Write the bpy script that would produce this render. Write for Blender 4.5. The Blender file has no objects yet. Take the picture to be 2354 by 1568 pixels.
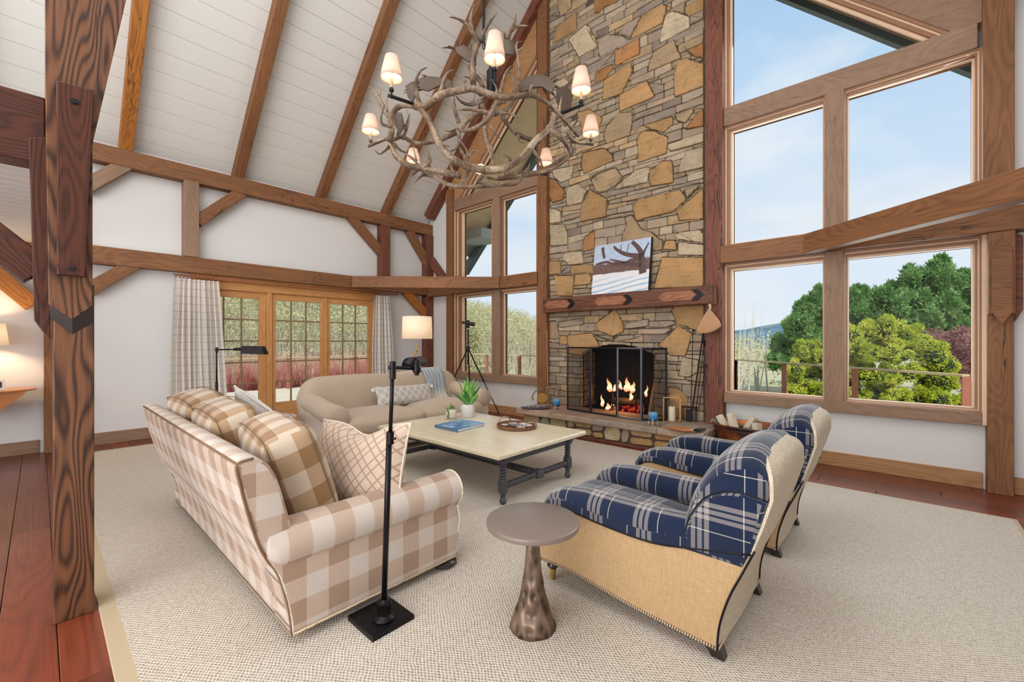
import bpy, bmesh, math, random
import numpy as np
from mathutils import Vector, Matrix, noise as mnoise

random.seed(7); NR = np.random.default_rng(11)
SC = bpy.context.scene
COL = SC.collection
PI = math.pi

# ------------------------------------------------------------------ camera, world, sun, lights, exposure
TH = math.atan(892/984.7); CT, ST = math.cos(TH), math.sin(TH); CH = 1.45; FP = 984.7
cam_d = bpy.data.cameras.new('camera'); cam = bpy.data.objects.new('camera', cam_d); COL.objects.link(cam)
cam_d.sensor_width = 36; cam_d.lens = 36*FP/2354; cam_d.clip_end = 2000; cam_d.clip_start = 0.05
cam.location = (0, 0, CH); cam.rotation_euler = (PI/2, 0, TH)
SC.camera = cam
SC.view_settings.view_transform = 'Standard'; SC.view_settings.look = 'None'
SC.view_settings.gamma = 1; SC.view_settings.use_curve_mapping = False
SC.view_settings.exposure = 0.20
cy = SC.cycles
cy.use_denoising = True; cy.max_bounces = 7; cy.diffuse_bounces = 4; cy.glossy_bounces = 3
cy.transparent_max_bounces = 10; cy.transmission_bounces = 4; cy.sample_clamp_indirect = 8
cy.caustics_reflective = False; cy.caustics_refractive = False

def srgb(h):
    h = h.lstrip('#'); c = [int(h[i:i+2], 16)/255 for i in (0, 2, 4)]
    return tuple((x/12.92 if x <= .04045 else ((x+.055)/1.055)**2.4) for x in c) + (1,)

w = bpy.data.worlds.new('sky'); SC.world = w; w.use_nodes = True
nt = w.node_tree; N = nt.nodes; L = nt.links; N.clear()
out = N.new('ShaderNodeOutputWorld'); bg = N.new('ShaderNodeBackground')
tc = N.new('ShaderNodeTexCoord'); sep = N.new('ShaderNodeSeparateXYZ'); L.new(tc.outputs['Generated'], sep.inputs[0])
rp = N.new('ShaderNodeValToRGB'); L.new(sep.outputs['Z'], rp.inputs[0])
e = rp.color_ramp.elements
e[0].position = 0.0; e[0].color = srgb('#e2e9f3'); e[1].position = 0.75; e[1].color = srgb('#92bde8')
x = e.new(0.18); x.color = srgb('#d6e3f4'); x = e.new(0.45); x.color = srgb('#bbd5f1')
mp = N.new('ShaderNodeMapping'); mp.inputs['Scale'].default_value = (1.4, 1.4, 3.2); L.new(tc.outputs['Generated'], mp.inputs[0])
n1 = N.new('ShaderNodeTexNoise'); n1.inputs['Scale'].default_value = 2.1; n1.inputs['Detail'].default_value = 7; n1.inputs['Roughness'].default_value = .55
L.new(mp.outputs[0], n1.inputs['Vector'])
cr = N.new('ShaderNodeValToRGB'); cr.color_ramp.elements[0].position = .40; cr.color_ramp.elements[1].position = .62
L.new(n1.outputs['Fac'], cr.inputs[0])
mx = N.new('ShaderNodeMix'); mx.data_type = 'RGBA'; L.new(cr.outputs[0], mx.inputs['Factor']); L.new(rp.outputs[0], mx.inputs['A']); mx.inputs['B'].default_value = srgb('#e6ebf3')
L.new(mx.outputs['Result'], bg.inputs[0]); bg.inputs[1].default_value = .93; L.new(bg.outputs[0], out.inputs[0])

def light(name, kind, loc, energy, color=(1, 1, 1), **k):
    d = bpy.data.lights.new(name, kind); o = bpy.data.objects.new(name, d); COL.objects.link(o)
    o.location = loc; d.energy = energy; d.color = color
    for a, b in k.items():
        if a == 'aim':
            o.rotation_euler = (Vector(b)-Vector(loc)).to_track_quat('-Z', 'Y').to_euler()
        else: setattr(d, a, b)
    return o
light('sun', 'SUN', (10, -10, 30), 3.4, (1, .95, .86), angle=.02, aim=(3.2, 0, 20.5))
light('room_light_back', 'AREA', (-2.8, -3.6, 2.9), 330, (1, .985, .965), shape='RECTANGLE', size=8.5, size_y=4.0, aim=(-3.6, 5, 2.6))  # added soft fill behind the viewer, not a lamp of the room
light('room_light_high', 'AREA', (-2.2, 0.0, 6.6), 215, (1, 1, 1), shape='RECTANGLE', size=5, size_y=5, aim=(-5.0, 3.6, .2))  # added overhead fill to lift the interior, no fixture hangs here
light('window_light_gable', 'AREA', (-0.6, 6.75, 3.2), 150, (.93, .97, 1), shape='RECTANGLE', size=2.4, size_y=4.6, aim=(-2.0, 0, 1.0))  # unseen panel added outside the glass to boost the daylight
light('ceiling_wash', 'AREA', (-1.0, -2.6, 1.1), 110, (.97, .985, 1), shape='RECTANGLE', size=4, size_y=3, aim=(-5.5, 2.6, 6.6))  # added fill behind the viewer that brightens the boarded slope

# ------------------------------------------------------------------ helpers
def ray(u, v):
    t = (u-1177)/FP; q = (v-784)/FP
    return (t*CT-ST, t*ST+CT, -q)
def onZ(u, v, z=0.):
    a = ray(u, v); k = (z-CH)/a[2]; return Vector((a[0]*k, a[1]*k, z))
def onY(u, v, y):
    a = ray(u, v); k = y/a[1]; return Vector((a[0]*k, y, CH+a[2]*k))
def onX(u, v, x):
    a = ray(u, v); k = x/a[0]; return Vector((x, a[1]*k, CH+a[2]*k))
def onD(u, v, d):
    a = ray(u, v); return Vector((a[0]*d, a[1]*d, CH+a[2]*d))

WM = {}
def put(o, parent=None, M=None):
    M = M or Matrix()
    COL.objects.link(o)
    if parent:
        o.parent = parent; o.matrix_parent_inverse = WM[parent.name].inverted()
    o.matrix_basis = M; WM[o.name] = M.copy()
    return o
def tag(o, label=None, cat=None, group=None, kind=None):
    if label: o['label'] = label
    if cat: o['category'] = cat
    if group: o['group'] = group
    if kind: o['kind'] = kind
    return o
def thing(name, label, cat, loc=(0, 0, 0), group=None, kind=None):
    o = bpy.data.objects.new(name, None); o.empty_display_size = .1
    put(o, None, Matrix.Translation(loc)); return tag(o, label, cat, group, kind)
def dup(o, parent, M=None, top=True):
    c = o.copy(); COL.objects.link(c)
    if parent: c.parent = parent; c.matrix_parent_inverse = o.matrix_parent_inverse.copy()
    if top and M is not None: c.matrix_basis = M
    WM[c.name] = c.matrix_basis.copy()
    for ch in o.children: dup(ch, c, top=False)
    return c

class MB:
    def __init__(s): s.v = []; s.f = []; s.uv = []; s.hasuv = False
    def add(s, vs, fs, uvs=None):
        b = len(s.v); s.v += [tuple(p) for p in vs]
        for i, f in enumerate(fs):
            s.f.append([b+k for k in f]); s.uv.append(uvs[i] if uvs else None)
        if uvs: s.hasuv = True
        return s
    def hexa(s, p):     # 8 points: 4 bottom ccw, 4 top ccw
        return s.add(p, [(3, 2, 1, 0), (4, 5, 6, 7), (0, 1, 5, 4), (1, 2, 6, 5), (2, 3, 7, 6), (3, 0, 4, 7)])
    def box(s, a, b):
        x0, x1 = sorted((a[0], b[0])); y0, y1 = sorted((a[1], b[1])); z0, z1 = sorted((a[2], b[2]))
        return s.hexa([(x0, y0, z0), (x1, y0, z0), (x1, y1, z0), (x0, y1, z0), (x0, y0, z1), (x1, y0, z1), (x1, y1, z1), (x0, y1, z1)])
    def loft(s, rings, cap=True, closed=True, uv=False, u0=0.0, v0=0.0):
        n = len(rings[0]); vs = [Vector(p) for r in rings for p in r]; fs = []; us = []
        mid = rings[len(rings)//2]; arc = [0.]
        for k in range(n): arc.append(arc[-1]+(Vector(mid[(k+1) % n])-Vector(mid[k])).length)
        cen = [sum((Vector(p) for p in r), Vector())/n for r in rings]; d = [0.]
        for k in range(1, len(rings)): d.append(d[-1]+max((cen[k]-cen[k-1]).length, (Vector(rings[k][0])-Vector(rings[k-1][0])).length*.9))
        m = n if closed else n-1
        for i in range(len(rings)-1):
            for k in range(m):
                k2 = (k+1) % n
                fs.append((i*n+k, i*n+k2, (i+1)*n+k2, (i+1)*n+k))
                us.append([(u0+arc[k], v0+d[i]), (u0+arc[k+1], v0+d[i]), (u0+arc[k+1], v0+d[i+1]), (u0+arc[k], v0+d[i+1])])
        if cap and closed:
            for ri, rev in ((0, True), (len(rings)-1, False)):
                idx = [ri*n+k for k in range(n)]
                if rev: idx = idx[::-1]
                fs.append(tuple(idx)); 
                ax = (Vector(rings[-1][0])-Vector(rings[0][0]))
                a = max(range(3), key=lambda q: abs(ax[q])); o2 = [q for q in range(3) if q != a]
                us.append([(vs[q][o2[0]], vs[q][o2[1]]) for q in idx])
        return s.add(vs, fs, us if uv else None)
    def tube(s, pts, rad, seg=10, cap=True, flat=None, uv=False):
        pts = [Vector(p) for p in pts]; n = len(pts)
        if not hasattr(rad, '__len__'): rad = [rad]*n
        rings = []; up = None
        for i, p in enumerate(pts):
            t = (pts[min(i+1, n-1)]-pts[max(i-1, 0)]).normalized()
            if up is None: up = Vector((0, 0, 1)) if abs(t.z) < .9 else Vector((1, 0, 0))
            a = t.cross(up)
            if a.length < 1e-4: a = t.cross(Vector((0, 1, 0)))
            a.normalize(); b = a.cross(t).normalized(); up = b
            rr = rad[i]; ra, rb = (rr, rr) if flat is None else (rr*flat[0], rr*flat[1])
            rings.append([p+a*math.cos(2*PI*k/seg)*ra+b*math.sin(2*PI*k/seg)*rb for k in range(seg)])
        return s.loft(rings, cap, uv=uv)
    def lathe(s, prof, c=(0, 0, 0), seg=20, cap=True, axis='z'):
        c = Vector(c); rings = []
        for r, h in prof:
            ring = []
            for k in range(seg):
                a = 2*PI*k/seg; q = (math.cos(a)*r, math.sin(a)*r, h)
                if axis == 'x': q = (h, q[0], q[1])
                if axis == 'y': q = (q[1], h, q[0])
                ring.append(c+Vector(q))
            rings.append(ring)
        return s.loft(rings, cap)
    def prism(s, poly, lo, hi, axis='y', uv=False):
        def P(a, h):
            return {'y': (a[0], h, a[1]), 'x': (h, a[0], a[1]), 'z': (a[0], a[1], h)}[axis]
        return s.loft([[P(a, lo) for a in poly], [P(a, hi) for a in poly]], True, uv=uv)
    def build(s, name, m, parent=None, smooth=False, bevel=0, M=None, tint=None, kind=None, subsurf=0, seg=2):
        me = bpy.data.meshes.new(name); me.from_pydata(s.v, [], s.f)
        if s.hasuv:
            ul = me.uv_layers.new(name='UVMap'); i = 0
            for pi, p in enumerate(me.polygons):
                u = s.uv[pi]
                for k in range(p.loop_total): ul.data[p.loop_start+k].uv = u[k] if u else (0, 0)
        me.validate(); 
        bm = bmesh.new(); bm.from_mesh(me); bmesh.ops.recalc_face_normals(bm, faces=bm.faces)
        bm.to_mesh(me); bm.free()
        if m: me.materials.append(m)
        if smooth:
            me.shade_smooth() if smooth is True else me.shade_smooth()
        o = bpy.data.objects.new(name, me); put(o, parent, M)
        if smooth == 'auto' or bevel:
            pass
        if bevel:
            md = o.modifiers.new('bevel', 'BEVEL'); md.width = bevel; md.segments = seg; md.limit_method = 'ANGLE'; md.angle_limit = .6
        if subsurf:
            md = o.modifiers.new('sub', 'SUBSURF'); md.levels = subsurf; md.render_levels = subsurf
        if smooth == 'auto':
            me.set_sharp_from_angle(angle=.7)
        if tint: o.color = (*tint[:3], 1)
        if kind: o['kind'] = kind
        return o

def inset_ring(poly, d):
    n = len(poly); out = []
    A = sum(poly[i][0]*poly[(i+1) % n][1]-poly[(i+1) % n][0]*poly[i][1] for i in range(n))
    sg = 1 if A > 0 else -1
    for i in range(n):
        p0, p1, p2 = Vector(poly[i-1]), Vector(poly[i]), Vector(poly[(i+1) % n])
        a = (p1-p0); b = (p2-p1)
        na = Vector((-a.y, a.x)); nb = Vector((-b.y, b.x))
        nn = (na.normalized() if na.length else na)+(nb.normalized() if nb.length else nb)
        if nn.length > 1e-6: nn.normalize()
        out.append((p1.x+nn.x*d*sg, p1.y+nn.y*d*sg))
    return out
def resample(poly, n=40, closed=True, smooth=0):
    P = [Vector(p) for p in poly]
    if closed: P.append(P[0])
    for _ in range(smooth):
        Q = []
        for i in range(len(P)-1): Q += [P[i]*.75+P[i+1]*.25, P[i]*.25+P[i+1]*.75]
        if closed: Q.append(Q[0])
        else: Q = [P[0]]+Q+[P[-1]]
        P = Q
    d = [0.]
    for i in range(len(P)-1): d.append(d[-1]+(P[i+1]-P[i]).length)
    out = []; j = 0; m = n if closed else n-1
    for k in range(n):
        t = d[-1]*k/m
        while j < len(P)-2 and d[j+1] < t: j += 1
        f = (t-d[j])/max(d[j+1]-d[j], 1e-9); out.append(P[j].lerp(P[j+1], min(max(f, 0), 1)))
    return out
def spline(pts, k=5):
    P = [Vector(p) for p in pts]; P = [P[0]*2-P[1]]+P+[P[-1]*2-P[-2]]; out = []
    for i in range(1, len(P)-2):
        for j in range(k):
            t = j/k; a, b, c, d = P[i-1], P[i], P[i+1], P[i+2]
            out.append(.5*((2*b)+(c-a)*t+(2*a-5*b+4*c-d)*t*t+(3*b-a-3*c+d)*t**3))
    out.append(P[-2]); return out
def soft_prism(mb, poly, lo, hi, axis='y', r=.03, n=48, smooth=2, uv=True, v0=0, bulge=0, ns=9):
    """profile extruded along an axis, ends rounded by radius r"""
    prof = [tuple(p) for p in resample(poly, n, True, smooth)]
    sec = []
    for k in range(5):
        a = k/4*PI/2; sec.append((lo+r*(1-math.sin(a)) if False else lo+r*(1-math.cos(a)), r*(1-math.sin(a))))
    mid = [(lo+r+(hi-lo-2*r)*k/ns, -bulge*math.sin(PI*k/ns)) for k in range(1, ns)]
    sec = sec+mid+[(hi-(q[0]-lo), q[1]) for q in sec[::-1]]
    rings = []
    for h, ins in sec:
        pr = inset_ring(prof, ins) if abs(ins) > 1e-5 else prof
        rings.append([{'y': (a[0], h, a[1]), 'x': (h, a[0], a[1]), 'z': (a[0], a[1], h)}[axis] for a in pr])
    return mb.loft(rings, True, uv=uv, v0=v0)
def rbox(mb, size, M, r=.04, crown=.03, n=10, sag=0, seed=0, wob=.0):
    """rounded, crowned cushion box; box-mapped uv in metres"""
    hx, hy, hz = [q/2 for q in size]
    faces = []; verts = []; idx = {}
    def vert(p):
        k = (round(p[0], 5), round(p[1], 5), round(p[2], 5))
        if k in idx: return idx[k]
        q = Vector((p[0]*hx, p[1]*hy, p[2]*hz)); rr = min(r, hx, hy, hz)
        c = Vector((max(-hx+rr, min(hx-rr, q.x)), max(-hy+rr, min(hy-rr, q.y)), max(-hz+rr, min(hz-rr, q.z))))
        d = q-c
        if d.length > 1e-9: q = c+d.normalized()*rr
        for ax in range(3):
            o = [z for z in range(3) if z != ax]
            g = (1-min(1, abs(p[o[0]]))**2)*(1-min(1, abs(p[o[1]]))**2)
            q[ax] += crown*g*p[ax]*(1 if size[ax] <= min(size)+1e-6 else .45)
        if wob:
            nv = mnoise.noise_vector(Vector((q.x*5+seed*7.3, q.y*5, q.z*5))); q += nv*wob
        if sag: q.z -= sag*(1-p[0]**2)*(p[1]**2 if False else 1)*max(0, p[2])
        idx[k] = len(verts); verts.append(q); return idx[k]
    us = []
    for ax in range(3):
        o = [z for z in range(3) if z != ax]
        for sgn in (-1, 1):
            for i in range(n):
                for j in range(n):
                    f = []
                    for (a, b) in ((i, j), (i+1, j), (i+1, j+1), (i, j+1)):
                        p = [0, 0, 0]; p[ax] = sgn; p[o[0]] = -1+2*a/n; p[o[1]] = -1+2*b/n
                        f.append(vert(p))
                    faces.append(tuple(f))
                    m = [0.5, .5, .5]
                    us.append([(verts[q][o[0]]+hx*1.3, verts[q][o[1]]+hz*1.7) for q in f])
    mb.add([M @ p for p in verts], faces, us); return mb
def pillow(mb, w_, h_, t, M, n=14, pinch=.06, seed=0, e=2.2, dip=0):
    for sgn in (1, -1):
        vs = []; fs = []; us = []
        for i in range(n+1):
            for j in range(n+1):
                u = -1+2*i/n; v = -1+2*j/n
                z = t/2*((1-abs(u)**e)*(1-abs(v)**e))**.5
                x = u*w_/2*(1-pinch*(1-v*v)); y = v*h_/2*(1-pinch*(1-u*u))-dip*math.exp(-((u-.1)/.38)**2)*max(0, v)**2
                z += .012*mnoise.noise(Vector((u*2+seed, v*2, sgn)))*(1-u*u)*(1-v*v)
                vs.append(M @ Vector((x, y, sgn*z)))
        for i in range(n):
            for j in range(n):
                a = i*(n+1)+j; f = (a, a+n+1, a+n+2, a+1); fs.append(f if sgn > 0 else f[::-1])
                q = [(i, j), (i+1, j), (i+1, j+1), (i, j+1)]
                if sgn < 0: q = q[::-1]
                us.append([(a_/n*w_, b_/n*h_) for a_, b_ in q])
        mb.add(vs, fs, us)
    return mb
def frame_M(origin, xdir, zdir):
    x = Vector(xdir).normalized(); z = Vector(zdir); z = (z-x*z.dot(x)).normalized(); y = z.cross(x)
    M = Matrix((x, y, z)).transposed().to_4x4(); M.translation = Vector(origin); return M

# ------------------------------------------------------------------ materials
class NG:
    def __init__(s, name):
        s.m = bpy.data.materials.new(name); s.m.use_nodes = True; s.t = s.m.node_tree; s.t.nodes.clear()
        s.o = s.n('ShaderNodeOutputMaterial')
    def n(s, ty, ins=None, **k):
        nd = s.t.nodes.new(ty)
        for a, b in k.items(): setattr(nd, a, b)
        for a, b in (ins or {}).items(): s.i(nd, a, b)
        return nd
    def i(s, nd, a, b):
        if isinstance(b, bpy.types.NodeSocket): s.t.links.new(b, nd.inputs[a])
        elif isinstance(b, bpy.types.Node): s.t.links.new(b.outputs[0], nd.inputs[a])
        else:
            try: nd.inputs[a].default_value = b
            except Exception: nd.inputs[a].default_value = (*b, 1) if len(b) == 3 else b[:3]
    def math(s, op, a, b=0., c=None):
        q = {0: a, 1: b}
        if c is not None: q[2] = c
        return s.n('ShaderNodeMath', q, operation=op).outputs[0]
    def mix(s, f, a, b, mode='MIX'):
        nd = s.n('ShaderNodeMix', data_type='RGBA', blend_type=mode)
        s.i(nd, 0, f); s.i(nd, 6, a); s.i(nd, 7, b); return nd.outputs[2]
    def ramp(s, f, els, interp='LINEAR'):
        nd = s.n('ShaderNodeValToRGB', {0: f}); r = nd.color_ramp; r.interpolation = interp
        while len(r.elements) > 1: r.elements.remove(r.elements[-1])
        r.elements[0].position = els[0][0]; r.elements[0].color = els[0][1] if len(els[0][1]) == 4 else (*els[0][1], 1)
        for p, c in els[1:]:
            x = r.elements.new(p); x.color = c if len(c) == 4 else (*c, 1)
        return nd.outputs[0]
    def bump(s, h, st=.3, d=.01):
        return s.n('ShaderNodeBump', {'Strength': st, 'Distance': d, 'Height': h}).outputs[0]
    def end(s, col, rough=.6, metal=0., bump=None, spec=.5, sheen=0, trans=0, coat=0, alpha=None):
        p = s.n('ShaderNodeBsdfPrincipled', {'Base Color': col, 'Roughness': rough, 'Metallic': metal, 'Specular IOR Level': spec})
        if sheen: p.inputs['Sheen Weight'].default_value = sheen
        if coat: p.inputs['Coat Weight'].default_value = coat; p.inputs['Coat Roughness'].default_value = .15
        if bump is not None: s.i(p, 'Normal', bump)
        if trans: p.inputs['Transmission Weight'].default_value = trans
        if alpha is not None: p.inputs['Alpha'].default_value = alpha
        s.t.links.new(p.outputs[0], s.o.inputs[0]); return s.m
def V(v): return (v, v, v, 1)
def tex(g, kind='Object', scale=(1, 1, 1), off=None):
    c = g.n('ShaderNodeTexCoord').outputs[kind]
    if off is not None: c = g.n('ShaderNodeVectorMath', {0: c, 1: off}, operation='ADD').outputs[0]
    return g.n('ShaderNodeMapping', {0: c, 'Scale': scale}).outputs[0]
def simple(name, col, rough=.5, metal=0., spec=.5, bump=0, bscale=60, var=.0, vscale=8, sheen=0, coat=0):
    g = NG(name); c = srgb(col) if isinstance(col, str) else col
    b = None
    if var:
        nz = g.n('ShaderNodeTexNoise', {'Vector': tex(g), 'Scale': vscale, 'Detail': 5}).outputs[0]
        c = g.mix(nz, tuple(q*(1-var) for q in c[:3])+(1,), tuple(min(1, q*(1+var)) for q in c[:3])+(1,))
    if bump:
        nz = g.n('ShaderNodeTexNoise', {'Vector': tex(g), 'Scale': bscale, 'Detail': 4}).outputs[0]; b = g.bump(nz, bump, .01)
    return g.end(c, rough, metal, b, spec, sheen, coat=coat)
def wood(name, dark, light, ring=1.0, streak=.5, rough=.55, contrast=.5, along='x', coat=0, glaze=None, crack=.85):
    """grain runs along the local x axis of a beam"""
    g = NG(name)
    oi = g.n('ShaderNodeObjectInfo'); rnd = g.math('MULTIPLY', oi.outputs['Random'], 37.)
    off = g.n('ShaderNodeCombineXYZ', {0: rnd, 1: g.math('MULTIPLY', rnd, .13), 2: g.math('MULTIPLY', rnd, .07)}).outputs[0]
    ax = {'x': (1, 9, 9), 'y': (9, 1, 9), 'z': (9, 9, 1)}[along]
    v = tex(g, 'Object', tuple(.9 if q == 1 else 5. for q in ax), off)
    base = g.n('ShaderNodeTexNoise', {'Vector': v, 'Scale': 1.0*ring, 'Detail': 1.5, 'Roughness': .4}).outputs[0]
    ad = tex(g, 'Object', tuple(.10 if q == 1 else 2.2 for q in ax), off)
    sp = g.n('ShaderNodeSeparateXYZ', {0: ad})
    s1 = g.math('ADD', sp.outputs[0], g.math('ADD', sp.outputs[1], sp.outputs[2]))
    ph = g.math('ADD', g.math('MULTIPLY', base, 130.), g.math('MULTIPLY', s1, 12.*ring))
    wv = g.math('MULTIPLY_ADD', g.math('SINE', ph), .5, .5)
    wv = g.math('POWER', wv, 1.6)
    st = g.n('ShaderNodeTexNoise', {'Vector': tex(g, 'Object', tuple(2.5 if q == 1 else 70. for q in ax), off), 'Scale': 1., 'Detail': 6, 'Roughness': .65}).outputs[0]
    big = g.n('ShaderNodeTexNoise', {'Vector': tex(g, 'Object', tuple(.8 if q == 1 else 3. for q in ax), off), 'Scale': 1.3, 'Detail': 3}).outputs[0]
    f = g.math('ADD', g.math('MULTIPLY', wv, contrast), g.math('MULTIPLY', st, streak))
    f = g.math('ADD', f, g.math('MULTIPLY_ADD', big, .5, -.25))
    c = g.mix(g.n('ShaderNodeClamp', {0: f}).outputs[0], srgb(light), srgb(dark))
    ck = g.n('ShaderNodeTexNoise', {'Vector': tex(g, 'Object', tuple(.55 if q == 1 else 7. for q in ax), off), 'Scale': 1., 'Detail': 4, 'Roughness': .6}).outputs[0]
    ck = g.math('ABSOLUTE', g.math('SUBTRACT', ck, .5)); ck = g.ramp(ck, [(.003, V(1)), (.010, V(0))])
    msk = g.n('ShaderNodeTexNoise', {'Vector': tex(g, 'Object', tuple(.5 if q == 1 else 2. for q in ax), off), 'Scale': 1., 'Detail': 1}).outputs[0]
    ck = g.math('MULTIPLY', ck, g.ramp(msk, [(.5, V(0)), (.58, V(crack))]))
    c = g.mix(ck, c, srgb('#24150d'))
    c = g.mix(1.0, c, oi.outputs['Color'], 'MULTIPLY')
    b = g.bump(g.math('SUBTRACT', g.math('ADD', st, g.math('MULTIPLY', wv, .4)), ck), .3, .005)
    return g.end(c, rough, 0, b, .35, coat=coat)

M_beam = wood('oak_timber', '#50321f', '#9a6a45', .8, .75, .6, .2)
M_amber = wood('amber_timber', '#7a4317', '#c07f3c', .8, .7, .55, .28)
M_red = wood('red_brown_timber', '#42201a', '#8a5440', .8, .7, .6, .28)
M_post = wood('dark_ringed_oak', '#2a170f', '#7e5236', 1.0, .55, .5, .62)
M_dark = wood('dark_stained_board', '#1c0c08', '#552a19', 1.0, .5, .42, .4)
M_mull = wood('pale_oak_mullion', '#6a4f3e', '#9c7f69', .7, .6, .6, .17, crack=.3)
M_trim = wood('honey_oak_trim', '#8b5f3a', '#bd9166', .7, .7, .5, .25, crack=0)
M_fir = wood('golden_fir', '#a96f3c', '#d6a168', .6, .6, .45, .25, crack=0)
M_sash = simple('light_wood_sash', '#dfc1a3', .45, var=.08, vscale=12); M_sashb = simple('brown_wood_sash', '#936a4e', .5, var=.1, vscale=12)
M_floor = wood('red_plank', '#3a150c', '#84402a', .55, .5, .34, .22, coat=.25, crack=0)
M_white = simple('white_plaster', '#dad9d8', .9, spec=.2, var=.015, vscale=2, bump=.05, bscale=30)
M_board = simple('white_painted_board', '#dbdad7', .75, spec=.25, var=.02, vscale=3)
M_gap = simple('board_gap', '#8d8781', .9)
M_mortar = simple('dark_mortar', '#5a4d43', .95, bump=.5, bscale=90, var=.2)
M_black = simple('black_metal', '#17161a', .42, .6, var=.15, vscale=30)
M_iron = simple('wrought_iron', '#1c1b1c', .6, .4, bump=.2)
M_brass = simple('aged_brass', '#b98f4e', .38, .9, var=.15)
M_gold = simple('gold_frame', '#c79a63', .35, .7, var=.1)
M_ebony = simple('ebonised_wood', '#241a19', .28, spec=.5, coat=.3)
M_white_cer = simple('white_ceramic', '#d9d9d6', .35, var=.04, vscale=30, coat=.2)
M_tan = simple('tan_linen', '#baa894', .95, spec=.1, bump=.25, bscale=260, var=.06, vscale=5, sheen=.3)
M_tan2 = simple('pale_ticking', '#c9bcae', .95, spec=.1, bump=.2, bscale=260, sheen=.2)

def m_glass():
    g = NG('clear_glass'); t = g.n('ShaderNodeBsdfTransparent', {0: (.97, .985, .98, 1)}); gl = g.n('ShaderNodeBsdfGlossy', {'Color': (1, 1, 1, 1), 'Roughness': .02})
    lw = g.n('ShaderNodeLayerWeight', {0: .12}); f = g.math('MULTIPLY', lw.outputs['Fresnel'], .55)
    mx = g.n('ShaderNodeMixShader', {0: f, 1: t, 2: gl}); g.t.links.new(mx.outputs[0], g.o.inputs[0]); return g.m
M_glass = m_glass()
def m_stone():
    g = NG('field_stone'); oi = g.n('ShaderNodeObjectInfo')
    off = g.n('ShaderNodeCombineXYZ', {0: g.math('MULTIPLY', oi.outputs['Random'], 50.), 1: 0., 2: g.math('MULTIPLY', oi.outputs['Random'], 31.)}).outputs[0]
    v = tex(g, 'Object', (1, 1, 1), off)
    a = g.n('ShaderNodeTexNoise', {'Vector': v, 'Scale': 4.5, 'Detail': 6, 'Roughness': .6}).outputs[0]
    b = g.n('ShaderNodeTexNoise', {'Vector': v, 'Scale': 45., 'Detail': 5, 'Roughness': .7}).outputs[0]
    v2 = tex(g, 'Object', (3, 3, 22), off); s_ = g.n('ShaderNodeTexNoise', {'Vector': v2, 'Scale': 1.5, 'Detail': 4}).outputs[0]
    f = g.math('ADD', g.math('MULTIPLY', a, .55), g.math('ADD', g.math('MULTIPLY', b, .35), g.math('MULTIPLY', s_, .25)))
    val = g.ramp(f, [(.36, V(.42)), (.50, V(.88)), (.62, V(1.12)), (.76, V(1.45))])
    c = g.mix(1., oi.outputs['Color'], val, 'MULTIPLY')
    a2 = g.n('ShaderNodeTexNoise', {'Vector': v, 'Scale': 9., 'Detail': 7, 'Roughness': .7}).outputs[0]; c = g.mix(g.ramp(a2, [(.5, V(0)), (.64, V(.6))]), c, g.mix(.35, srgb('#857a6c'), c))
    c = g.mix(g.ramp(a2, [(.34, V(.55)), (.42, V(0))]), c, g.mix(.4, srgb('#6b4a30'), c))
    rust = g.ramp(a, [(.55, V(0)), (.68, V(.55))]); c = g.mix(rust, c, g.mix(.5, c, srgb('#b0713a')))
    return g.end(c, .88, 0, g.bump(f, .8, .02), .25)
M_stone = m_stone()
def m_gingham(name, P=.216, c0='#cdc1b7', c1='#c0aa99', c2='#a58a76'):
    g = NG(name); uv = g.n('ShaderNodeTexCoord').outputs['UV']; sp = g.n('ShaderNodeSeparateXYZ', {0: uv})
    def st(s_): return g.math('GREATER_THAN', g.math('FRACT', g.math('DIVIDE', s_, P)), .5)
    a = st(sp.outputs[0]); b = st(sp.outputs[1]); k = g.math('MULTIPLY', g.math('ADD', a, b), .5)
    c = g.ramp(k, [(0, srgb(c0)), (.3, srgb(c1)), (.8, srgb(c2))], 'CONSTANT')
    nz = g.n('ShaderNodeTexNoise', {'Vector': uv, 'Scale': 420., 'Detail': 2}).outputs[0]
    c = g.mix(.18, c, g.ramp(nz, [(.35, V(.25)), (.65, V(1))]), 'MULTIPLY')
    return g.end(c, .95, 0, g.bump(nz, .35, .003), .1, sheen=.25)
M_gingham = m_gingham('beige_gingham')
M_gingham_c = m_gingham('brown_gingham', .216, '#c6b6a4', '#ae9274', '#8f6e4c')
def m_plaid():
    g = NG('navy_plaid'); uv = g.n('ShaderNodeTexCoord').outputs['UV']; sp = g.n('ShaderNodeSeparateXYZ', {0: uv})
    nv, gr, cr_ = srgb('#15233f'), srgb('#a19a97'), srgb('#dfd8ca'); bl = srgb('#24406f')
    P = .272
    band = [(0, nv), (.17, cr_), (.185, nv), (.36, gr), (.43, nv), (.465, gr), (.54, nv), (.575, gr), (.655, nv), (.845, nv)]
    u = g.ramp(g.math('FRACT', g.math('DIVIDE', sp.outputs[0], P)), band, 'CONSTANT')
    v = g.ramp(g.math('FRACT', g.math('DIVIDE', sp.outputs[1], P)), band, 'CONSTANT')
    c = g.mix(.5, u, v)
    nz = g.n('ShaderNodeTexNoise', {'Vector': uv, 'Scale': 380., 'Detail': 2}).outputs[0]
    c = g.mix(.2, c, g.ramp(nz, [(.35, V(.2)), (.65, V(1))]), 'MULTIPLY')
    return g.end(c, .9, 0, g.bump(nz, .4, .003), .15, sheen=.35)
M_plaid = m_plaid()
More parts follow.
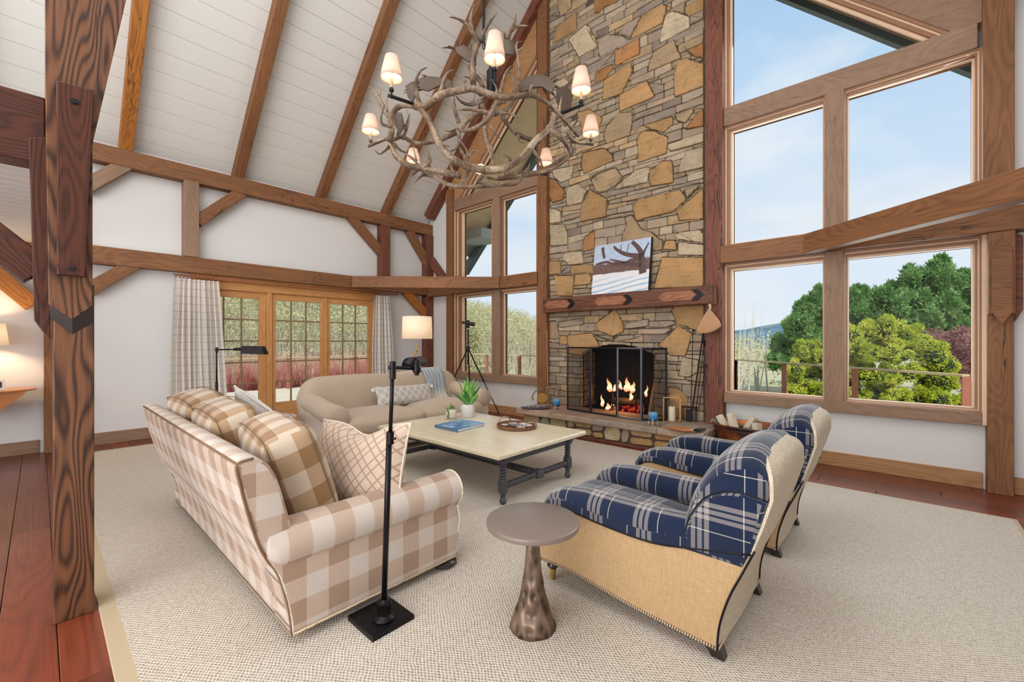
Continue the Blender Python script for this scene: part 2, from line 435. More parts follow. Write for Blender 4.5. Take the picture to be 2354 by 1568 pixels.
def m_weave(name, a, b, s=(240, 240, 240), rough=.8):
    g = NG(name); v = tex(g)
    n1 = g.n('ShaderNodeTexNoise', {'Vector': tex(g, 'Object', (420, 420, 26)), 'Scale': 1., 'Detail': 3}).outputs[0]
    n2 = g.n('ShaderNodeTexNoise', {'Vector': tex(g, 'Object', (26, 26, 460)), 'Scale': 1., 'Detail': 3}).outputs[0]
    f = g.math('MULTIPLY', g.math('ADD', n1, n2), .5)
    c = g.ramp(f, [(.36, srgb(a)), (.62, srgb(b))])
    return g.end(c, rough, 0, g.bump(f, .3, .003), .25)
M_rattan = m_weave('woven_straw', '#a88861', '#bea07a')
M_linen = m_weave('oatmeal_linen', '#ab9d88', '#d8ccb8')
def m_rug():
    g = NG('woven_wool_rug'); v = tex(g); sp = g.n('ShaderNodeSeparateXYZ', {0: v})
    nz = g.n('ShaderNodeTexNoise', {'Vector': v, 'Scale': 9., 'Detail': 4}).outputs[0]
    n3 = g.n('ShaderNodeTexNoise', {'Vector': tex(g, 'Object', (90, 50, 50)), 'Scale': 1., 'Detail': 5, 'Roughness': .7}).outputs[0]
    x = g.math('ADD', g.math('MULTIPLY', sp.outputs[0], 2*PI/.026), g.math('MULTIPLY', nz, 9.))
    y = g.math('ADD', g.math('MULTIPLY', sp.outputs[1], 2*PI/.018), g.math('MULTIPLY', nz, 5.))
    w_ = g.math('MULTIPLY_ADD', g.math('MULTIPLY', g.math('SINE', x), g.math('SINE', y)), .5, .5)
    f = g.math('ADD', g.math('MULTIPLY', w_, .5), g.math('MULTIPLY', n3, .7))
    c = g.ramp(f, [(.3, srgb('#7d7164')), (.5, srgb('#b9aea0')), (.75, srgb('#d6cec3'))])
    return g.end(c, .97, 0, g.bump(f, .8, .006), .1)
M_rug = m_rug()
M_rugb = simple('rug_binding', '#b9a88d', .9, spec=.1, bump=.2, bscale=200)
def emis(name, col, st):
    g = NG(name); e_ = g.n('ShaderNodeEmission', {0: srgb(col) if isinstance(col, str) else col, 1: st}); g.t.links.new(e_.outputs[0], g.o.inputs[0]); return g.m
def m_shade(name, col, st):
    g = NG(name); d = g.n('ShaderNodeBsdfDiffuse', {0: srgb(col)}); tl = g.n('ShaderNodeBsdfTranslucent', {0: srgb(col)})
    e_ = g.n('ShaderNodeEmission', {0: srgb('#ffd9a8'), 1: st}); m1 = g.n('ShaderNodeMixShader', {0: .4, 1: d, 2: tl})
    a = g.n('ShaderNodeAddShader', {0: m1, 1: e_}); g.t.links.new(a.outputs[0], g.o.inputs[0]); return g.m
M_shade = m_shade('lit_linen_shade', '#e3cfc4', .10)
M_shade2 = m_shade('lit_drum_shade', '#e9e2da', .22)
M_bulb = emis('warm_bulb', '#ffdca6', 6); M_bulb2 = emis('dim_bulb', '#ffdca6', 2)

# ------------------------------------------------------------------ beams
def beam(name, p0, p1, wd, ht, m, parent=None, up=(0, 0, 1), bevel=.006, label=None, cat=None, group=None, tint=None, off=(0, 0)):
    p0 = Vector(p0); p1 = Vector(p1); Lg = (p1-p0).length
    M = frame_M(p0, p1-p0, up)
    mb = MB(); y0, z0 = off
    mb.box((0, -wd/2+y0, -ht/2+z0), (Lg, wd/2+y0, ht/2+z0))
    o = mb.build(name, m, parent, bevel=bevel, M=M, tint=tint)
    if label: tag(o, label, cat, group)
    return o
def abeam(name, lo, hi, m, parent=None, **k):
    """axis aligned beam given by corners; local x along the longest side"""
    lo = Vector(lo); hi = Vector(hi); d = hi-lo; c = (lo+hi)/2; a = max(range(3), key=lambda q: abs(d[q]))
    p0 = c.copy(); p1 = c.copy(); p0[a] = lo[a]; p1[a] = hi[a]
    if a == 0: return beam(name, p0, p1, abs(d.y), abs(d.z), m, parent, (0, 0, 1), **k)
    if a == 1: return beam(name, p0, p1, abs(d.x), abs(d.z), m, parent, (0, 0, 1), **k)
    return beam(name, p0, p1, abs(d.y), abs(d.x), m, parent, (1, 0, 0), **k)
# ------------------------------------------------------------------ the room shell
XL, XR, YG, YB = -8.31, 1.55, 6.22, -4.0
RX = -3.38
def zc(x): return x+12.55 if x < RX else 5.79-x
def tint(a, b=None):
    k = random.uniform(a, b if b else a); return (k, k*random.uniform(.97, 1.03), k*random.uniform(.94, 1.03))

# floor of wide planks running across the room
fl = tag(put(bpy.data.objects.new('floor', None)), 'wide red-brown plank floor', None, kind='structure')
mb = MB().box((XL-.1, YB-.1, -.12), (XR+.1, YG+.1, -.03)); mb.build('subfloor', M_mortar, fl)
row = 0; y = YB-.14
while y < YG+.02:
    xs = [XL]; x = XL+random.uniform(.6, 2.6)
    if abs(y-.061) < .02: xs = [XL, -4.87]; x = -2.6
    while x < XR-.5: xs.append(x); x += random.uniform(1.7, 3.2)
    xs.append(XR)
    for a, b in zip(xs[:-1], xs[1:]):
        o = abeam('plank', (a+.0015, y+.0015, -.03), (b-.0015, y+.1985, 0), M_floor, fl, bevel=.0025, tint=tint(.7, 1.15))
    y += .2; row += 1

# walls
mb = MB()
mb.box((XL-.16, YB, 0), (XL, 1.66, 4.30)).box((XL-.16, 4.80, 0), (XL, YG+.2, 4.30)).box((XL-.16, 1.66, 2.44), (XL, 4.80, 4.30))
tag(mb.build('wall_left', M_white), 'white plaster wall with the glazed doors', kind='structure')
mb = MB()
Y0, Y1 = YG, YG+.2
xa = onY(1041, 700, 6.12).x; xb = onY(1262, 700, 6.2).x
mb.box((XL, Y0, 0), (xa, Y1, 4.3)).box((xa, Y0, 0), (xb, Y1, .66))
mb.prism([(XL, 4.3), (xa, 4.3), (xa, zc(xa)-.02), (XL, zc(XL)-.02)], Y0, Y1)
mb.box((-4.8, Y0+.02, 1.55), (-1.9, Y1, 8.0)).box((-4.8, Y0+.02, 0), (-4.3, Y1, 1.6)).box((-2.5, Y0+.02, 0), (-1.9, Y1, 1.6))
mb.box((-2.0, Y0, 0), (.60, Y1, .66)).box((.60, Y0, 0), (XR, Y1, 4.2)).prism([(.60, 4.2), (XR, 4.2), (XR, zc(XR)-.02), (.60, zc(.60)-.02)], Y0, Y1)
tag(mb.build('wall_gable', M_white), 'white plaster gable wall around the chimney and windows', kind='structure')
tag(MB().box((XR, YB, 0), (XR+.16, YG+.2, 4.30)).build('wall_right', M_white), 'white plaster side wall', kind='structure')
tag(MB().prism([(XL-.1, 0), (XR+.1, 0), (XR+.1, zc(XR)), (RX, 9.17), (XL-.1, zc(XL))], YB-.16, YB).build('wall_back', M_white), 'white wall behind the viewer', kind='structure')

# vaulted ceiling of boards
ce = tag(put(bpy.data.objects.new('ceiling', None)), 'white boarded vaulted ceiling', kind='structure')
n_b = 27; t = Vector((1, 0, 1)).normalized()
S0 = Vector((XL-.06, 0, zc(XL-.06))); S1 = Vector((RX, 0, 9.17)); Ls = (S1-S0).length; wB = Ls/n_b
for side in (0, 1):
    for k in range(n_b):
        a = S0+(S1-S0)*(k/n_b); 
        if side: a = Vector((2*RX-a.x, 0, a.z)); d = Vector((-1, 0, 1)).normalized(); nn = Vector((1, 0, 1)).normalized()
        else: d = t; nn = Vector((-1, 0, 1)).normalized()
        c = a+d*wB/2+nn*.011
        M = frame_M((c.x, YB, c.z), (0, 1, 0), nn)
        mb = MB().box((0, -wB/2+.0014, -.011), (YG+.1-YB, wB/2-.0014, .011))
        mb.build('ceiling_board', M_board, ce, bevel=.003, M=M, tint=(1, 1, 1), seg=1)
mb = MB().prism([(XL-.5, zc(XL-.5)+.03), (RX, 9.20), (XR+.5, zc(XR+.5)+.03), (XR+.5, zc(XR+.5)+.2), (RX, 9.4), (XL-.5, zc(XL-.5)+.2)], YB-.2, 8.1)
tag(mb.build('roof', M_gap), 'roof over the great room', kind='structure')
# exterior soffit beyond the gable
M_soff = simple('soffit_board', '#e9cba4', .7, var=.1, vscale=4)
M_fasc = simple('dark_fascia', '#55605e', .6)
so = thing('roof_overhang', 'boarded roof overhang with dark fascia outside the gable windows', 'roof')
for side in (0, 1):
    for k in range(22):
        a = S0+(S1-S0)*(k/22); b = S0+(S1-S0)*((k+1)/22)
        if side: a.x = 2*RX-a.x; b.x = 2*RX-b.x
        MB().prism([(a.x, a.z-.02), (b.x, b.z-.026), (b.x, b.z), (a.x, a.z)], YG+.2, 7.95).build('soffit_board', M_soff if side == 0 else M_fasc, so)
for sgn in (-1, 1):
    X0 = RX+sgn*5.6
    mb = MB().prism([(RX, 9.2), (RX, 8.9), (X0, 8.9-5.6), (X0, 9.2-5.6)], 7.95, 8.1); mb.build('fascia', M_fasc, so)
MB().box((-8.6, 7.3, 4.02), (-7.62, 8.05, 4.26)).build('eave_return', simple('pale_grey_trim', '#a9aaa6', .7), so)

# boarded ceiling of the low side room at the far left, with the loft over it
lc = tag(put(bpy.data.objects.new('ceiling_low', None)), 'low boarded ceiling of the side room', kind='structure')
for k in range(30):
    x = XL+k*.165
    if x > -3.5: break
    MB().box((x+.002, YB, 2.695), (x+.163, .035, 2.712)).build('ceiling_board', M_board, lc, bevel=.003, seg=1)

# baseboards and trims
def struct(name, mb, m, label, **k): return tag(mb.build(name, m, None, **k), label, kind='structure')
def sb(name, lo, hi, m, label): return tag(abeam(name, lo, hi, m, bevel=.004), label, kind='structure')
sb('baseboard_left', (XL, .14, 0), (XL+.025, 1.62, .165), M_mull, 'oak baseboard on the left wall'); 
tag(abeam('baseboard_left_2', (XL, -4, 0), (XL+.025, .0, .165), M_mull, bevel=.004), 'oak baseboard left of the small post', kind='structure')
tag(abeam('baseboard_left_3', (XL, 4.84, 0), (XL+.025, YG, .165), M_mull, bevel=.004), 'oak baseboard right of the glazed doors', kind='structure')
tag(abeam('baseboard_gable', (XL+.03, YG-.025, 0), (-4.97, YG, .16), M_trim, bevel=.004), 'oak baseboard under the small gable windows', kind='structure')
tag(abeam('baseboard_gable_2', (-1.77, YG-.025, 0), (.60, YG, .16), M_trim, bevel=.004), 'oak baseboard under the big gable windows', kind='structure')
tag(abeam('baseboard_gable_3', (.80, YG-.025, 0), (XR, YG, .16), M_trim, bevel=.004), 'oak baseboard right of the front post', kind='structure')

# ------------------------------------------------------------------ timber frame
XF = -8.13
def knee(name, a, b, hw, x0, x1, m, label, axis='x', group=None):
    """diagonal brace lying in a plane of constant x (axis x) or y; a, b are its end centres (2d)"""
    if axis == 'x': x1 = x1-.012 if x1 < -8 else x1; p0 = Vector(((x0+x1)/2, a[0], a[1])); p1 = Vector(((x0+x1)/2, b[0], b[1])); up = (1, 0, 0)
    else: p0 = Vector((a[0], (x0+x1)/2, a[1])); p1 = Vector((b[0], (x0+x1)/2, b[1])); up = (0, 1, 0)
    return beam(name, p0, p1, hw*2, abs(x1-x0), m, None, up, label=label, cat='brace')
abeam('wall_plate', (XL, -3.9, 3.92), (XF, 6.20, 4.165), M_beam, label='long upper beam of the left wall that carries the rafters', cat='beam')
abeam('wall_girt', (XL, -3.9, 2.51), (XF, 6.20, 2.755), M_beam, label='long cracked lower beam of the left wall above the doors', cat='beam')
abeam('wall_stud', (XL, 1.49, 2.755), (XF+.02, 1.68, 3.92), M_mull, label='short upright timber on the left wall above the curtain', cat='post')
abeam('wall_stud', (XL, 4.86, 2.755), (XF+.02, 5.06, 3.92), M_red, label='short upright timber on the left wall nearer the corner', cat='post')
abeam('corner_post', (XL, 6.02, 0), (XF+.02, 6.21, 3.92), M_red, label='dark timber post in the far corner behind the tripod', cat='post')
abeam('small_wall_post', (XL, .04, 0), (XF-.02, .13, 3.92), M_beam, label='slim timber post on the left wall seen past the tall post', cat='post')
M_b2 = M_mull
knee('knee_brace', (.43, 2.13), (.92, 2.56), .085, XL+.02, XF, M_beam, 'knee brace under the lower beam just right of the tall post')
knee('knee_brace', (.40, 3.52), (.83, 3.97), .085, XL+.02, XF, M_mull, 'knee brace under the upper beam just right of the tall post')
knee('knee_brace', (1.66, 3.32), (2.28, 3.95), .085, XL+.02, XF, M_beam, 'knee brace rising right from the stud above the curtain')
knee('knee_brace', (4.90, 3.34), (4.20, 3.97), .08, XL+.02, XF, M_beam, 'knee brace rising left from the stud near the corner')
knee('knee_brace', (6.10, 3.28), (5.58, 3.95), .08, XL+.02, XF, M_beam, 'knee brace rising left from the corner post under the upper beam')
knee('knee_brace', (6.12, 2.02), (5.50, 2.56), .085, XL+.02, XF, M_amber, 'honey brown knee brace above the white drum lamp')
knee('knee_brace', (-.05, 1.90), (-.60, 2.56), .09, XL+.02, XF, M_amber, 'amber knee brace at the far left edge above the lamp')
# rafters
beam('knee_brace', (-8.13, 6.14, 3.36), (-7.52, 6.14, 2.72), .17, .12, M_red, None, (0, 1, 0), label='dark knee brace running right from the far corner post', cat='brace')
for k, yr in enumerate((-1.95, -.56, .83, 2.23, 3.62, 5.01)):
    p0 = Vector((XL-.02, yr, zc(XL-.02)-.125)); p1 = Vector((RX, yr, 9.17-.125))
    lab = ['rafter behind the viewer', 'rafter above the loft', 'leftmost rafter in view beside the tall post', 'second rafter from the left', 'third rafter from the left crossing behind the lamps', 'fourth rafter from the left behind the antlers'][k]
    if k == 0: continue
    beam('rafter', p0, p1, .15, .178, M_beam if k > 2 else M_amber, None, (-1, 0, 1), label=lab, cat='rafter', group='rafters of the left roof slope')
q = 2*RX
beam('rake_rafter', (XF+.02, 6.08, zc(XF+.02)-.125), (RX, 6.08, 9.045), .2, .178, M_red, None, (-1, 0, 1), label='dark red rafter against the gable left of the chimney', cat='rafter')
beam('rake_rafter', (q-XF-.02, 6.08, zc(XF+.02)-.125), (RX, 6.08, 9.045), .2, .178, M_beam, None, (1, 0, 1), label='rafter against the gable above the big windows', cat='rafter')

# gable frame
yF = 6.06
def gx(u, y=6.1): return onY(u, 600, y).x
pl0, pl1 = gx(1235, yF), gx(1256, yF); pr0, pr1 = gx(1621, yF), gx(1661, yF)
abeam('chimney_post', (pl0, yF, 0), (pl1, 6.30, 8.0), M_beam, label='tall timber post on the left of the stone chimney', cat='post')
abeam('chimney_post', (pr0, yF, 0), (pr1, 6.30, 8.0), M_red, label='tall reddish timber post on the right of the stone chimney', cat='post')
wp0, wp1 = gx(1027, 6.08), gx(1041, 6.08)
abeam('window_post', (wp0, 6.06, 0), (wp1, 6.26, zc(wp0)-.3), M_beam, label='slim timber post left of the small gable windows', cat='post')
rp0, rp1 = gx(2260, 6.04), gx(2334, 6.04)
fp = thing('front_post', 'heavy timber post with carved shoulder right of the big windows', 'post', (.7, 6.1, 0))
a_ = gx(2270, 6.08); b_ = gx(2324, 6.08)
abeam('post_shaft', (a_, 6.08, 0), (b_+.02, 6.30, 2.47), M_beam, fp)
abeam('post_shaft', (rp0, 6.06, 2.70), (rp1, 6.30, zc(.75)-.25), M_beam, fp)
abeam('shoulder', (a_-.005, 6.00, 1.70), (b_+.02, 6.08, 2.47), M_beam, fp, bevel=.012)
MB().prism([(a_+.02, 1.72), ((a_+b_)/2+.01, 1.60), (b_+.0, 1.72), (b_+.0, 2.30), ((a_+b_)/2+.01, 2.40), (a_+.02, 2.30)], 5.975, 6.01).build('raised_panel', M_beam, fp, bevel=.006)
MB().prism([(b_+.02, 1.62), (b_+.075, 1.74), (b_+.075, 2.42), (b_+.02, 2.47)], 6.08, 6.24).build('side_shoulder', M_red, fp, bevel=.008)

for (x0, x1, nm) in ((wp1, pl0, 'small'), (pr1, rp0-.03, 'big')):
    abeam('window_sill', (x0, 6.10, .635), (x1+(.028 if nm == 'big' else 0), 6.24, .762), M_mull, label='oak sill beam under the %s gable windows' % nm, cat='sill')
    abeam('transom_beam', (x0, 6.10, 4.30), (x1, 6.30, 4.54), M_mull, label='oak transom above the upper row of %s gable windows' % nm, cat='beam')
abeam('gable_girt', (XL+.03, 6.02, 2.475), (pl0+.02, 6.30, 2.70), M_beam, label='gable beam between the two rows of small windows', cat='beam')
abeam('gable_girt', (pr1-.015, 6.02, 2.475), (XR, 6.30, 2.70), M_beam, label='gable beam between the two rows of big windows', cat='beam')
# horizontal corner braces
def diag(p0, p1, lab, m):
    d = (Vector(p1)-Vector(p0)).normalized()
    return beam('corner_beam', p0, p1, .15, .225, m, None, (0, 0, 1), label=lab, cat='beam', bevel=.008)
diag((XF+.01, 4.23, 2.632), (-5.82, 6.06, 2.587), 'diagonal beam across the far left corner above the lamp', M_beam)
diag((-.79, 6.06, 2.588), (1.53, 4.10, 2.588), 'diagonal beam across the right corner in front of the big windows', M_beam)

# ---- windows
WN = [0]
def ring(poly, dist): return inset_ring(poly, dist)
def window(poly_o, poly_i, label=None):
    """poly_o outer opening, poly_i glass edge (x, z); stepped frame"""
    WN[0] += 1
    r = thing('window_%d' % WN[0], label, None, (0, 6.2, 0), kind='structure')
    n = len(poly_o)
    def lerp(t): return [tuple(Vector(a).lerp(Vector(b), t)) for a, b in zip(poly_o, poly_i)]
    steps = [(0, 6.135), (.28, 6.135), (.28, 6.155), (.42, 6.155), (.42, 6.175), (.70, 6.175), (.70, 6.215), (1., 6.215), (1., 6.25)]
    rings = [[(p[0], yy, p[1]) for p in lerp(t_)] for t_, yy in steps]
    mb = MB().loft(rings[:3], False).loft(rings[4:7], False); mb.loft([[(p[0], 6.30, p[1]) for p in lerp(1.)], [(p[0], 6.30, p[1]) for p in lerp(0)]], False)
    mb.build('window_frame', M_sashb, r)
    MB().loft(rings[2:5], False).loft(rings[6:9], False).build('glazing_bead', M_sash, r)
    MB().prism([tuple(p) for p in ring(poly_i, -.004)], 6.245, 6.251).build('pane', M_glass, r)
def rect(a, b, c, d): return [(a, c), (b, c), (b, d), (a, d)]
def W_(u0, u1, u2, u3, z, lab):
    yo, yi = 6.135, 6.24
    window(rect(gx(u0, yo), gx(u3, yo), z[0], z[3]), rect(gx(u1, yi), gx(u2, yi), z[1], z[2]), lab)
low = (.762, .795, 2.385, 2.475); upz = (2.70, 2.75, 4.235, 4.30)
for z, nm in ((low, 'lower'), (upz, 'upper')):
    W_(1045, 1068, 1132, 1136, z, 'narrow %s window at the far left of the gable' % nm)
    W_(1147, 1162, 1234.5, 1238, z, '%s window left of the chimney post' % nm)
    W_(1661, 1686, 1892, 1897, z, '%s window right of the chimney' % nm)
    W_(1939, 1951, 2233.5, 2257, z, 'wide %s window beside the front post' % nm)
for (u0, u1, nm) in ((1132.5, 1148, 'small'), (1896, 1940, 'big')):
    for (z0, z1, k) in ((.76, 2.48, 'lower'), (2.70, 4.31, 'upper')):
        abeam('mullion', (gx(u0, 6.1), 6.10, z0), (gx(u1, 6.1), 6.30, z1), M_mull, label='oak mullion between the %s %s gable windows' % (nm, k), cat='mullion')
# triangular windows and rake boards
xl = gx(1234, 6.135)
tri_o = [(xl-1.0*0-2.16, 4.54), (xl, 4.54), (xl, 4.54+2.16)]
tri_i = [(xl-1.96, 4.60), (xl-.02, 4.60), (xl-.02, 4.60+1.92)]
window(tri_o, tri_i, 'triangular window left of the chimney under the roof')
xr = gx(1661, 6.135)
tri_o = [(xr, 4.54), (xr+2.14, 4.54), (xr, 4.54+2.14)]; tri_i = [(xr+.1, 4.57), (xr+1.96, 4.57), (xr+.1, 4.57+1.86)]
window(tri_o, tri_i, 'large triangular window right of the chimney under the roof')
MB().prism([(xl-2.16, 4.54), (xl, 6.70), (xl, zc(xl)-.2), (xl-2.62, zc(xl-2.62)-.2), (xl-2.62, 4.54)], 6.12, 6.3).build('rake_board', M_trim, None)
tag(bpy.data.objects['rake_board'], 'amber board along the slope of the left triangular window', 'board')
o = MB().prism([(xr, 6.68), (xr+2.14, 4.54), (xr+2.5, 4.54), (xr+2.5, zc(xr+2.5)-.2), (xr, zc(xr)-.2)], 6.12, 6.3).build('rake_board', M_mull, None)
tag(o, 'oak board along the slope of the right triangular window', 'board')
abeam('window_jamb', (gx(2257, 6.12), 6.12, .635), (gx(2271, 6.12), 6.26, 4.54), M_sash, label='pale jamb strip between the big windows and the front post', cat='trim')
abeam('window_jamb', (wp1, 6.12, .0), (gx(1046, 6.12), 6.26, 4.54), M_sash, label='pale jamb strip right of the slim window post', cat='trim')

# ---- the tall near post at the left
M_post_z = wood('dark_ringed_oak_upright', '#2a170f', '#7e5236', 1.0, .55, .5, .62, 'z'); M_dark_z = wood('dark_board_upright', '#1c0c08', '#552a19', 1.0, .5, .42, .4, 'z')
tp = thing('near_post', 'tall dark oak post with stepped shoulders in the left foreground', 'post', (-3.28, .12, 0))
XPF = -3.165
def pz(u, v, x=XPF): p = onX(u, v, x); return (p.y, p.z)
a0, a1 = pz(122, 1400, -3.20)[0], pz(217, 1400, -3.20)[0]
abeam('post_shaft', (-3.36, a0, 0), (-3.20, a1, 1.75), M_post, tp)
V0, V1, V2 = pz(112, 700), pz(166, 735), pz(213, 703)
pl = [V0, V1, V2, pz(213, 330), pz(290, 0), pz(330, -170), pz(104, -170), pz(104, 200)]
MB().prism(pl, -3.40, XPF, 'x').build('post_head', M_post_z, tp, bevel=.003)
W0, W1, W2 = pz(116, 732, -3.20), pz(166, 768, -3.197), pz(214, 742, -3.20)
MB().loft([[(XPF, V0[0], V0[1]), (XPF, V1[0], V1[1]), (-3.25, V1[0], V1[1]+.01), (-3.25, V0[0], V0[1]+.01)], [(-3.199, W0[0], W0[1]), (-3.197, W1[0], W1[1]), (-3.25, W1[0], W1[1]), (-3.25, W0[0], W0[1])]]).loft([[(XPF, V1[0], V1[1]), (XPF, V2[0], V2[1]), (-3.25, V2[0], V2[1]+.01), (-3.25, V1[0], V1[1]+.01)], [(-3.197, W1[0], W1[1]), (-3.199, W2[0], W2[1]), (-3.25, W2[0], W2[1]), (-3.25, W1[0], W1[1])]]).build('chevron_shoulder', simple('blackened_oak', '#2b2221', .5, var=.3, vscale=15), tp)  # near-black colour stands in for the shade on the shoulder's underside
S = [pz(82, 735, -3.30), pz(112, 782, -3.30), pz(106, 310, -3.30), pz(63, 310, -3.30), pz(80, 700, -3.30)]
MB().prism([pz(66, 318, -3.25), pz(78, 735, -3.25), pz(112, 780, -3.25), pz(116, 780, -3.25), pz(108, 318, -3.25)], -3.40, -3.235, 'x').build('side_shoulder', M_dark_z, tp, bevel=.003)
q0, q1, q2, q3 = pz(130, 184, -3.115), pz(215, 206, -3.115), pz(195, 636, -3.115), pz(131, 631, -3.115)
MB().prism([q0, q1, q2, q3], XPF, -3.115, 'x').build('bolted_plate', M_dark_z, tp, bevel=.004)
for (u, v, r_) in ((172, 234, .013), (166, 618, .010)):
    p = onX(u, v, -3.115)
    MB().lathe([(r_*1.25, -.002), (r_*1.25, .003), (r_*.8, .003), (r_*.8, .012), (0.001, .012)], (-3.115, p.y, p.z), 14, axis='x').build('bolt', M_iron, tp)
abeam('loft_beam', (-3.42, -3.9, 2.36), (-3.255, pz(104, 300, -3.25)[0], 2.70), M_dark, label='very dark beam running left from the tall post', cat='beam')
knee('knee_brace', (.0, 1.80), (-.62, 2.42), .075, -3.38, -3.27, M_dark, 'dark knee brace left of the tall post under the loft beam')
# ------------------------------------------------------------------ stone chimney and hearth
SX0, SX1, SZ0, SZ1 = -4.76, -2.00, .335, 8.1
YS = 6.20
ch = thing('stone_fireplace', 'tall fieldstone fireplace and chimney with a raised stone hearth', 'fireplace', (-3.38, 6.2, 0))
res = .0125
nx = int((SX1-SX0)/res); nz = int((SZ1-SZ0)/res)
lab = np.zeros((nz, nx), int)
# thin courses, slightly wavy
rid = 1; z = 0; rng = random.Random(5); base = []
xx = np.arange(nx)
def wav(seed, amp): return np.array([amp*mnoise.noise(Vector((x*res*1.3+seed*3.1, seed*7.7, 0))) for x in xx])
edges = [np.zeros(nx)]; z = SZ0
k = 0
while z < SZ1:
    z += rng.choice((.07, .085, .10, .12, .14)); k += 1
    edges.append((z-SZ0)/res+wav(k, 3.2))
zz = np.arange(nz)[:, None]
course = np.zeros((nz, nx), int)
for e_ in edges[1:]: course += (zz >= e_[None, :])
for c_ in range(len(edges)):
    x = 0.
    m = course == c_
    while x < nx:
        wd = rng.uniform(.18, .52)/res
        if nx-x-wd < .1/res: wd = nx-x+2
        sl = rng.uniform(-.35, .35)
        left = x+sl*0
        sel = m & (np.arange(nx)[None, :] >= left) & (np.arange(nx)[None, :] < x+wd)
        lab[sel] = rid; rid += 1; x += wd
def zp(pts, ox, oy, s): return [(ox+a/s, oy+b/s) for a, b in pts]
A = lambda *p: zp(p, 1220, 0, 4.752); B = lambda *p: zp(p, 1220, 300, 4.752); C = lambda *p: zp(p, 1200, 500, 4.48); D = lambda *p: zp(p, 1150, 750, 3.923)
OC, TN, GR, RU, LT = '#ad895e', '#a99172', '#a09080', '#a2744b', '#b9a88d'
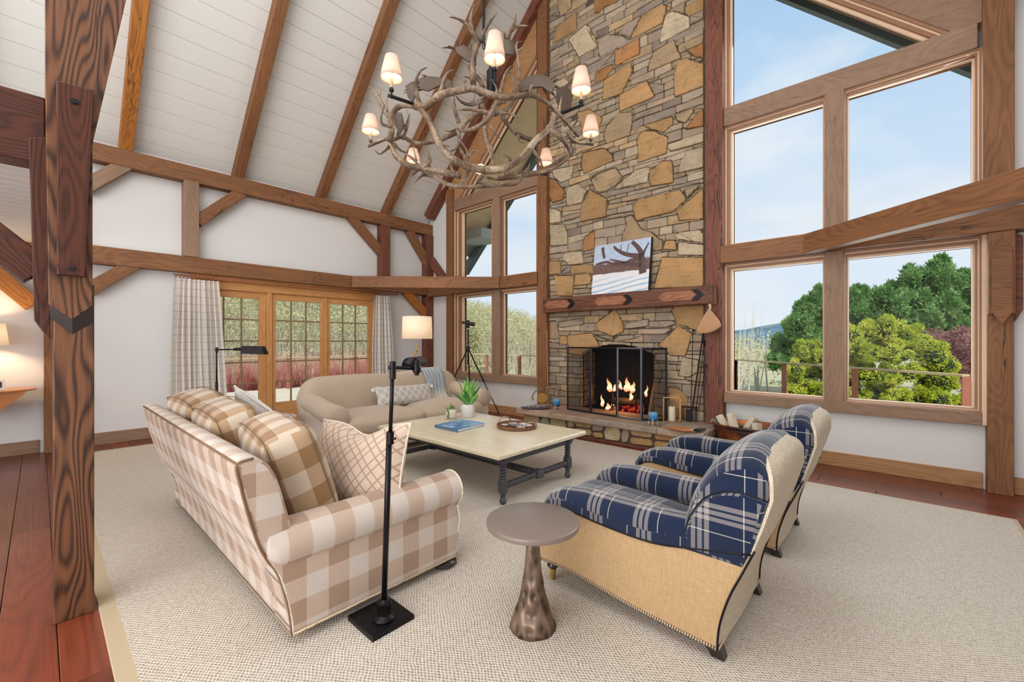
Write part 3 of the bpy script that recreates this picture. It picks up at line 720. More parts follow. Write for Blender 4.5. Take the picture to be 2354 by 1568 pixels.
BIG = [
 (A((285, -60), (440, -60), (445, 90), (325, 180), (300, 90)), TN), (A((275, 290), (490, 125), (500, 320), (240, 480), (235, 470)), OC),
 (A((405, 430), (600, 260), (640, 290), (650, 375), (700, 385), (720, 520), (520, 620)), LT), (A((690, -60), (985, -60), (940, 20), (800, 80), (740, 145), (695, 140)), RU),
 (A((735, 430), (870, 375), (1000, 390), (1085, 430), (750, 630), (735, 560)), GR), (A((925, 560), (1190, 415), (1195, 590), (930, 720), (915, 690)), RU),
 (A((975, 370), (1040, 260), (1205, 185), (1080, 410)), GR), (A((1215, 180), (1440, 45), (1480, 60), (1480, 130), (1440, 260), (1100, 430), (1090, 415)), OC),
 (A((1490, 150), (1560, 125), (1640, 145), (1740, 190), (1735, 300), (1410, 475), (1430, 310), (1460, 200)), LT), (A((1680, 70), (1900, -40), (1900, 90), (1745, 175), (1680, 140)), OC),
 (A((1345, 560), (1560, 435), (1645, 630), (1280, 780), (1300, 660)), TN), (A((1590, 660), (1700, 635), (1895, 695), (1895, 940), (1570, 1060), (1560, 850)), OC),
 (A((1705, 560), (1900, 460), (1900, 640), (1800, 620)), RU), (A((795, 880), (1090, 680), (1115, 770), (1000, 1020), (780, 1095)), OC),
 (A((705, 790), (890, 700), (905, 740), (805, 865), (700, 920)), RU), (A((960, 1040), (1270, 880), (1355, 1050), (1290, 1090), (960, 1215)), OC),
 (A((830, 1380), (940, 1230), (1105, 1225), (1115, 1290), (1085, 1480), (820, 1568), (790, 1480)), TN), (A((1230, 1365), (1560, 1270), (1555, 1350), (1450, 1455), (1300, 1405)), OC),
 (A((1575, 1260), (1765, 1185), (1785, 1210), (1690, 1345), (1600, 1325)), TN), (A((1680, 1415), (1850, 1190), (1900, 1180), (1900, 1370)), RU),
 (A((380, 860), (600, 690), (640, 880), (480, 930)), TN), (A((500, 1230), (640, 1190), (780, 1290), (740, 1420), (560, 1480)), OC),
 (B((1160, 80), (1215, 0), (1330, 0), (1500, 70), (1480, 250), (1165, 350)), OC), (B((1500, 150), (1900, 10), (1900, 120), (1540, 225), (1490, 200)), LT),
 (B((1610, 470), (1640, 330), (1720, 220), (1900, 175), (1885, 400)), LT), (B((565, 240), (800, 190), (880, 260), (900, 330), (575, 470), (545, 390)), OC),
 (B((235, 430), (475, 385), (440, 530), (320, 570), (240, 490)), LT), (B((650, 540), (720, 470), (925, 405), (1005, 520), (860, 650), (710, 670)), TN),
 (B((890, 650), (1140, 430), (1300, 390), (1270, 570)), LT), (B((1290, 560), (1295, 440), (1440, 330), (1530, 320), (1555, 400), (1550, 570), (1310, 610)), OC),
 (B((205, 520), (270, 540), (370, 660), (355, 760), (240, 790), (205, 730)), RU), (B((385, 620), (520, 580), (610, 660), (555, 790), (385, 830)), LT),
 (B((530, 1000), (570, 790), (640, 645), (835, 745), (825, 940)), OC), (B((1115, 820), (1180, 760), (1630, 645), (1705, 750), (1550, 890), (1150, 985), (1120, 890)), OC),
 (B((1590, 870), (1890, 620), (1895, 965), (1620, 985)), OC), (B((1670, 640), (1860, 590), (1710, 740)), TN), (B((205, 840), (320, 880), (325, 1000), (205, 1015)), LT),
 (B((205, 1025), (365, 1020), (400, 1120), (400, 1250), (210, 1260)), LT), (B((560, 1260), (590, 1160), (690, 1090), (690, 1290), (570, 1325)), RU),
 (B((985, 1190), (1040, 1020), (1015, 950), (1100, 920), (1200, 1070), (1310, 1110), (1440, 1210), (1430, 1310), (1310, 1320), (1300, 1380), (1000, 1380)), TN),
 (B((1560, 1150), (1620, 1110), (1850, 1085), (1900, 1150), (1895, 1235), (1600, 1190)), LT), (B((1605, 1360), (1615, 1215), (1895, 1245), (1895, 1365)), LT),
 (C((1350, 730), (1440, 410), (1875, 410), (1870, 690), (1840, 720)), OC), (B((345, 1400), (380, 1325), (560, 1320), (580, 1450), (420, 1470)), LT), (B((1445, 1300), (1470, 1205), (1585, 1200), (1590, 1310)), OC),
 (C((330, 595), (535, 600), (520, 810), (360, 810)), OC), (C((535, 700), (545, 590), (690, 580), (715, 610), (700, 690)), OC), (C((280, 450), (400, 450), (405, 580), (285, 595)), OC),
 (C((490, 580), (500, 490), (730, 480), (735, 565)), OC), (C((770, 1080), (880, 1000), (960, 940), (1045, 1090), (1040, 1180), (930, 1225), (770, 1160)), OC),
 (C((470, 1215), (720, 1190), (790, 1310), (700, 1450), (480, 1400)), OC), (C((1535, 960), (1600, 880), (1880, 880), (1890, 1050), (1790, 1160), (1600, 1100)), OC),
 (C((1390, 1310), (1520, 1200), (1610, 1110), (1750, 1200), (1680, 1430), (1520, 1420), (1450, 1350)), OC), (C((370, 1080), (620, 1035), (635, 1100), (385, 1135)), GR),
 (C((285, 1070), (350, 1065), (380, 1200), (375, 1250), (280, 1250)), TN), (C((375, 1300), (395, 1215), (460, 1220), (460, 1310)), OC),
 (D((1605, 450), (1640, 280), (1790, 310), (1780, 420), (1700, 460)), LT), (D((1515, 550), (1600, 545), (1690, 650), (1680, 850), (1520, 850)), OC),
 (C((720, 1200), (940, 1280), (800, 1275)), TN), (C((930, 1280), (1000, 1215), (1150, 1210), (1145, 1250)), GR), (C((1060, 1090), (1300, 1045), (1300, 1120), (1060, 1150)), GR), (C((1310, 1070), (1560, 1065), (1590, 1100), (1500, 1130), (1310, 1130)), GR), (C((1190, 1150), (1540, 1140), (1480, 1200), (1190, 1200)), GR),
]
colour = {}
def raster(poly, idn):
    P = [( (p[0]-SX0)/res, (p[1]-SZ0)/res) for p in poly]
    X, Z = np.meshgrid(np.arange(nx)+.5, np.arange(nz)+.5)
    ins = np.zeros_like(X, bool); j = len(P)-1
    for i in range(len(P)):
        (xi, zi), (xj, zj) = P[i], P[j]
        c = ((zi > Z) != (zj > Z)) & (X < (xj-xi)*(Z-zi)/((zj-zi) or 1e-9)+xi)
        ins ^= c; j = i
    return ins
for poly, c_ in BIG:
    w3 = [onY(u, v, YS-.04) for u, v in poly]
    m = raster([(p.x, p.z) for p in w3], rid)
    lab[m] = rid; colour[rid] = c_; rid += 1
def offtop(x, z): d_ = -x*ST+YS*CT; return 784-(z-CH)*FP/d_
for k in range(60):     # more large stones above the frame
    cx = rng.uniform(SX0+.15, SX1-.15); cz = rng.uniform(5.9, SZ1-.2); r0 = rng.uniform(.14, .27); n = rng.randint(5, 7); a0 = rng.uniform(0, 6)
    if offtop(cx, cz-r0) > -18: continue
    m = raster([(cx+r0*rng.uniform(.8, 1.2)*math.cos(a0+i*2*PI/n), cz+r0*rng.uniform(.6, .95)*math.sin(a0+i*2*PI/n)) for i in range(n)], rid)
    lab[m] = rid; colour[rid] = rng.choice((OC, TN, LT, RU)); rid += 1
# the fire opening (arched)
FX0, FX1, FZ1 = -3.98, -2.72, 1.40
X = SX0+(np.arange(nx)+.5)*res; Z = SZ0+(np.arange(nz)+.5)*res
XX, ZZ = np.meshgrid(X, Z); mid = (FX0+FX1)/2
arch = FZ1-.16*((XX-mid)/((FX1-FX0)/2))**2
lab[(XX > FX0) & (XX < FX1) & (ZZ < arch)] = 0
def shift(m, dz, dx):
    r = np.zeros_like(m); zs, ze = max(0, dz), m.shape[0]+min(0, dz); xs_, xe = max(0, dx), m.shape[1]+min(0, dx)
    r[zs:ze, xs_:xe] = m[zs-dz:ze-dz, xs_-dx:xe-dx]; return r
def trace(mask):
    """outer contour (cell corners) of the largest blob in a boolean mask"""
    H_, W__ = mask.shape; seen = np.zeros_like(mask); best = None; bs = 0
    todo = list(zip(*np.nonzero(mask)))
    for s in todo:
        if seen[s]: continue
        st = [s]; seen[s] = True; comp = [s]
        while st:
            a, b = st.pop()
            for da, db in ((1, 0), (-1, 0), (0, 1), (0, -1)):
                q = (a+da, b+db)
                if 0 <= q[0] < H_ and 0 <= q[1] < W__ and mask[q] and not seen[q]: seen[q] = True; st.append(q); comp.append(q)
        if len(comp) > bs: bs = len(comp); best = comp
    if bs < 14: return None
    S = set(best); E_ = {}
    for a, b in best:
        for (da, db, p, q) in ((-1, 0, (b, a), (b+1, a)), (0, 1, (b+1, a), (b+1, a+1)), (1, 0, (b+1, a+1), (b, a+1)), (0, -1, (b, a+1), (b, a))):
            if (a+da, b+db) not in S: E_.setdefault(p, []).append(q)
    start = min(E_); loop = [start]; cur = start
    for _ in range(20000):
        nxt = E_[cur].pop()
        if not E_[cur]: del E_[cur]
        if nxt == start: break
        loop.append(nxt); cur = nxt
        if cur not in E_: break
    return loop
def simplify(P, eps):
    if len(P) < 4: return P
    def dp(a, b):
        if b <= a+1: return []
        p, q = np.array(P[a], float), np.array(P[b % len(P)], float); d = q-p; Ld = np.hypot(*d) or 1e-9
        ds = [abs(d[0]*(P[i][1]-p[1])-d[1]*(P[i][0]-p[0]))/Ld for i in range(a+1, b)]
        k = int(np.argmax(ds))
        if ds[k] < eps: return []
        k += a+1; return dp(a, k)+[k]+dp(k, b)
    h = len(P)//2
    idx = [0]+dp(0, h)+[h]+dp(h, len(P))
    return [P[i] for i in idx]
def stone_mesh(poly, depth, rr, tilt=.006):
    """poly in (x, z); y = 0 is the wall, front face towards -y"""
    P = [Vector(p) for p in poly]
    Q = []
    for i in range(len(P)):
        a, b, c_ = P[i-1], P[i], P[(i+1) % len(P)]; la, lb = (a-b).length, (c_-b).length; k_ = min(.013, la*.3, lb*.3)
        Q += [tuple(b+(a-b)*(k_/max(la, 1e-6))), tuple(b+(c_-b)*(k_/max(lb, 1e-6)))]
    c = sum((Vector(p) for p in Q), Vector((0, 0)))/len(Q)
    tx, tz = rr.uniform(-tilt, tilt), rr.uniform(-tilt, tilt)
    def lay(ins, y): 
        R = inset_ring(Q, ins) if ins else Q
        return [(p[0], y+(0 if y > -.005 else (p[0]-c.x)*tx*6+(p[1]-c.y)*tz*6), p[1]) for p in R]
    mb = MB(); mb.loft([lay(0, .0), lay(0, -depth*.55), lay(.004, -depth*.9), lay(.010, -depth)], True)
    return mb
def hexv(h): return srgb(h)
cnt = 0; thin = []
ids = np.unique(lab)
rr = random.Random(9)
sizes = []
for i in ids:
    if i == 0: continue
    zs_, xs_ = np.nonzero(lab == i)
    z0, z1, x0, x1 = zs_.min(), zs_.max()+1, xs_.min(), xs_.max()+1
    sub = np.zeros((z1-z0+2, x1-x0+2), bool); sub[1:-1, 1:-1] = lab[z0:z1, x0:x1] == i
    lp = trace(sub)
    if not lp: continue
    lp = [((p[0]-1+x0)*res+SX0, (p[1]-1+z0)*res+SZ0) for p in lp]
    sp = simplify(lp, .011)
    if len(sp) < 3: continue
    sp = inset_ring(sp, .0042)
    area = abs(sum(sp[k-1][0]*sp[k][1]-sp[k][0]*sp[k-1][1] for k in range(len(sp))))/2
    cz = sum(p[1] for p in sp)/len(sp)
    if area < .0018: continue
    sizes.append((cz, area, i, sp))
sizes.sort(key=lambda q: (offtop(sum(p[0] for p in q[3])/len(q[3]), min(p[1] for p in q[3])) < 0, -q[1]))
rest = MB()
for n_, (cz, area, i, sp) in enumerate(sizes):
    dpt = rr.uniform(.035, .06) if i in colour else rr.uniform(.025, .05)
    mb = stone_mesh(sp, dpt, rr)
    if n_ < 296:
        c_ = srgb(colour[i]) if i in colour else srgb(rr.choice(('#a39683', '#ac9c88', '#988a7b', '#b0a086', '#9b8b78', '#887b70', '#b29877', '#a08d78')))
        k_ = rr.uniform(.85, 1.15); c_ = tuple(q*k_ for q in c_[:3])
        mb.build('stone', M_stone, ch, M=Matrix.Translation((0, YS, 0)), tint=c_)
    else:
        rest.add([(p[0], p[1]+YS, p[2]) for p in mb.v], mb.f)
rest.build('upper_stones', M_stone, ch, tint=srgb('#9a8a72')[:3], kind='stuff')
MB().box((SX0-.02, YS-.006, .3), (FX0-.02, YS+.6, 1.45)).box((FX1+.02, YS-.006, .3), (SX1+.02, YS+.6, 1.45)).box((SX0-.02, YS-.006, 1.38), (SX1+.02, YS+.6, 8.2)).build('mortar', M_mortar, ch)
# firebox
M_soot = simple('sooty_brick', '#1c1917', .95, bump=.6, bscale=25, var=.3)
MB().box((FX0-.05, YS+.55, .25), (FX1+.05, YS+.62, 1.5)).box((FX0-.05, YS+.02, .25), (FX0+.0, YS+.6, 1.42)).box((FX1, YS+.02, .25), (FX1+.05, YS+.6, 1.42)).box((FX0, YS-.02, 1.385), (FX1, YS+.6, 1.45)).build('firebox', M_soot, ch)
for side, x_ in ((0, FX0+.002), (1, FX1-.002)):
    z = .34
    while z < 1.2:
        h_ = rr.uniform(.09, .16); y = YS-.0
        while y < YS+.3:
            w__ = rr.uniform(.12, .2); d_ = .025
            MB().box((x_ if not side else x_-d_, y+.004, z+.005), (x_+d_ if not side else x_, min(y+w__, YS+.34)-.004, z+h_-.005)).build('stone', M_stone, ch, bevel=.008, tint=tuple(q*.55 for q in srgb('#8a7c6c')[:3]))
            y += w__
        z += h_
# raised hearth: slabs on a low stone wall
HX0, HX1, HY = -4.74, -1.74, 5.33
xs = [HX0, -4.05, -3.28, -2.32, HX1]
for i in range(4):
    a, b = xs[i]+.003, xs[i+1]-.003
    yb = 6.16
    n = 10; mb = MB(); rings = []
    front = [(a+(b-a)*k/n, HY+.018*mnoise.noise(Vector((a*3+k*.7, 2.2, 0))) - (.03 if i == 3 and k > 5 else 0)*0) for k in range(n+1)]
    bot = [(x, y+.012*mnoise.noise(Vector((x*9, 7, 1)))) for x, y in front]
    pt = front+[(b, yb), (a, yb)]; pb = bot+[(b, yb), (a, yb)]
    mb.loft([[(x, y+.01, .245) for x, y in pb], [(x, y-.004, .262) for x, y in pb], [(x, y, .318) for x, y in pt], [(x, y+.012, .335) for x, y in pt]])
    mb.build('hearth_slab', M_stone, ch, tint=srgb(('#a98f7e', '#9a8676', '#8f8275', '#9c8a7a')[i])[:3])
x = HX0+.05
MB().box((HX0+.06, 5.47, .0), (HX1-.06, 6.2, .25)).build('hearth_core', M_mortar, ch)
while x < HX1-.1:
    w__ = rr.uniform(.12, .42); w__ = min(w__, HX1-.05-x)
    if w__ < .08: break
    split = rr.random() < .45
    sz_ = rr.uniform(.10, .17); zl = [(.035, .24)] if not split else [(.035, sz_), (sz_+.006, .24)]
    for a, b in zl:
        j_ = min(.05, w__*.25); pl = [(x+.006+rr.uniform(0, j_), a+.004), (x+w__-.006-rr.uniform(0, j_), a+.004+rr.uniform(0, .02)), (x+w__-.006, (a+b)/2), (x+w__-.006-rr.uniform(0, j_), b-.004), (x+.006+rr.uniform(0, j_), b-.004-rr.uniform(0, .02)), (x+.006, (a+b)/2+rr.uniform(-.03, .03))]
        stone_mesh(pl, .035, rr).build('stone', M_stone, ch, M=Matrix.Translation((0, 5.475, 0)), tint=tuple(q*rr.uniform(.9, 1.15) for q in srgb(rr.choice((OC, TN, GR, LT)))[:3]))
    x += w__
for y in np.arange(5.5, 6.1, .2):
    stone_mesh([(0, .04), (.18, .04), (.185, .23), (.005, .235)], .03, rr).build('stone', M_stone, ch, M=Matrix.Translation((HX1-.065, y, 0)) @ Matrix.Rotation(PI/2, 4, 'Z'), tint=srgb(TN)[:3])
tag(abeam('trim_1', (HX0+.04, 5.415, 0), (HX1-.1, 5.44, .035), M_red, bevel=.003), 'thin wood trim along the foot of the hearth', kind='structure')

# mantel timber with chevron carvings
mt = thing('mantel_beam', 'dark timber mantel with three carved arrow panels', 'mantel', (-3.3, 6.0, 1.95))
mx0, mx1 = onY(1247, 700, 5.93).x, onY(1637, 690, 5.93).x
M_mantel = wood('mantel_oak', '#3d2219', '#80523c', .8, .7, .6, .35)
abeam('timber', (mx0, 5.93, 1.945), (mx1, 6.2, 2.19), M_mantel, mt, bevel=.01)
M_mpan = wood('mantel_panel_oak', '#6b3c28', '#b0785a', .8, .7, .6, .3)
for (u0, u1, v0, v1) in ((1252, 1310, 687, 712), (1366, 1440, 676, 704), (1513, 1600, 668, 697)):
    a, b = onY(u0, 700, 5.92).x, onY(u1, 700, 5.92).x; zc_ = 2.07; h_ = .066
    MB().prism([(a+.07, zc_-h_), (b-.07, zc_-h_), (b, zc_), (b-.07, zc_+h_), (a+.07, zc_+h_), (a, zc_)], 5.915, 5.935).build('raised_panel', M_mpan, mt, bevel=.006)
    MB().prism([(b-.06, zc_-h_-.012), (b+.02, zc_-h_-.012), (b+.10, zc_), (b+.02, zc_+h_+.012), (b-.06, zc_+h_+.012), (b+.012, zc_)], 5.924, 5.935).build('chevron_notch', M_black, mt)
for (x_, z_) in ((mx0+.04, 2.13), (mx0+.04, 2.0), (mx1-.06, 2.12)): MB().lathe([(.011, -.004), (.011, 0), (.001, .001)], (x_, 5.932, z_), 10, axis='y').build('peg', M_black, mt)
abeam('bracket', (mx1-.01, 5.97, 1.93), (mx1+.03, 6.06, 2.19), M_mantel, mt)

# ---- picture: winter tree on canvas leaning on the mantel
def m_paint():
    g = NG('winter_picture'); uv = g.n('ShaderNodeTexCoord').outputs['UV']; sp = g.n('ShaderNodeSeparateXYZ', {0: uv}); x, y = sp.outputs[0], sp.outputs[1]
    n1 = g.n('ShaderNodeTexNoise', {'Vector': uv, 'Scale': 6., 'Detail': 6}).outputs[0]
    n2 = g.n('ShaderNodeTexNoise', {'Vector': uv, 'Scale': 34., 'Detail': 6, 'Roughness': .8}).outputs[0]
    sky = g.mix(g.ramp(n2, [(.46, V(0)), (.52, V(1))]), srgb('#8fb2d8'), srgb('#dbe3ee'))
    tw = g.ramp(n2, [(.53, V(0)), (.57, V(1))]); sky = g.mix(g.math('MULTIPLY', tw, .7), sky, srgb('#574a50'))
    bush = g.mix(g.ramp(n2, [(.4, V(0)), (.6, V(1))]), srgb('#4a4240'), srgb('#8a6a60'))
    bf = g.ramp(g.math('ADD', y, g.math('MULTIPLY', n1, .14)), [(.66, V(1)), (.70, V(0))])
    c = g.mix(bf, sky, bush)
    band = g.n('ShaderNodeTexWave', {'Vector': g.n('ShaderNodeMapping', {0: uv, 'Rotation': (0, 0, 1.25), 'Scale': (1.6, 2.6, 1)}).outputs[0], 'Scale': 1.3, 'Distortion': 3., 'Detail': 2.}).outputs['Fac']
    snow = g.mix(g.ramp(band, [(.72, V(0)), (.86, V(1))]), srgb('#e4e3e8'), srgb('#9cc0da'))
    snow = g.mix(g.ramp(y, [(.22, V(1)), (.34, V(0))]), srgb('#dedfe5'), snow)
    sf = g.ramp(g.math('ADD', y, g.math('MULTIPLY', n1, .05)), [(.42, V(1)), (.435, V(0))])
    c = g.mix(sf, c, snow); return g.end(c, .6, spec=.2)
pt = thing('canvas_picture', 'canvas picture of a winter tree in snow leaning on the mantel', 'picture', (-3.24, 6.05, 2.19))
pa, pb = onY(1361, 670, 6.02).x, onY(1491, 665, 6.02).x
def tilt_y(z): return 6.00+(z-2.19)*.14
def canvas(x0, x1, z0, z1, th, nm, m, par, dy=0., uvs=True):
    mb = MB(); p = [(x0, tilt_y(z0)+dy, z0), (x1, tilt_y(z0)+dy, z0), (x1, tilt_y(z1)+dy, z1), (x0, tilt_y(z1)+dy, z1)]
    mb.add(p, [(0, 1, 2, 3)], [[(0, 0), (1, 0), (1, 1), (0, 1)]]); q = [(a, b+th, c) for a, b, c in p]
    mb.add(p+q, [(0, 4, 5, 1), (1, 5, 6, 2), (2, 6, 7, 3), (3, 7, 4, 0), (7, 6, 5, 4)]); return mb.build(nm, m, par)
canvas(pa, pb, 2.192, 3.0, .03, 'print', m_paint(), pt)
canvas(pb, pb+.012, 2.192, 3.0, .035, 'edge', M_black, pt)
M_bark = simple('print_bark', '#5b4546', .8, var=.3, vscale=40)
def branch(pts, rad):
    mb = MB(); P = []
    for (u, v) in pts: P.append(Vector((pa+(pb-pa)*u, tilt_y(2.192+.808*v)-.0015, 2.192+.808*v)))
    P = spline(P, 4); n = len(P); vs = []
    for i, p in enumerate(P):
        t = (P[min(i+1, n-1)]-P[max(i-1, 0)]).normalized(); s = Vector((-t.z, 0, t.x)); k = 1.35*(rad[0]+(rad[1]-rad[0])*i/(n-1))
        for q in (p+s*k, p-s*k): vs.append((q.x, tilt_y(q.z)-.0015, q.z))
    mb.add(vs, [(2*i, 2*i+1, 2*i+3, 2*i+2) for i in range(n-1)]); return mb
bm_ = MB()
for pts, rad in ((((.90, .33), (.88, .45), (.87, .6), (.84, .74), (.78, .85), (.68, .97)), (.045, .02)), (((.86, .66), (.7, .7), (.55, .76), (.42, .86), (.36, .93)), (.03, .014)), (((.86, .6), (.7, .62), (.58, .58), (.45, .63), (.3, .68)), (.018, .008)), (((.86, .5), (.72, .52), (.55, .56), (.35, .58), (.25, .64), (.05, .62)), (.03, .012)), (((.88, .68), (.92, .8), (.97, .9)), (.016, .006)), (((.15, .95), (.17, .84), (.2, .72)), (.02, .016)), (((.5, .8), (.49, .95)), (.006, .004)), (((.6, .78), (.64, .95)), (.005, .004))):
    b_ = branch(pts, rad); bm_.add(b_.v, b_.f)
bm_.build('painted_tree', M_bark, pt)

# ---- fire screen (five hinged panels)
M_mesh = NG('screen_mesh'); g = M_mesh
t_ = g.n('ShaderNodeBsdfTransparent', {0: (1, 1, 1, 1)}); d_ = g.n('ShaderNodeBsdfDiffuse', {0: srgb('#14141a')}); m_ = g.n('ShaderNodeMixShader', {0: .5, 1: t_, 2: d_}); g.t.links.new(m_.outputs[0], g.o.inputs[0]); M_mesh = g.m
fs = thing('fire_screen', 'black folding mesh screen standing before the fire', 'fire screen', (-3.28, 5.7, .335))
pts = [(-4.02, 5.80), (-3.50, 5.66), (-3.08, 5.69), (-2.665, 5.645), (-2.40, 5.92)]
pts = [(onY(1304, 946, 5.76).x, 5.76), (onY(1358, 950, 5.70).x, 5.70), (onY(1419, 959, 5.675).x, 5.675), (onY(1475, 968, 5.64).x, 5.64), (onY(1533, 940, 5.90).x, 5.90)]
M_scr = simple('black_screen_frame', '#1d1e26', .4, .5); M_scr2 = simple('grey_screen_frame', '#6f7078', .4, .6)
for i in range(4):
    a, b = Vector((*pts[i], 0)), Vector((*pts[i+1], 0)); pn = MB(); d = (b-a).normalized(); r_ = .0135
    for p, q in (((a+d*.008, .34), (a+d*.008, 1.352)), ((b-d*.008, .34), (b-d*.008, 1.352))):
        pn.tube([(p[0].x, p[0].y, p[1]), (q[0].x, q[0].y, q[1])], r_, 6)
    for z_ in (.35, 1.345): pn.tube([(a.x, a.y, z_), (b.x, b.y, z_)], r_, 6)
    f_ = pn.build('screen_panel', M_scr2 if i == 2 else M_scr, fs)
    MB().add([(a.x, a.y, .35), (b.x, b.y, .35), (b.x, b.y, 1.345), (a.x, a.y, 1.345)], [(0, 1, 2, 3)]).build('wire_mesh', M_mesh, f_)

# ---- fire: andirons, logs, flames
gr = thing('andirons', 'black iron andirons holding the logs in the firebox', 'andirons', (-3.2, 6.3, .3))
for x_ in (-3.42, -3.02):
    MB().tube([(x_, 6.18, .27), (x_, 6.18, .62)], .012, 8).tube([(x_, 6.16, .40), (x_, 6.6, .40)], .01, 8).tube([(x_-.06, 6.16, .25), (x_, 6.18, .33), (x_+.06, 6.16, .25)], .01, 8).build('andiron', M_iron, gr)
MB().box((FX0, YS-.05, .22), (FX1, YS+.56, .25)).build('hearth_floor', M_soot, ch)
M_char = simple('charred_log', '#2a211d', .95, bump=.8, bscale=30, var=.3); M_log = simple('birch_bark', '#8f8376', .9, bump=.6, bscale=30, var=.25)
g = NG('glowing_log'); nz = g.n('ShaderNodeTexNoise', {'Vector': tex(g), 'Scale': 14., 'Detail': 5}).outputs[0]
e_ = g.n('ShaderNodeEmission', {0: g.ramp(nz, [(.42, srgb('#1c0806')), (.52, srgb('#a81e18')), (.66, srgb('#ff6a3a'))]), 1: 1.1}); g.t.links.new(e_.outputs[0], g.o.inputs[0]); M_glow = g.m
def logthing(name, lab, p0, p1, r_, m, grp=None):
    pp = spline([p0, (Vector(p0)+Vector(p1))/2+Vector((0, 0, .01)), p1], 4)
    mb = MB().tube(pp, [r_*random.uniform(.9, 1.05) for _ in pp], 12); o = mb.build(name, m, None, smooth='auto'); return tag(o, lab, 'log', grp)
logthing('burning_log', 'charred log lying across the fire', (-3.50, 6.30, .47), (-2.98, 6.34, .46), .065, M_char)
logthing('burning_log', 'glowing red log low in the fire', (-3.18, 6.24, .36), (-2.98, 6.36, .40), .085, M_glow)
logthing('burning_log', 'glowing pale log at the left of the fire', (-3.46, 6.22, .335), (-3.24, 6.30, .345), .06, M_glow)
logthing('upright_log', 'pale split log standing upright at the right of the firebox', (-2.80, 6.22, .30), (-2.755, 6.34, .82), .05, simple('split_log', '#8f7a64', .9, bump=.5, bscale=30))
def m_flame():
    g = NG('flame'); tc_ = g.n('ShaderNodeTexCoord').outputs['Generated']; sp = g.n('ShaderNodeSeparateXYZ', {0: tc_})
    c = g.ramp(sp.outputs[2], [(0, srgb('#ff7a3a')), (.35, srgb('#fff0c8')), (.6, srgb('#ffd28a')), (1, srgb('#e8401c'))]); e_ = g.n('ShaderNodeEmission', {0: c, 1: 2.1})
    t_ = g.n('ShaderNodeBsdfTransparent', {0: (1, 1, 1, 1)}); m_ = g.n('ShaderNodeMixShader', {0: g.ramp(sp.outputs[2], [(.0, V(.95)), (.7, V(.8)), (1, V(.35))]), 1: t_, 2: e_}); g.t.links.new(m_.outputs[0], g.o.inputs[0]); return g.m
M_fl = m_flame()
fr = thing('fire', 'bright orange flames over the burning logs', 'fire', (-3.2, 6.3, .4))
for (u, v0, v1, wd, lean) in ((1404, 900, 868, 13, -8), (1412, 899, 880, 10, 4), (1428, 895, 872, 8, -5), (1442, 900, 866, 16, -1), (1452, 902, 876, 14, 6), (1484, 912, 884, 7, 5), (1386, 935, 905, 9, -4), (1408, 938, 915, 7, 5), (1450, 920, 896, 9, 2), (1398, 942, 925, 12, 0)):
    b = onY(u, v0, 6.28); t2 = onY(u+lean, v1, 6.28); P = [b.lerp(t2, k/6)+Vector((.012*math.sin(k*1.7+u), 0, 0)) for k in range(7)]
    r0 = wd/984.7*6.6*1.65
    MB().tube(P, [r0*q for q in (.35, .62, .6, .45, .3, .15, .02)], 8, flat=(.6, .45)).build('flame', M_fl, fr, smooth=True)
light('fire_glow', 'POINT', (-3.2, 6.2, .62), 14, (1, .45, .15), shadow_soft_size=.12)
# ------------------------------------------------------------------ rug
rg = thing('area_rug', 'huge cream woven wool rug with a linen binding', 'rug', (-3.5, 2.7, 0))
RA, RB, RC, RD = -7.77, .70, .215, 5.29
MB().box((RA+.07, RC+.07, .001), (RB-.03, RD-.03, .014)).build('rug_field', M_rug, rg)
for nm, a, b in (('near', (RA, RC), (RB, RC+.075)), ('far', (RA, RD-.035), (RB, RD)), ('left', (RA, RC+.075), (RA+.075, RD-.035)), ('right', (RB-.035, RC+.075), (RB, RD-.035))):
    MB().box((a[0], a[1], .001), (b[0], b[1], .012)).build('binding', M_rugb, rg, bevel=.004)

M_pipe_b = simple('dark_piping', '#75593f', .7); M_pipe_l = simple('pale_piping', '#d9cbb9', .8)
def rope_mat():
    g = NG('nailhead_rope'); wv = g.n('ShaderNodeTexWave', {'Vector': tex(g), 'Scale': 26., 'Distortion': 1.}).outputs['Fac']
    return g.end(g.ramp(wv, [(.3, srgb('#3a2c22')), (.6, srgb('#b9a287'))]), .5, .2)
M_rope = rope_mat()

# ------------------------------------------------------------------ gingham sofa (its back to the viewer)
s1 = thing('gingham_sofa', 'beige gingham check sofa with rolled arms seen from behind', 'sofa', (-3.4, 1.3, 0))
SA, SB = -4.66, -2.12
prof = [(.80, .06), (.795, .13), (.777, .24), (.739, .377), (.69, .466), (.65, .568), (.607, .735), (.585, .84), (.574, .895), (.585, .922), (.64, .93), (.70, .90), (.745, .80), (.78, .66), (.82, .5), (.90, .3), (.93, .06)]
soft_prism(MB_ := MB(), prof, SA+.003, SB-.003, 'x', r=.014, n=70, smooth=1, uv=True); MB_.build('sofa_back', M_gingham, s1, smooth=True)
MB().tube(spline([(SB-.004, y-.002, z) for y, z in prof[:11]], 4), .0055, 6).build('piping', M_pipe_b, s1, smooth=True)
MB().tube([(SA+.03, .578, .912), (SB-.02, .578, .912)], .005, 6).build('piping', M_pipe_b, s1, smooth=True)
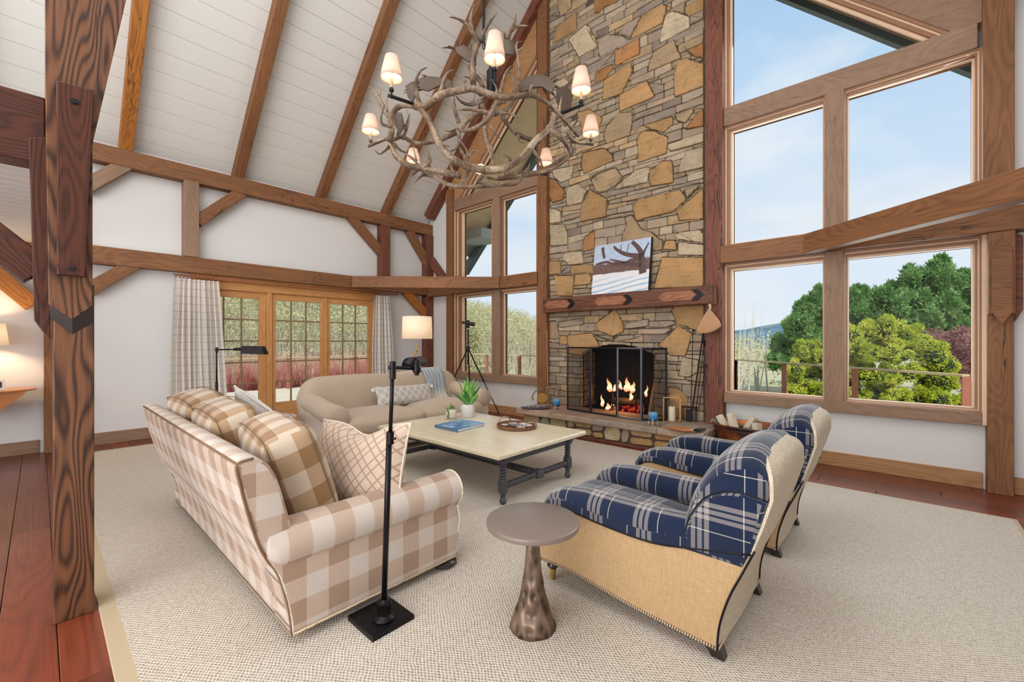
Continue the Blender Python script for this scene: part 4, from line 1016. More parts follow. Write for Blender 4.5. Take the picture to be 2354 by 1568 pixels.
def arm1(x0, x1, xr):      # x0..x1 panel, xr centre of roll
    sp_ = [(.80, .06), (.795, .13), (.777, .24), (.739, .377), (.69, .466), (.72, .52), (1.20, .52), (1.77, .50), (1.80, .40), (1.825, .33), (1.828, .22), (1.80, .06)]
    mb = MB(); soft_prism(mb, sp_, min(x0, x1), max(x0, x1), 'x', r=.008, n=70, smooth=0, v0=.05); mb.build('arm_panel', M_gingham, s1, smooth='auto')
    mb = MB(); R = .112; rings = []
    for k, y in enumerate([.685, .70, .74, .8, .95, 1.1, 1.25, 1.4, 1.55, 1.7, 1.79, 1.825, 1.835]):
        rr_ = R*(.55 if k == 0 else .8 if k == 1 else .95 if k == 2 else 1 if k < 11 else .97 if k == 11 else .86)
        zc_ = .485+(.02 if k < 2 else 0)
        rings.append([(xr+rr_*1.02*math.cos(a), y, zc_+rr_*math.sin(a)) for a in [2*PI*q/36 for q in range(36)]])
    mb.loft(rings, True, uv=True); mb.build('arm_roll', M_gingham, s1, smooth='auto')
    P = [(xr+R*1.0*math.cos(2*PI*q/30), 1.826, .485+R*math.sin(2*PI*q/30)) for q in range(31)]
    MB().tube(P, .006, 6).build('piping', M_pipe_l, s1, smooth=True)
arm1(SB-.23, SB+.005, SB-.075); arm1(SA+.23, SA-.005, SA+.075)
MB().tube([(SB+.004, 1.81, .40), (SB+.012, 1.825, .3), (SB+.0, 1.815, .2), (SB+.002, 1.81, .07)], .005, 6).build('piping', M_pipe_l, s1, smooth=True)
soft_prism(mb := MB(), [(.82, .07), (1.80, .07), (1.80, .31), (.82, .31)], SA+.2, SB-.2, 'x', r=.01, n=30, smooth=0); mb.build('seat_base', M_gingham, s1)
wS = (SB-SA-.40)/3
for k in range(3):
    xc = SA+.20+wS*(k+.5)
    rbox(mb := MB(), (wS-.01, .80, .17), Matrix.Translation((xc, 1.36, .385)), .05, .03, 10, wob=.004, seed=k); mb.build('seat_cushion', M_gingham, s1, smooth=True)
cw = .80
for k, (xc, dz, rot, yy) in enumerate(((-4.13, .03, .03, .90), (-3.42, .01, -.03, .91), (-2.68, -.02, -.13, .975))):
    M = Matrix.Translation((xc, yy, .735+dz)) @ Matrix.Rotation(rot, 4, 'Z') @ Matrix.Rotation(math.radians(18), 4, 'X')
    rbox(mb := MB(), (cw-.06 if k < 2 else cw, .26, .55), M, .06, .06, 14, wob=.011, seed=k+3); o = mb.build('back_cushion', M_gingham_c, s1, smooth=True, subsurf=1)
    hw, hd, hh = (cw-.06 if k < 2 else cw)/2-.012, .125, .263
    for sy in (-1, 1):
        P = []
        for (a, b) in ((-1, -1), (-1, 1), (1, 1), (1, -1), (-1, -1)):
            P.append((a, b))
        Q = []
        for i in range(4):
            for q in range(8):
                t_ = q/8; a = P[i][0]+(P[i+1][0]-P[i][0])*t_; b = P[i][1]+(P[i+1][1]-P[i][1])*t_
                f = .03*(1-a*a)*(abs(b) > .99)+0; f2 = .02*(1-b*b)*(abs(a) > .99)
                Q.append(M @ Vector((a*(hw+f2), sy*(hd-.02), b*(hh+f))))
        Q.append(Q[0]); MB().tube(Q, .0032, 5).build('piping', M_pipe_b, o, smooth=True)
for (x, y) in ((SB-.055, 1.745), (SA+.055, 1.745)):
    MB().lathe([(.03, .085), (.055, .08), (.045, .07), (.06, .062), (.082, .045), (.084, .028), (.062, .008), (.04, .013)], (x, y, .001), 20).build('bun_foot', M_ebony, s1, smooth='auto')
for (x, y) in ((SA+.05, .87),): abeam('back_foot', (x-.03, y-.03, 0.001), (x+.03, y+.03, .075), M_ebony, s1)
MB().tube([(SB+.008, .80, .072), (SB+.008, 1.80, .072), (SB-.02, 1.815, .072)], .007, 8).build('nailhead_trim', M_rope, s1, smooth=True)
MB().tube([(SA, .797, .066), (SB, .797, .066)], .006, 8).build('nailhead_trim', M_rope, s1, smooth=True)

def m_lattice(name, ground, line, P=.075, wd=.16):
    g = NG(name); uv = g.n('ShaderNodeTexCoord').outputs['UV']; sp = g.n('ShaderNodeSeparateXYZ', {0: uv})
    def ln(a):
        f = g.math('ABSOLUTE', g.math('SUBTRACT', g.math('FRACT', g.math('DIVIDE', a, P)), .5))
        o1 = g.math('LESS_THAN', g.math('ABSOLUTE', g.math('SUBTRACT', f, wd)), .045); return o1
    s_ = g.math('ADD', sp.outputs[0], g.math('MULTIPLY', sp.outputs[1], .85)); d = g.math('SUBTRACT', sp.outputs[0], g.math('MULTIPLY', sp.outputs[1], .85))
    k = g.math('MAXIMUM', ln(s_), ln(d)); c = g.mix(k, srgb(ground), srgb(line))
    nz = g.n('ShaderNodeTexNoise', {'Vector': uv, 'Scale': 300., 'Detail': 2}).outputs[0]
    return g.end(c, .95, 0, g.bump(g.math('ADD', g.math('MULTIPLY', k, -1.), nz), .3, .004), .1, sheen=.2)
M_lat = m_lattice('cream_lattice', '#cbb6a5', '#a8907d', .135, .2); M_lat2 = m_lattice('pale_grey_lattice', '#cfcfd0', '#e3e2df', .09); M_lat3 = m_lattice('grey_lattice', '#b3aea8', '#dfd9d0', .125, .12)
def throw(name, lab, cat, m, w_, h_, t_, M, grp=None, pipe=None, seed=0, e=2.2, dip=0):
    r = thing(name, lab, cat, tuple(M.translation), grp)
    pillow(mb := MB(), w_, h_, t_, M, 22 if dip else 16, seed=seed, e=e, dip=dip); mb.build('pillow_cover', m, r, smooth=True)
    if pipe:
        P = []
        for i in range(65):
            s_ = i/16; k = int(s_) % 4; f = s_-int(s_); a, b = [(-1+2*f, -1), (1, -1+2*f), (1-2*f, 1), (-1, 1-2*f)][k] if i < 64 else (-1, -1)
            P.append(M @ Vector((a*w_/2*(1-.06*(1-b*b)), b*h_/2*(1-.06*(1-a*a))-dip*math.exp(-((a-.1)/.38)**2)*max(0, b)**2, 0)))
        MB().tube(P, .006, 6).build('piping', pipe, r, smooth=True)
    return r
# near lattice pillow
c0 = onD(824, 1068, 2.66)
p_a, p_b, p_c = onD(706, 982, 2.78), onD(948, 995, 2.46), onD(800, 1135, 2.55)
xd = (p_b-p_a).normalized(); up_ = Vector((-.25, .22, 1)).normalized()
M = frame_M(c0, xd, xd.cross(up_-xd*up_.dot(xd)).normalized()*1)
throw('lattice_pillow', 'big cream lattice pillow leaning on the near arm of the gingham sofa', 'pillow', M_lat, .70, .53, .30, M, pipe=M_pipe_l, seed=2, dip=.07)
c1 = onD(588, 955, 3.5); M = frame_M(c1, (1, .25, .0), Vector((.2, .85, .45))) @ Matrix.Rotation(math.radians(38), 4, 'Z')
throw('pale_pillow', 'pale grey lattice pillow at the far end of the gingham sofa', 'pillow', M_lat2, .42, .42, .15, M, pipe=M_pipe_l, seed=5)

# ------------------------------------------------------------------ tan sofa against the doors side
s2 = thing('tan_sofa', 'tan linen sofa with low rolled arms facing right', 'sofa', (-5.2, 3.5, 0))
XB, XFr = -5.78, -4.82; YA, YC = 2.24, 4.80
def back2(y0, y1, rl, rr_, nm):
    mb = MB(); pr = [(XB+.12, .3), (XB+.02, .5), (XB-.05, .72), (XB-.06, .88), (XB-.01, .96), (XB+.08, .965), (XB+.16, .90), (XB+.20, .78), (XB+.24, .6), (XB+.28, .3)]
    base = [tuple(p) for p in resample(pr, 44, True, 1)]; rings = []; nS = 22
    for k in range(nS+1):
        t_ = k/nS; y = y0+(y1-y0)*t_
        def rnd(d, r): return 0 if d > r else (1-math.sqrt(max(0, 1-((r-d)/r)**2)))*r
        ins = .02*max(0, 1-min(y-y0, y1-y)/.03)
        drop = rnd(y-y0, rl)+rnd(y1-y, rr_)
        R_ = inset_ring(base, ins) if ins else base
        crown = .018*math.sin(PI*t_)
        rings.append([(p[0]+.04*drop, y, p[1]+(crown-drop*.75)*max(0, (p[1]-.45)/.5)) for p in R_])
    mb.loft(rings, True); return mb.build(nm, M_tan, s2, smooth=True)
back2(YA, 3.53, .26, .02, 'back_cushion'); back2(3.535, YC, .02, .26, 'back_cushion')
MB().box((XB+.1, YA+.1, .13), (XFr-.03, YC-.1, .30)).build('sofa_frame', M_tan2, s2, bevel=.02)
MB().box((XFr-.04, YA+.22, .095), (XFr-.0, YC-.22, .29)).build('front_rail', M_tan, s2, bevel=.015)
for sgn, ya in ((-1, YA+.10), (1, YC-.10)):
    mb = MB(); rings = []
    for k, (x, z, R) in enumerate(((XB+.05, .66, .09), (XB+.15, .665, .115), (XB+.35, .64, .118), (XB+.55, .60, .12), (XB+.75, .575, .125), (XB+.90, .56, .13), (XB+.955, .558, .125), (XB+.975, .558, .10))):
        rings.append([(x, ya+R*1.05*math.cos(a), z+R*math.sin(a)) for a in [2*PI*q/28 for q in range(28)]])
    mb.loft(rings, True); mb.build('arm_roll', M_tan, s2, smooth='auto')
    soft_prism(mb := MB(), [(ya-.085, .09), (ya+.085, .09), (ya+.085, .58), (ya-.085, .58)], XB+.05, XFr-.01, 'x', r=.02, n=30, smooth=0); mb.build('arm_panel', M_tan2, s2, smooth='auto')
for k, (ya, yb) in enumerate(((YA+.20, 3.52), (3.53, YC-.20))):
    rbox(mb := MB(), (.84, yb-ya, .23), Matrix.Translation((XB+.25+.385, (ya+yb)/2, .405)), .08, .065, 14, wob=.010, seed=k+9); mb.build('seat_cushion', M_tan, s2, smooth=True, subsurf=1)
for (x, y) in ((XFr-.06, YA+.1), (XFr-.06, YC-.1), (XB+.15, YA+.12), (XB+.15, YC-.12)):
    MB().lathe([(.03, .10), (.035, .08), (.022, .02), (.02, 0)], (x, y, .001), 12).build('foot', M_ebony, s2, smooth='auto')
lz = Vector((.93, 0, .38)); 
M = frame_M((-5.36, 3.60, .665), (0, 1, -.02), Vector((.90, 0, .42)))
lp_ = throw('lumbar_pillow', 'long grey and white lattice lumbar pillow on the tan sofa', 'pillow', M_lat3, .98, .30, .17, M, seed=8, e=3)
for sy in (-1, 1):
    p = M @ Vector((sy*.50, .10, 0)); MB().lathe([(.001, -.03), (.024, -.02), (.03, 0), (.024, .02), (.001, .03)], p, 12).build('tassel', M_white_cer, lp_, smooth=True)
# blue grey throw over the sofa back
M_throw = NG('grey_blue_knit'); g = M_throw; uv = g.n('ShaderNodeTexCoord').outputs['Generated']; sp = g.n('ShaderNodeSeparateXYZ', {0: uv})
wv = g.n('ShaderNodeTexWave', {'Vector': tex(g, 'Object', (1, 1, 1)), 'Scale': 9., 'Distortion': 1.5, 'Detail': 3.}, bands_direction='Y').outputs['Fac']
nz = g.n('ShaderNodeTexNoise', {'Vector': tex(g), 'Scale': 90., 'Detail': 2}).outputs[0]
c = g.mix(g.ramp(wv, [(.3, V(0)), (.7, V(1))]), srgb('#95a0ab'), srgb('#bac1c7')); fade = g.ramp(g.math('ADD', sp.outputs[2], g.math('MULTIPLY', nz, .22)), [(.28, V(1)), (.5, V(0))])
c = g.mix(fade, c, srgb('#d6d0c6')); M_throw = g.end(c, .95, 0, g.bump(g.math('ADD', nz, wv), .6, .01), .1)
mb = MB(); rows = []
pp = [(XB-.10, .60), (XB-.105, .80), (XB-.075, .92), (XB-.01, .992), (XB+.09, 1.0), (XB+.18, .93), (XB+.225, .80), (XB+.26, .62), (XB+.31, .53), (XB+.40, .505), (XB+.48, .51)]
pp = spline([(a, 0, b) for a, b in pp], 3)
nC = 16
for k in range(nC+1):
    rows.append([(p.x+.008*math.sin(k*1.9), 4.04+.02*i/len(pp)*6+.40*k/nC*(1-.004*i)+.0*i, p.z+.006*math.sin(k*2.1)) for i, p in enumerate(pp)])
vs = [q for r in rows for q in r]; m_ = len(pp)
mb.add(vs, [(i*m_+j, i*m_+j+1, (i+1)*m_+j+1, (i+1)*m_+j) for i in range(nC) for j in range(m_-1)])
o = mb.build('throw_blanket', M_throw, None, smooth=True); md = o.modifiers.new('t', 'SOLIDIFY'); md.thickness = .012; md.offset = 1; tag(o, 'grey blue knitted throw hanging over the tan sofa back', 'blanket')

# ------------------------------------------------------------------ coffee table
M_ttop = NG('bleached_top'); g = M_ttop
st = g.n('ShaderNodeTexNoise', {'Vector': tex(g, 'Object', (3, 40, 40)), 'Scale': 1., 'Detail': 5}).outputs[0]
M_ttop = g.end(g.ramp(st, [(.3, srgb('#cfc0a0')), (.7, srgb('#e3d8bf'))]), .32, 0, g.bump(st, .1, .003), .4, coat=.15)
M_char2 = simple('charcoal_painted_wood', '#45434a', .5, var=.15, vscale=40, bump=.1)
ct = thing('coffee_table', 'large cream-topped coffee table on charcoal barley-twist legs', 'table', (-3.45, 3.25, .014))
TX0, TX1, TY0, TY1, TZ = -4.39, -2.49, 2.585, 3.93, .492
mb = MB(); MB_t = [(TX0, TY0), (TX1, TY0), (TX1, TY1), (TX0, TY1)]
mb.loft([[(x, y, z) for x, y in inset_ring(MB_t, i_)] for i_, z in ((.012, TZ-.048), (0, TZ-.042), (0, TZ-.018), (.008, TZ-.006), (.02, TZ))]); mb.build('tabletop', M_ttop, ct)
LX0, LX1, LY0, LY1 = -4.22, -2.59, 2.74, 3.73
for y in (LY0, LY1): MB().box((LX0, y-.02, TZ-.12), (LX1, y+.02, TZ-.046)).build('apron', M_char2, ct, bevel=.004)
for x in (LX0, LX1): MB().box((x-.02, LY0, TZ-.12), (x+.02, LY1, TZ-.046)).build('apron', M_char2, ct, bevel=.004)
def twist(n, r, z0, z1):
    out = []; 
    for k in range(n*6+1):
        t_ = k/(n*6); out.append((r*(.62+.5*abs(math.sin(PI*k/6))), z0+(z1-z0)*t_))
    return out
for x in (LX0, LX1):
    for y in (LY0, LY1):
        b0, b1 = .115, .235
        o = MB().lathe([(.001, .016), (.02, .017), (.031, .035), (.03, .055), (.018, .07), (.024, .08), (.022, b0)]+twist(5, .03, b1, .372), (x, y, 0), 16).build('leg', M_char2, ct, smooth='auto')
        MB().prism([(y-.033, b0+.015), (y-.02, b0-.005), (y+.02, b0-.005), (y+.033, b0+.015), (y+.036, (b0+b1)/2), (y+.033, b1-.015), (y+.02, b1+.005), (y-.02, b1+.005), (y-.033, b1-.015), (y-.036, (b0+b1)/2)], x-.033, x+.033, 'x').build('leg_block', M_char2, o, bevel=.006)
        MB().box((x-.034, y-.034, .37), (x+.034, y+.034, TZ-.046)).prism([(x-.075, TZ-.05), (x-.034, .38), (x+.034, .38), (x+.075, TZ-.05)], y-.03, y+.03).build('corner_bracket', M_char2, o, bevel=.005)
YM = (LY0+LY1)/2
for x in (LX0, LX1):
    for (a, b) in ((LY0+.035, YM-.045), (YM+.045, LY1-.035)):
        MB().lathe([(r_, h_) for r_, h_ in twist(12, .027, a, b)], (x, 0, .172), 14, axis='y').build('stretcher', M_char2, ct, smooth='auto')
    MB().box((x-.045, YM-.045, .13), (x+.045, YM+.045, .213)).build('stretcher_block', M_char2, ct, bevel=.014)
MB().lathe(twist(34, .03, LX0+.045, LX1-.045), (0, YM, .172), 14, axis='x').build('long_stretcher', M_char2, ct, smooth='auto')
MB().box((LX0+.04, YM-.012, .195), (LX1-.04, YM+.012, .208)).build('stretcher_cap', M_char2, ct)

# things on the coffee table
bk = thing('book', 'blue hardcover picture book lying on the coffee table', 'book', (-3.6, 3.15, TZ))
q = [onZ(u, v, TZ+.03) for u, v in ((999, 977), (1052, 988), (1113, 978), (1062, 963))]
q = [Vector((p.x, p.y)) for p in q]; q[2] = q[1]+(q[3]-q[0])
def slab(pts, z0, z1): return MB().hexa([(p.x, p.y, z0) for p in pts]+[(p.x, p.y, z1) for p in pts])
def shr(pts, d): return [Vector(p) for p in inset_ring([tuple(p) for p in pts], d)]
g = NG('book_cover'); nz = g.n('ShaderNodeTexNoise', {'Vector': tex(g), 'Scale': 9., 'Detail': 4}).outputs[0]; M_book = g.end(g.ramp(nz, [(.35, srgb('#3f74a8')), (.55, srgb('#6f9cc6')), (.7, srgb('#a9c3dc'))]), .35)
slab(shr(q, .004), TZ+.006, TZ+.026).build('pages', simple('book_pages', '#d5d3cf', .8), bk)
slab(q, TZ+.001, TZ+.005).build('back_cover', M_book, bk); slab(q, TZ+.027, TZ+.031).build('front_cover', M_book, bk)
slab([q[0], q[1], q[1]+(q[2]-q[1])*.02, q[0]+(q[3]-q[0])*.02], TZ+.001, TZ+.031).build('spine', simple('book_spine', '#5c7896', .5), bk)
try:
    cu = bpy.data.curves.new('title', 'FONT'); cu.body = 'LAKE'; cu.size = .001
    bpy.data.curves.remove(cu)
except Exception: pass

p1 = onZ(1075, 958, TZ); pt_ = thing('potted_succulent', 'tall green broad-leaf plant in a white faceted pot', 'plant', tuple(p1))
MB().lathe([(.02, .002), (.085, .003), (.09, .012), (.06, .012)], p1, 28).build('saucer', M_white_cer, pt_, smooth='auto')
mb = MB(); rings = []
for r_, h_ in ((.068, .012), (.078, .03), (.088, .075), (.086, .125), (.078, .16), (.07, .16), (.068, .14)):
    rings.append([p1+Vector((r_*(1+.035*math.cos(8*a))*math.cos(a), r_*(1+.035*math.cos(8*a))*math.sin(a), h_)) for a in [2*PI*k/32 for k in range(32)]])
mb.loft(rings, True); mb.build('pot', M_white_cer, pt_, smooth='auto')
MB().lathe([(.066, .138), (.001, .142)], p1, 20).build('soil', M_soot, pt_)
M_leaf = NG('green_leaf'); g = M_leaf; nz = g.n('ShaderNodeTexNoise', {'Vector': tex(g), 'Scale': 12., 'Detail': 3}).outputs[0]; M_leaf = g.end(g.ramp(nz, [(.35, srgb('#4c8a3c')), (.65, srgb('#8cbf5a'))]), .4, spec=.4)
M_leaf2 = simple('dark_leaf', '#3f7a45', .45, var=.3, vscale=12)
def leaf(base, tip, wd, m, par, bend=.03, nm='leaf'):
    base = Vector(base); tip = Vector(tip); d = tip-base; side = d.cross(Vector((CT*0-ST*1, CT, 0))); 
    if side.length < 1e-5: side = Vector((1, 0, 0))
    side.normalize(); nrm = side.cross(d).normalized(); mb = MB(); rows = []; n = 9
    for k in range(n+1):
        t_ = k/n; w_ = wd*(math.sin(PI*min(1, (t_*.85+.12)))**.8)*(1 if t_ < .98 else .2); c_ = base+d*t_+nrm*bend*math.sin(PI*t_)+Vector((0, 0, -bend*t_*t_*.5))
        rows.append([c_-side*w_+nrm*w_*.25, c_, c_+side*w_+nrm*w_*.25])
    vs = [q for r in rows for q in r]; mb.add(vs, [(i*3+j, i*3+j+1, i*3+j+4, i*3+j+3) for i in range(n) for j in range(2)])
    o = mb.build(nm, m, par, smooth=True); md = o.modifiers.new('t', 'SOLIDIFY'); md.thickness = .003; return o
dp = (p1-Vector((0, 0, CH))).dot(Vector((-ST, CT, 0)))
for (u, v, dd, wd, m) in ((1075, 860, 0, .022, M_leaf), (1068, 872, .05, .02, M_leaf), (1098, 872, -.02, .016, M_leaf), (1105, 884, .04, .014, M_leaf2), (1100, 903, -.05, .022, M_leaf), (1060, 888, .03, .018, M_leaf2), (1052, 868, .0, .008, M_leaf), (1050, 897, -.03, .01, M_leaf), (1045, 905, .05, .01, M_leaf2), (1084, 880, -.06, .022, M_leaf), (1090, 868, .08, .014, M_leaf), (1070, 895, -.07, .018, M_leaf2), (1063, 905, -.08, .014, M_leaf)):
    leaf(p1+Vector((random.uniform(-.015, .015), random.uniform(-.015, .015), .14)), onD(u, v, dp+dd), wd*1.3, m, pt_)
p2 = onZ(1037, 963, TZ); pt2 = thing('trailing_plant', 'small trailing green plant in a mottled cream pot', 'plant', tuple(p2))
MB().lathe([(.02, .002), (.075, .003), (.085, .012), (.05, .01)], p2, 24).build('saucer', M_white_cer, pt2, smooth='auto')
MB().lathe([(.035, .01), (.055, .02), (.067, .055), (.066, .09), (.052, .118), (.048, .122), (.042, .11)], p2, 24).build('pot', simple('mottled_glaze', '#cfc8ba', .5, var=.3, vscale=60, bump=.3), pt2, smooth='auto')
mb = MB(); rl = random.Random(4)
for k in range(170):
    a = rl.uniform(0, 2*PI); r_ = rl.uniform(0, .065)**1; h_ = .12+rl.uniform(0, .065)*(1-r_/.09); c_ = p2+Vector((r_*math.cos(a), r_*math.sin(a), h_))
    if k > 120: c_ = p2+Vector((.02+rl.uniform(-.015, .02), -.066+rl.uniform(-.008, .004), .13-(k-120)/50*.115))
    s_ = rl.uniform(.006, .012); d1 = Vector((rl.gauss(0, 1), rl.gauss(0, 1), rl.gauss(0, 1))).normalized()*s_; d2 = d1.cross(Vector((rl.gauss(0, 1), rl.gauss(0, 1), rl.gauss(0, 1)))).normalized()*s_*.7
    mb.add([c_-d1, c_+d2, c_+d1, c_-d2], [(0, 1, 2, 3)])
mb.build('foliage', simple('fern_green', '#5f8f3e', .6, var=.35, vscale=40), pt2, kind='stuff')
tc_ = onZ(1188, 983, TZ); ty = thing('round_tray', 'round brown wicker tray with two bent handles on the coffee table', 'tray', tuple(tc_))
M_wick = simple('brown_wicker', '#7d523a', .7, bump=.8, bscale=120, var=.25)
MB().lathe([(.001, .003), (.20, .003), (.218, .006), (.224, .04), (.214, .042), (.208, .014), (.001, .012)], tc_, 44).build('tray_dish', M_wick, ty, smooth='auto')
M_hand = simple('pale_bentwood', '#9c8c7c', .5, var=.1)
for sg in (-1, 1):
    P = []
    ax = Vector((1, -.15, 0)).normalized(); tn = Vector((-ax.y, ax.x, 0))
    for k in range(11):
        a = PI*k/10; P.append(tc_+ax*sg*(.212+.012*math.sin(a))+tn*math.cos(a)*.085+Vector((0, 0, .03+.06*math.sin(a))))
    MB().tube(P, .010, 8, flat=(.7, 1.2)).build('handle', M_hand, ty, smooth=True)
M_slice = simple('sliced_stone', '#d8ccc6', .35, var=.12, vscale=30); M_rim = simple('stone_rind', '#6d5a52', .6, var=.2)
SLL = ['pale stone slice nearest the left handle of the wicker tray', 'pale stone slice at the centre back of the wicker tray', 'pale stone slice at the right back of the wicker tray', 'largest pale stone slice in the middle of the wicker tray', 'pale stone slice right of the middle of the wicker tray', 'pale stone slice at the left front of the wicker tray', 'small pale stone slice by the near handle of the wicker tray', 'smallest pale stone slice at the far rim of the wicker tray']
sl = [(-.10, .05, .055), (.0, .10, .05), (.09, .08, .058), (-.03, .0, .06), (.07, -.03, .045), (-.12, -.06, .05), (.13, -.09, .04), (-.02, .14, .03)]
for k, (a, b, r_) in enumerate(sl):
    o = MB().lathe([(.001, 0), (r_*.96, 0), (r_, .006), (r_*.96, .012)], tc_+Vector((a, b, .0155)), 18).build('stone_slice', M_rim, None, smooth='auto'); tag(o, SLL[k], 'stone slice', 'stone slices in the wicker tray')
    MB().lathe([(.001, .0125), (r_*.9, .0124)], tc_+Vector((a, b, .0155)), 18).build('polished_face', M_slice, o)
o = MB().tube([tc_+Vector((-.06, -.10, .045)), tc_+Vector((.0, -.085, .05)), tc_+Vector((.09, -.055, .05)), tc_+Vector((.12, -.05, .045))], [.004, .02, .018, .004], 10, flat=(1, .5)).build('pointed_stone', simple('grey_stone', '#77716f', .5, var=.2), None, smooth=True); tag(o, 'long grey pointed stone lying in the wicker tray', 'stone')

# ------------------------------------------------------------------ plaid armchairs
CX = 0
ac = thing('plaid_armchair', 'nearest navy plaid armchair with woven straw sides beside the round drink table', 'armchair', (-1.1, 2.4, .014), 'plaid armchairs')
Ya, Yb = 2.03, 2.80
side = [(-1.605, .135), (-1.42, .138), (-1.20, .115), (-1.02, .094), (-.776, .078), (-.606, .07), (-.604, .13), (-.592, .21), (-.562, .32), (-.512, .44), (-.462, .555), (-.70, .50), (-.904, .465), (-1.144, .47), (-1.365, .492), (-1.49, .50), (-1.575, .46), (-1.612, .40), (-1.62, .3)]
for (y0, y1) in ((Ya, Ya+.05), (Yb-.05, Yb)):
    soft_prism(mb := MB(), side, y0, y1, 'y', r=.006, n=80, smooth=0); mb.build('side_panel', M_rattan, ac, smooth='auto')
ob = [(-.606, .07), (-.604, .13), (-.592, .21), (-.556, .33), (-.505, .45), (-.458, .56), (-.425, .68), (-.40, .80), (-.385, .87), (-.388, .92), (-.412, .955), (-.45, .975)]
obs = [tuple(p)[::2] for p in spline([(a, 0, b) for a, b in ob], 4)]
def obx(z):
    for (a, b), (c_, d_) in zip(obs[:-1], obs[1:]):
        if z <= d_: return a+(c_-a)*max(0, z-b)/max(1e-6, d_-b)
    return obs[-1][0]+(z-obs[-1][1])*.2
RC_ = .28
def ztop(y, top=.972):
    d = max(0, min(y-Ya, Yb-y, RC_)); return top-.12*(1-math.sqrt(max(0, 1-(1-d/RC_)**2)))
mb = MB(); rings = []; nY = 28; nz_ = 30
for k in range(nY+1):
    t_ = k/nY; t_ = .5-.5*math.cos(PI*t_); y = Ya+.003+(Yb-Ya-.006)*t_; zt2 = ztop(y); th_ = .014
    zs2 = [.07+(zt2-.07)*q/nz_ for q in range(nz_+1)]; bul = .014*math.sin(PI*t_)
    zm = [z if z < .6 else .6+(z-.6)*.372/(zt2-.6) for z in zs2]; ef = 1-min(1, min(y-Ya, Yb-y)/.12); oq = lambda q: obx(q)*(1-ef)+obx(min(q, .86))*ef; outer = [(oq(q)+bul, y, z) for q, z in zip(zm, zs2)]; inner = [(oq(q)-th_, y, z-.008) for q, z in zip(zm[::-1], zs2[::-1])]
    rings.append(outer+inner)
mb.loft(rings, True); mb.build('outer_back', M_linen, ac, smooth='auto')
# inside back with its thick rolled top
fr_ = [tuple(p)[::2] for p in spline([(a, 0, b) for a, b in [(-.80, .36), (-.795, .48), (-.765, .60), (-.725, .74), (-.665, .855), (-.60, .93), (-.53, .968), (-.46, .98)]], 4)]
bk_p = [(obx(z)-.012, z) for z in [.955, .90, .80, .70, .60, .50, .42, .36]]
base_ = [tuple(p) for p in resample(fr_+bk_p, 60, True, 1)]
mb = MB(); rings = []; nY = 30; cxx, czz = -.60, .66
for k in range(nY+1):
    t_ = .5-.5*math.cos(PI*k/nY); y = Ya+.008+(Yb-Ya-.016)*t_; d = min(y-Ya, Yb-y); zt2 = ztop(y, .99)
    e_ = max(0, 1-d/.10); sc_e = 1-.13*(1-math.sqrt(max(0, 1-e_*e_))); puff = 1+.05*math.sin(PI*t_)
    ring_ = []
    for a, b in base_:
        xb = obx(min(b, .93))-.012; a2_ = xb+(a-xb)*sc_e*puff; b2 = b if b < .6 else .6+(b-.6)*(zt2-.6)/.376
        ring_.append((a2_, y, b2))
    rings.append(ring_)
mb.loft(rings, True, uv=True); mb.build('inside_back', M_plaid, ac, smooth=True)
wp_ = [tuple(p)[::2] for p in spline([(a, 0, b) for a, b in [(-.752, .47), (-.745, .56), (-.715, .65), (-.66, .73), (-.585, .775), (-.50, .79), (obx(.79)-.006, .775)]], 4)]
wpoly = wp_+[(obx(z)-.004, z) for z in (.74, .68, .60, .54, .47)]
wm = sum((Vector(p) for p in wpoly), Vector((0, 0)))/len(wpoly)
for y0, y1 in ((Ya-.006, Ya+.09), (Yb-.09, Yb+.006)):
    nr = Ya < y1 < Ya+.2; ya_, yb_ = (y0, y1) if nr else (y1, y0); mb = MB(); rings = []
    for s_, f in ((.90, 0), (.97, .06), (1, .2), (1, 1)): rings.append([(wm.x+(p[0]-wm.x)*s_, ya_+(yb_-ya_)*f, wm.y+(p[1]-wm.y)*s_) for p in wpoly])
    mb.loft(rings, True, uv=True); mb.build('back_wing', M_plaid, ac, smooth='auto')
    MB().tube([(p[0], ya_+(yb_-ya_)*.16, p[1]+.004) for p in wp_], .004, 6).build('piping', M_black, ac, smooth=True)
def arm2(yc, sg):
    mb = MB(); P = [(-.56, .555, .085), (-.70, .535, .09), (-.90, .518, .095), (-1.14, .515, .097), (-1.32, .520, .096), (-1.45, .508, .092), (-1.53, .475, .085), (-1.575, .42, .075), (-1.588, .36, .055), (-1.585, .31, .03)]
    mb.tube([(a, yc, b) for a, b, r_ in P], [r_ for a, b, r_ in P], 24, flat=(.92, .92), uv=True)
    mb.build('arm_pad', M_plaid, ac, smooth=True)
    # upholstered band between arm pad and side panel
    top = [(-.47, .56), (-.70, .512), (-.904, .475), (-1.144, .48), (-1.365, .50), (-1.5, .505), (-1.58, .46), (-1.60, .38)]
    bp_ = [(a, b+.03) for a, b in top]+[(a+.01, b-.02) for a, b in top[::-1]]
    y0, y1 = (Ya-.004, Ya+.10) if sg < 0 else (Yb-.10, Yb+.004)
    mb = MB().prism([tuple(p) for p in resample(bp_, 60, True, 1)], y0, y1, 'y', uv=True); mb.build('arm_band', M_plaid, ac, bevel=.006)
    MB().tube(spline([(a, y0-.001 if sg < 0 else y1+.001, b-.018) for a, b in top], 3), .0045, 6).build('piping', M_black, ac, smooth=True)
arm2(Ya+.085, -1); arm2(Yb-.085, 1)
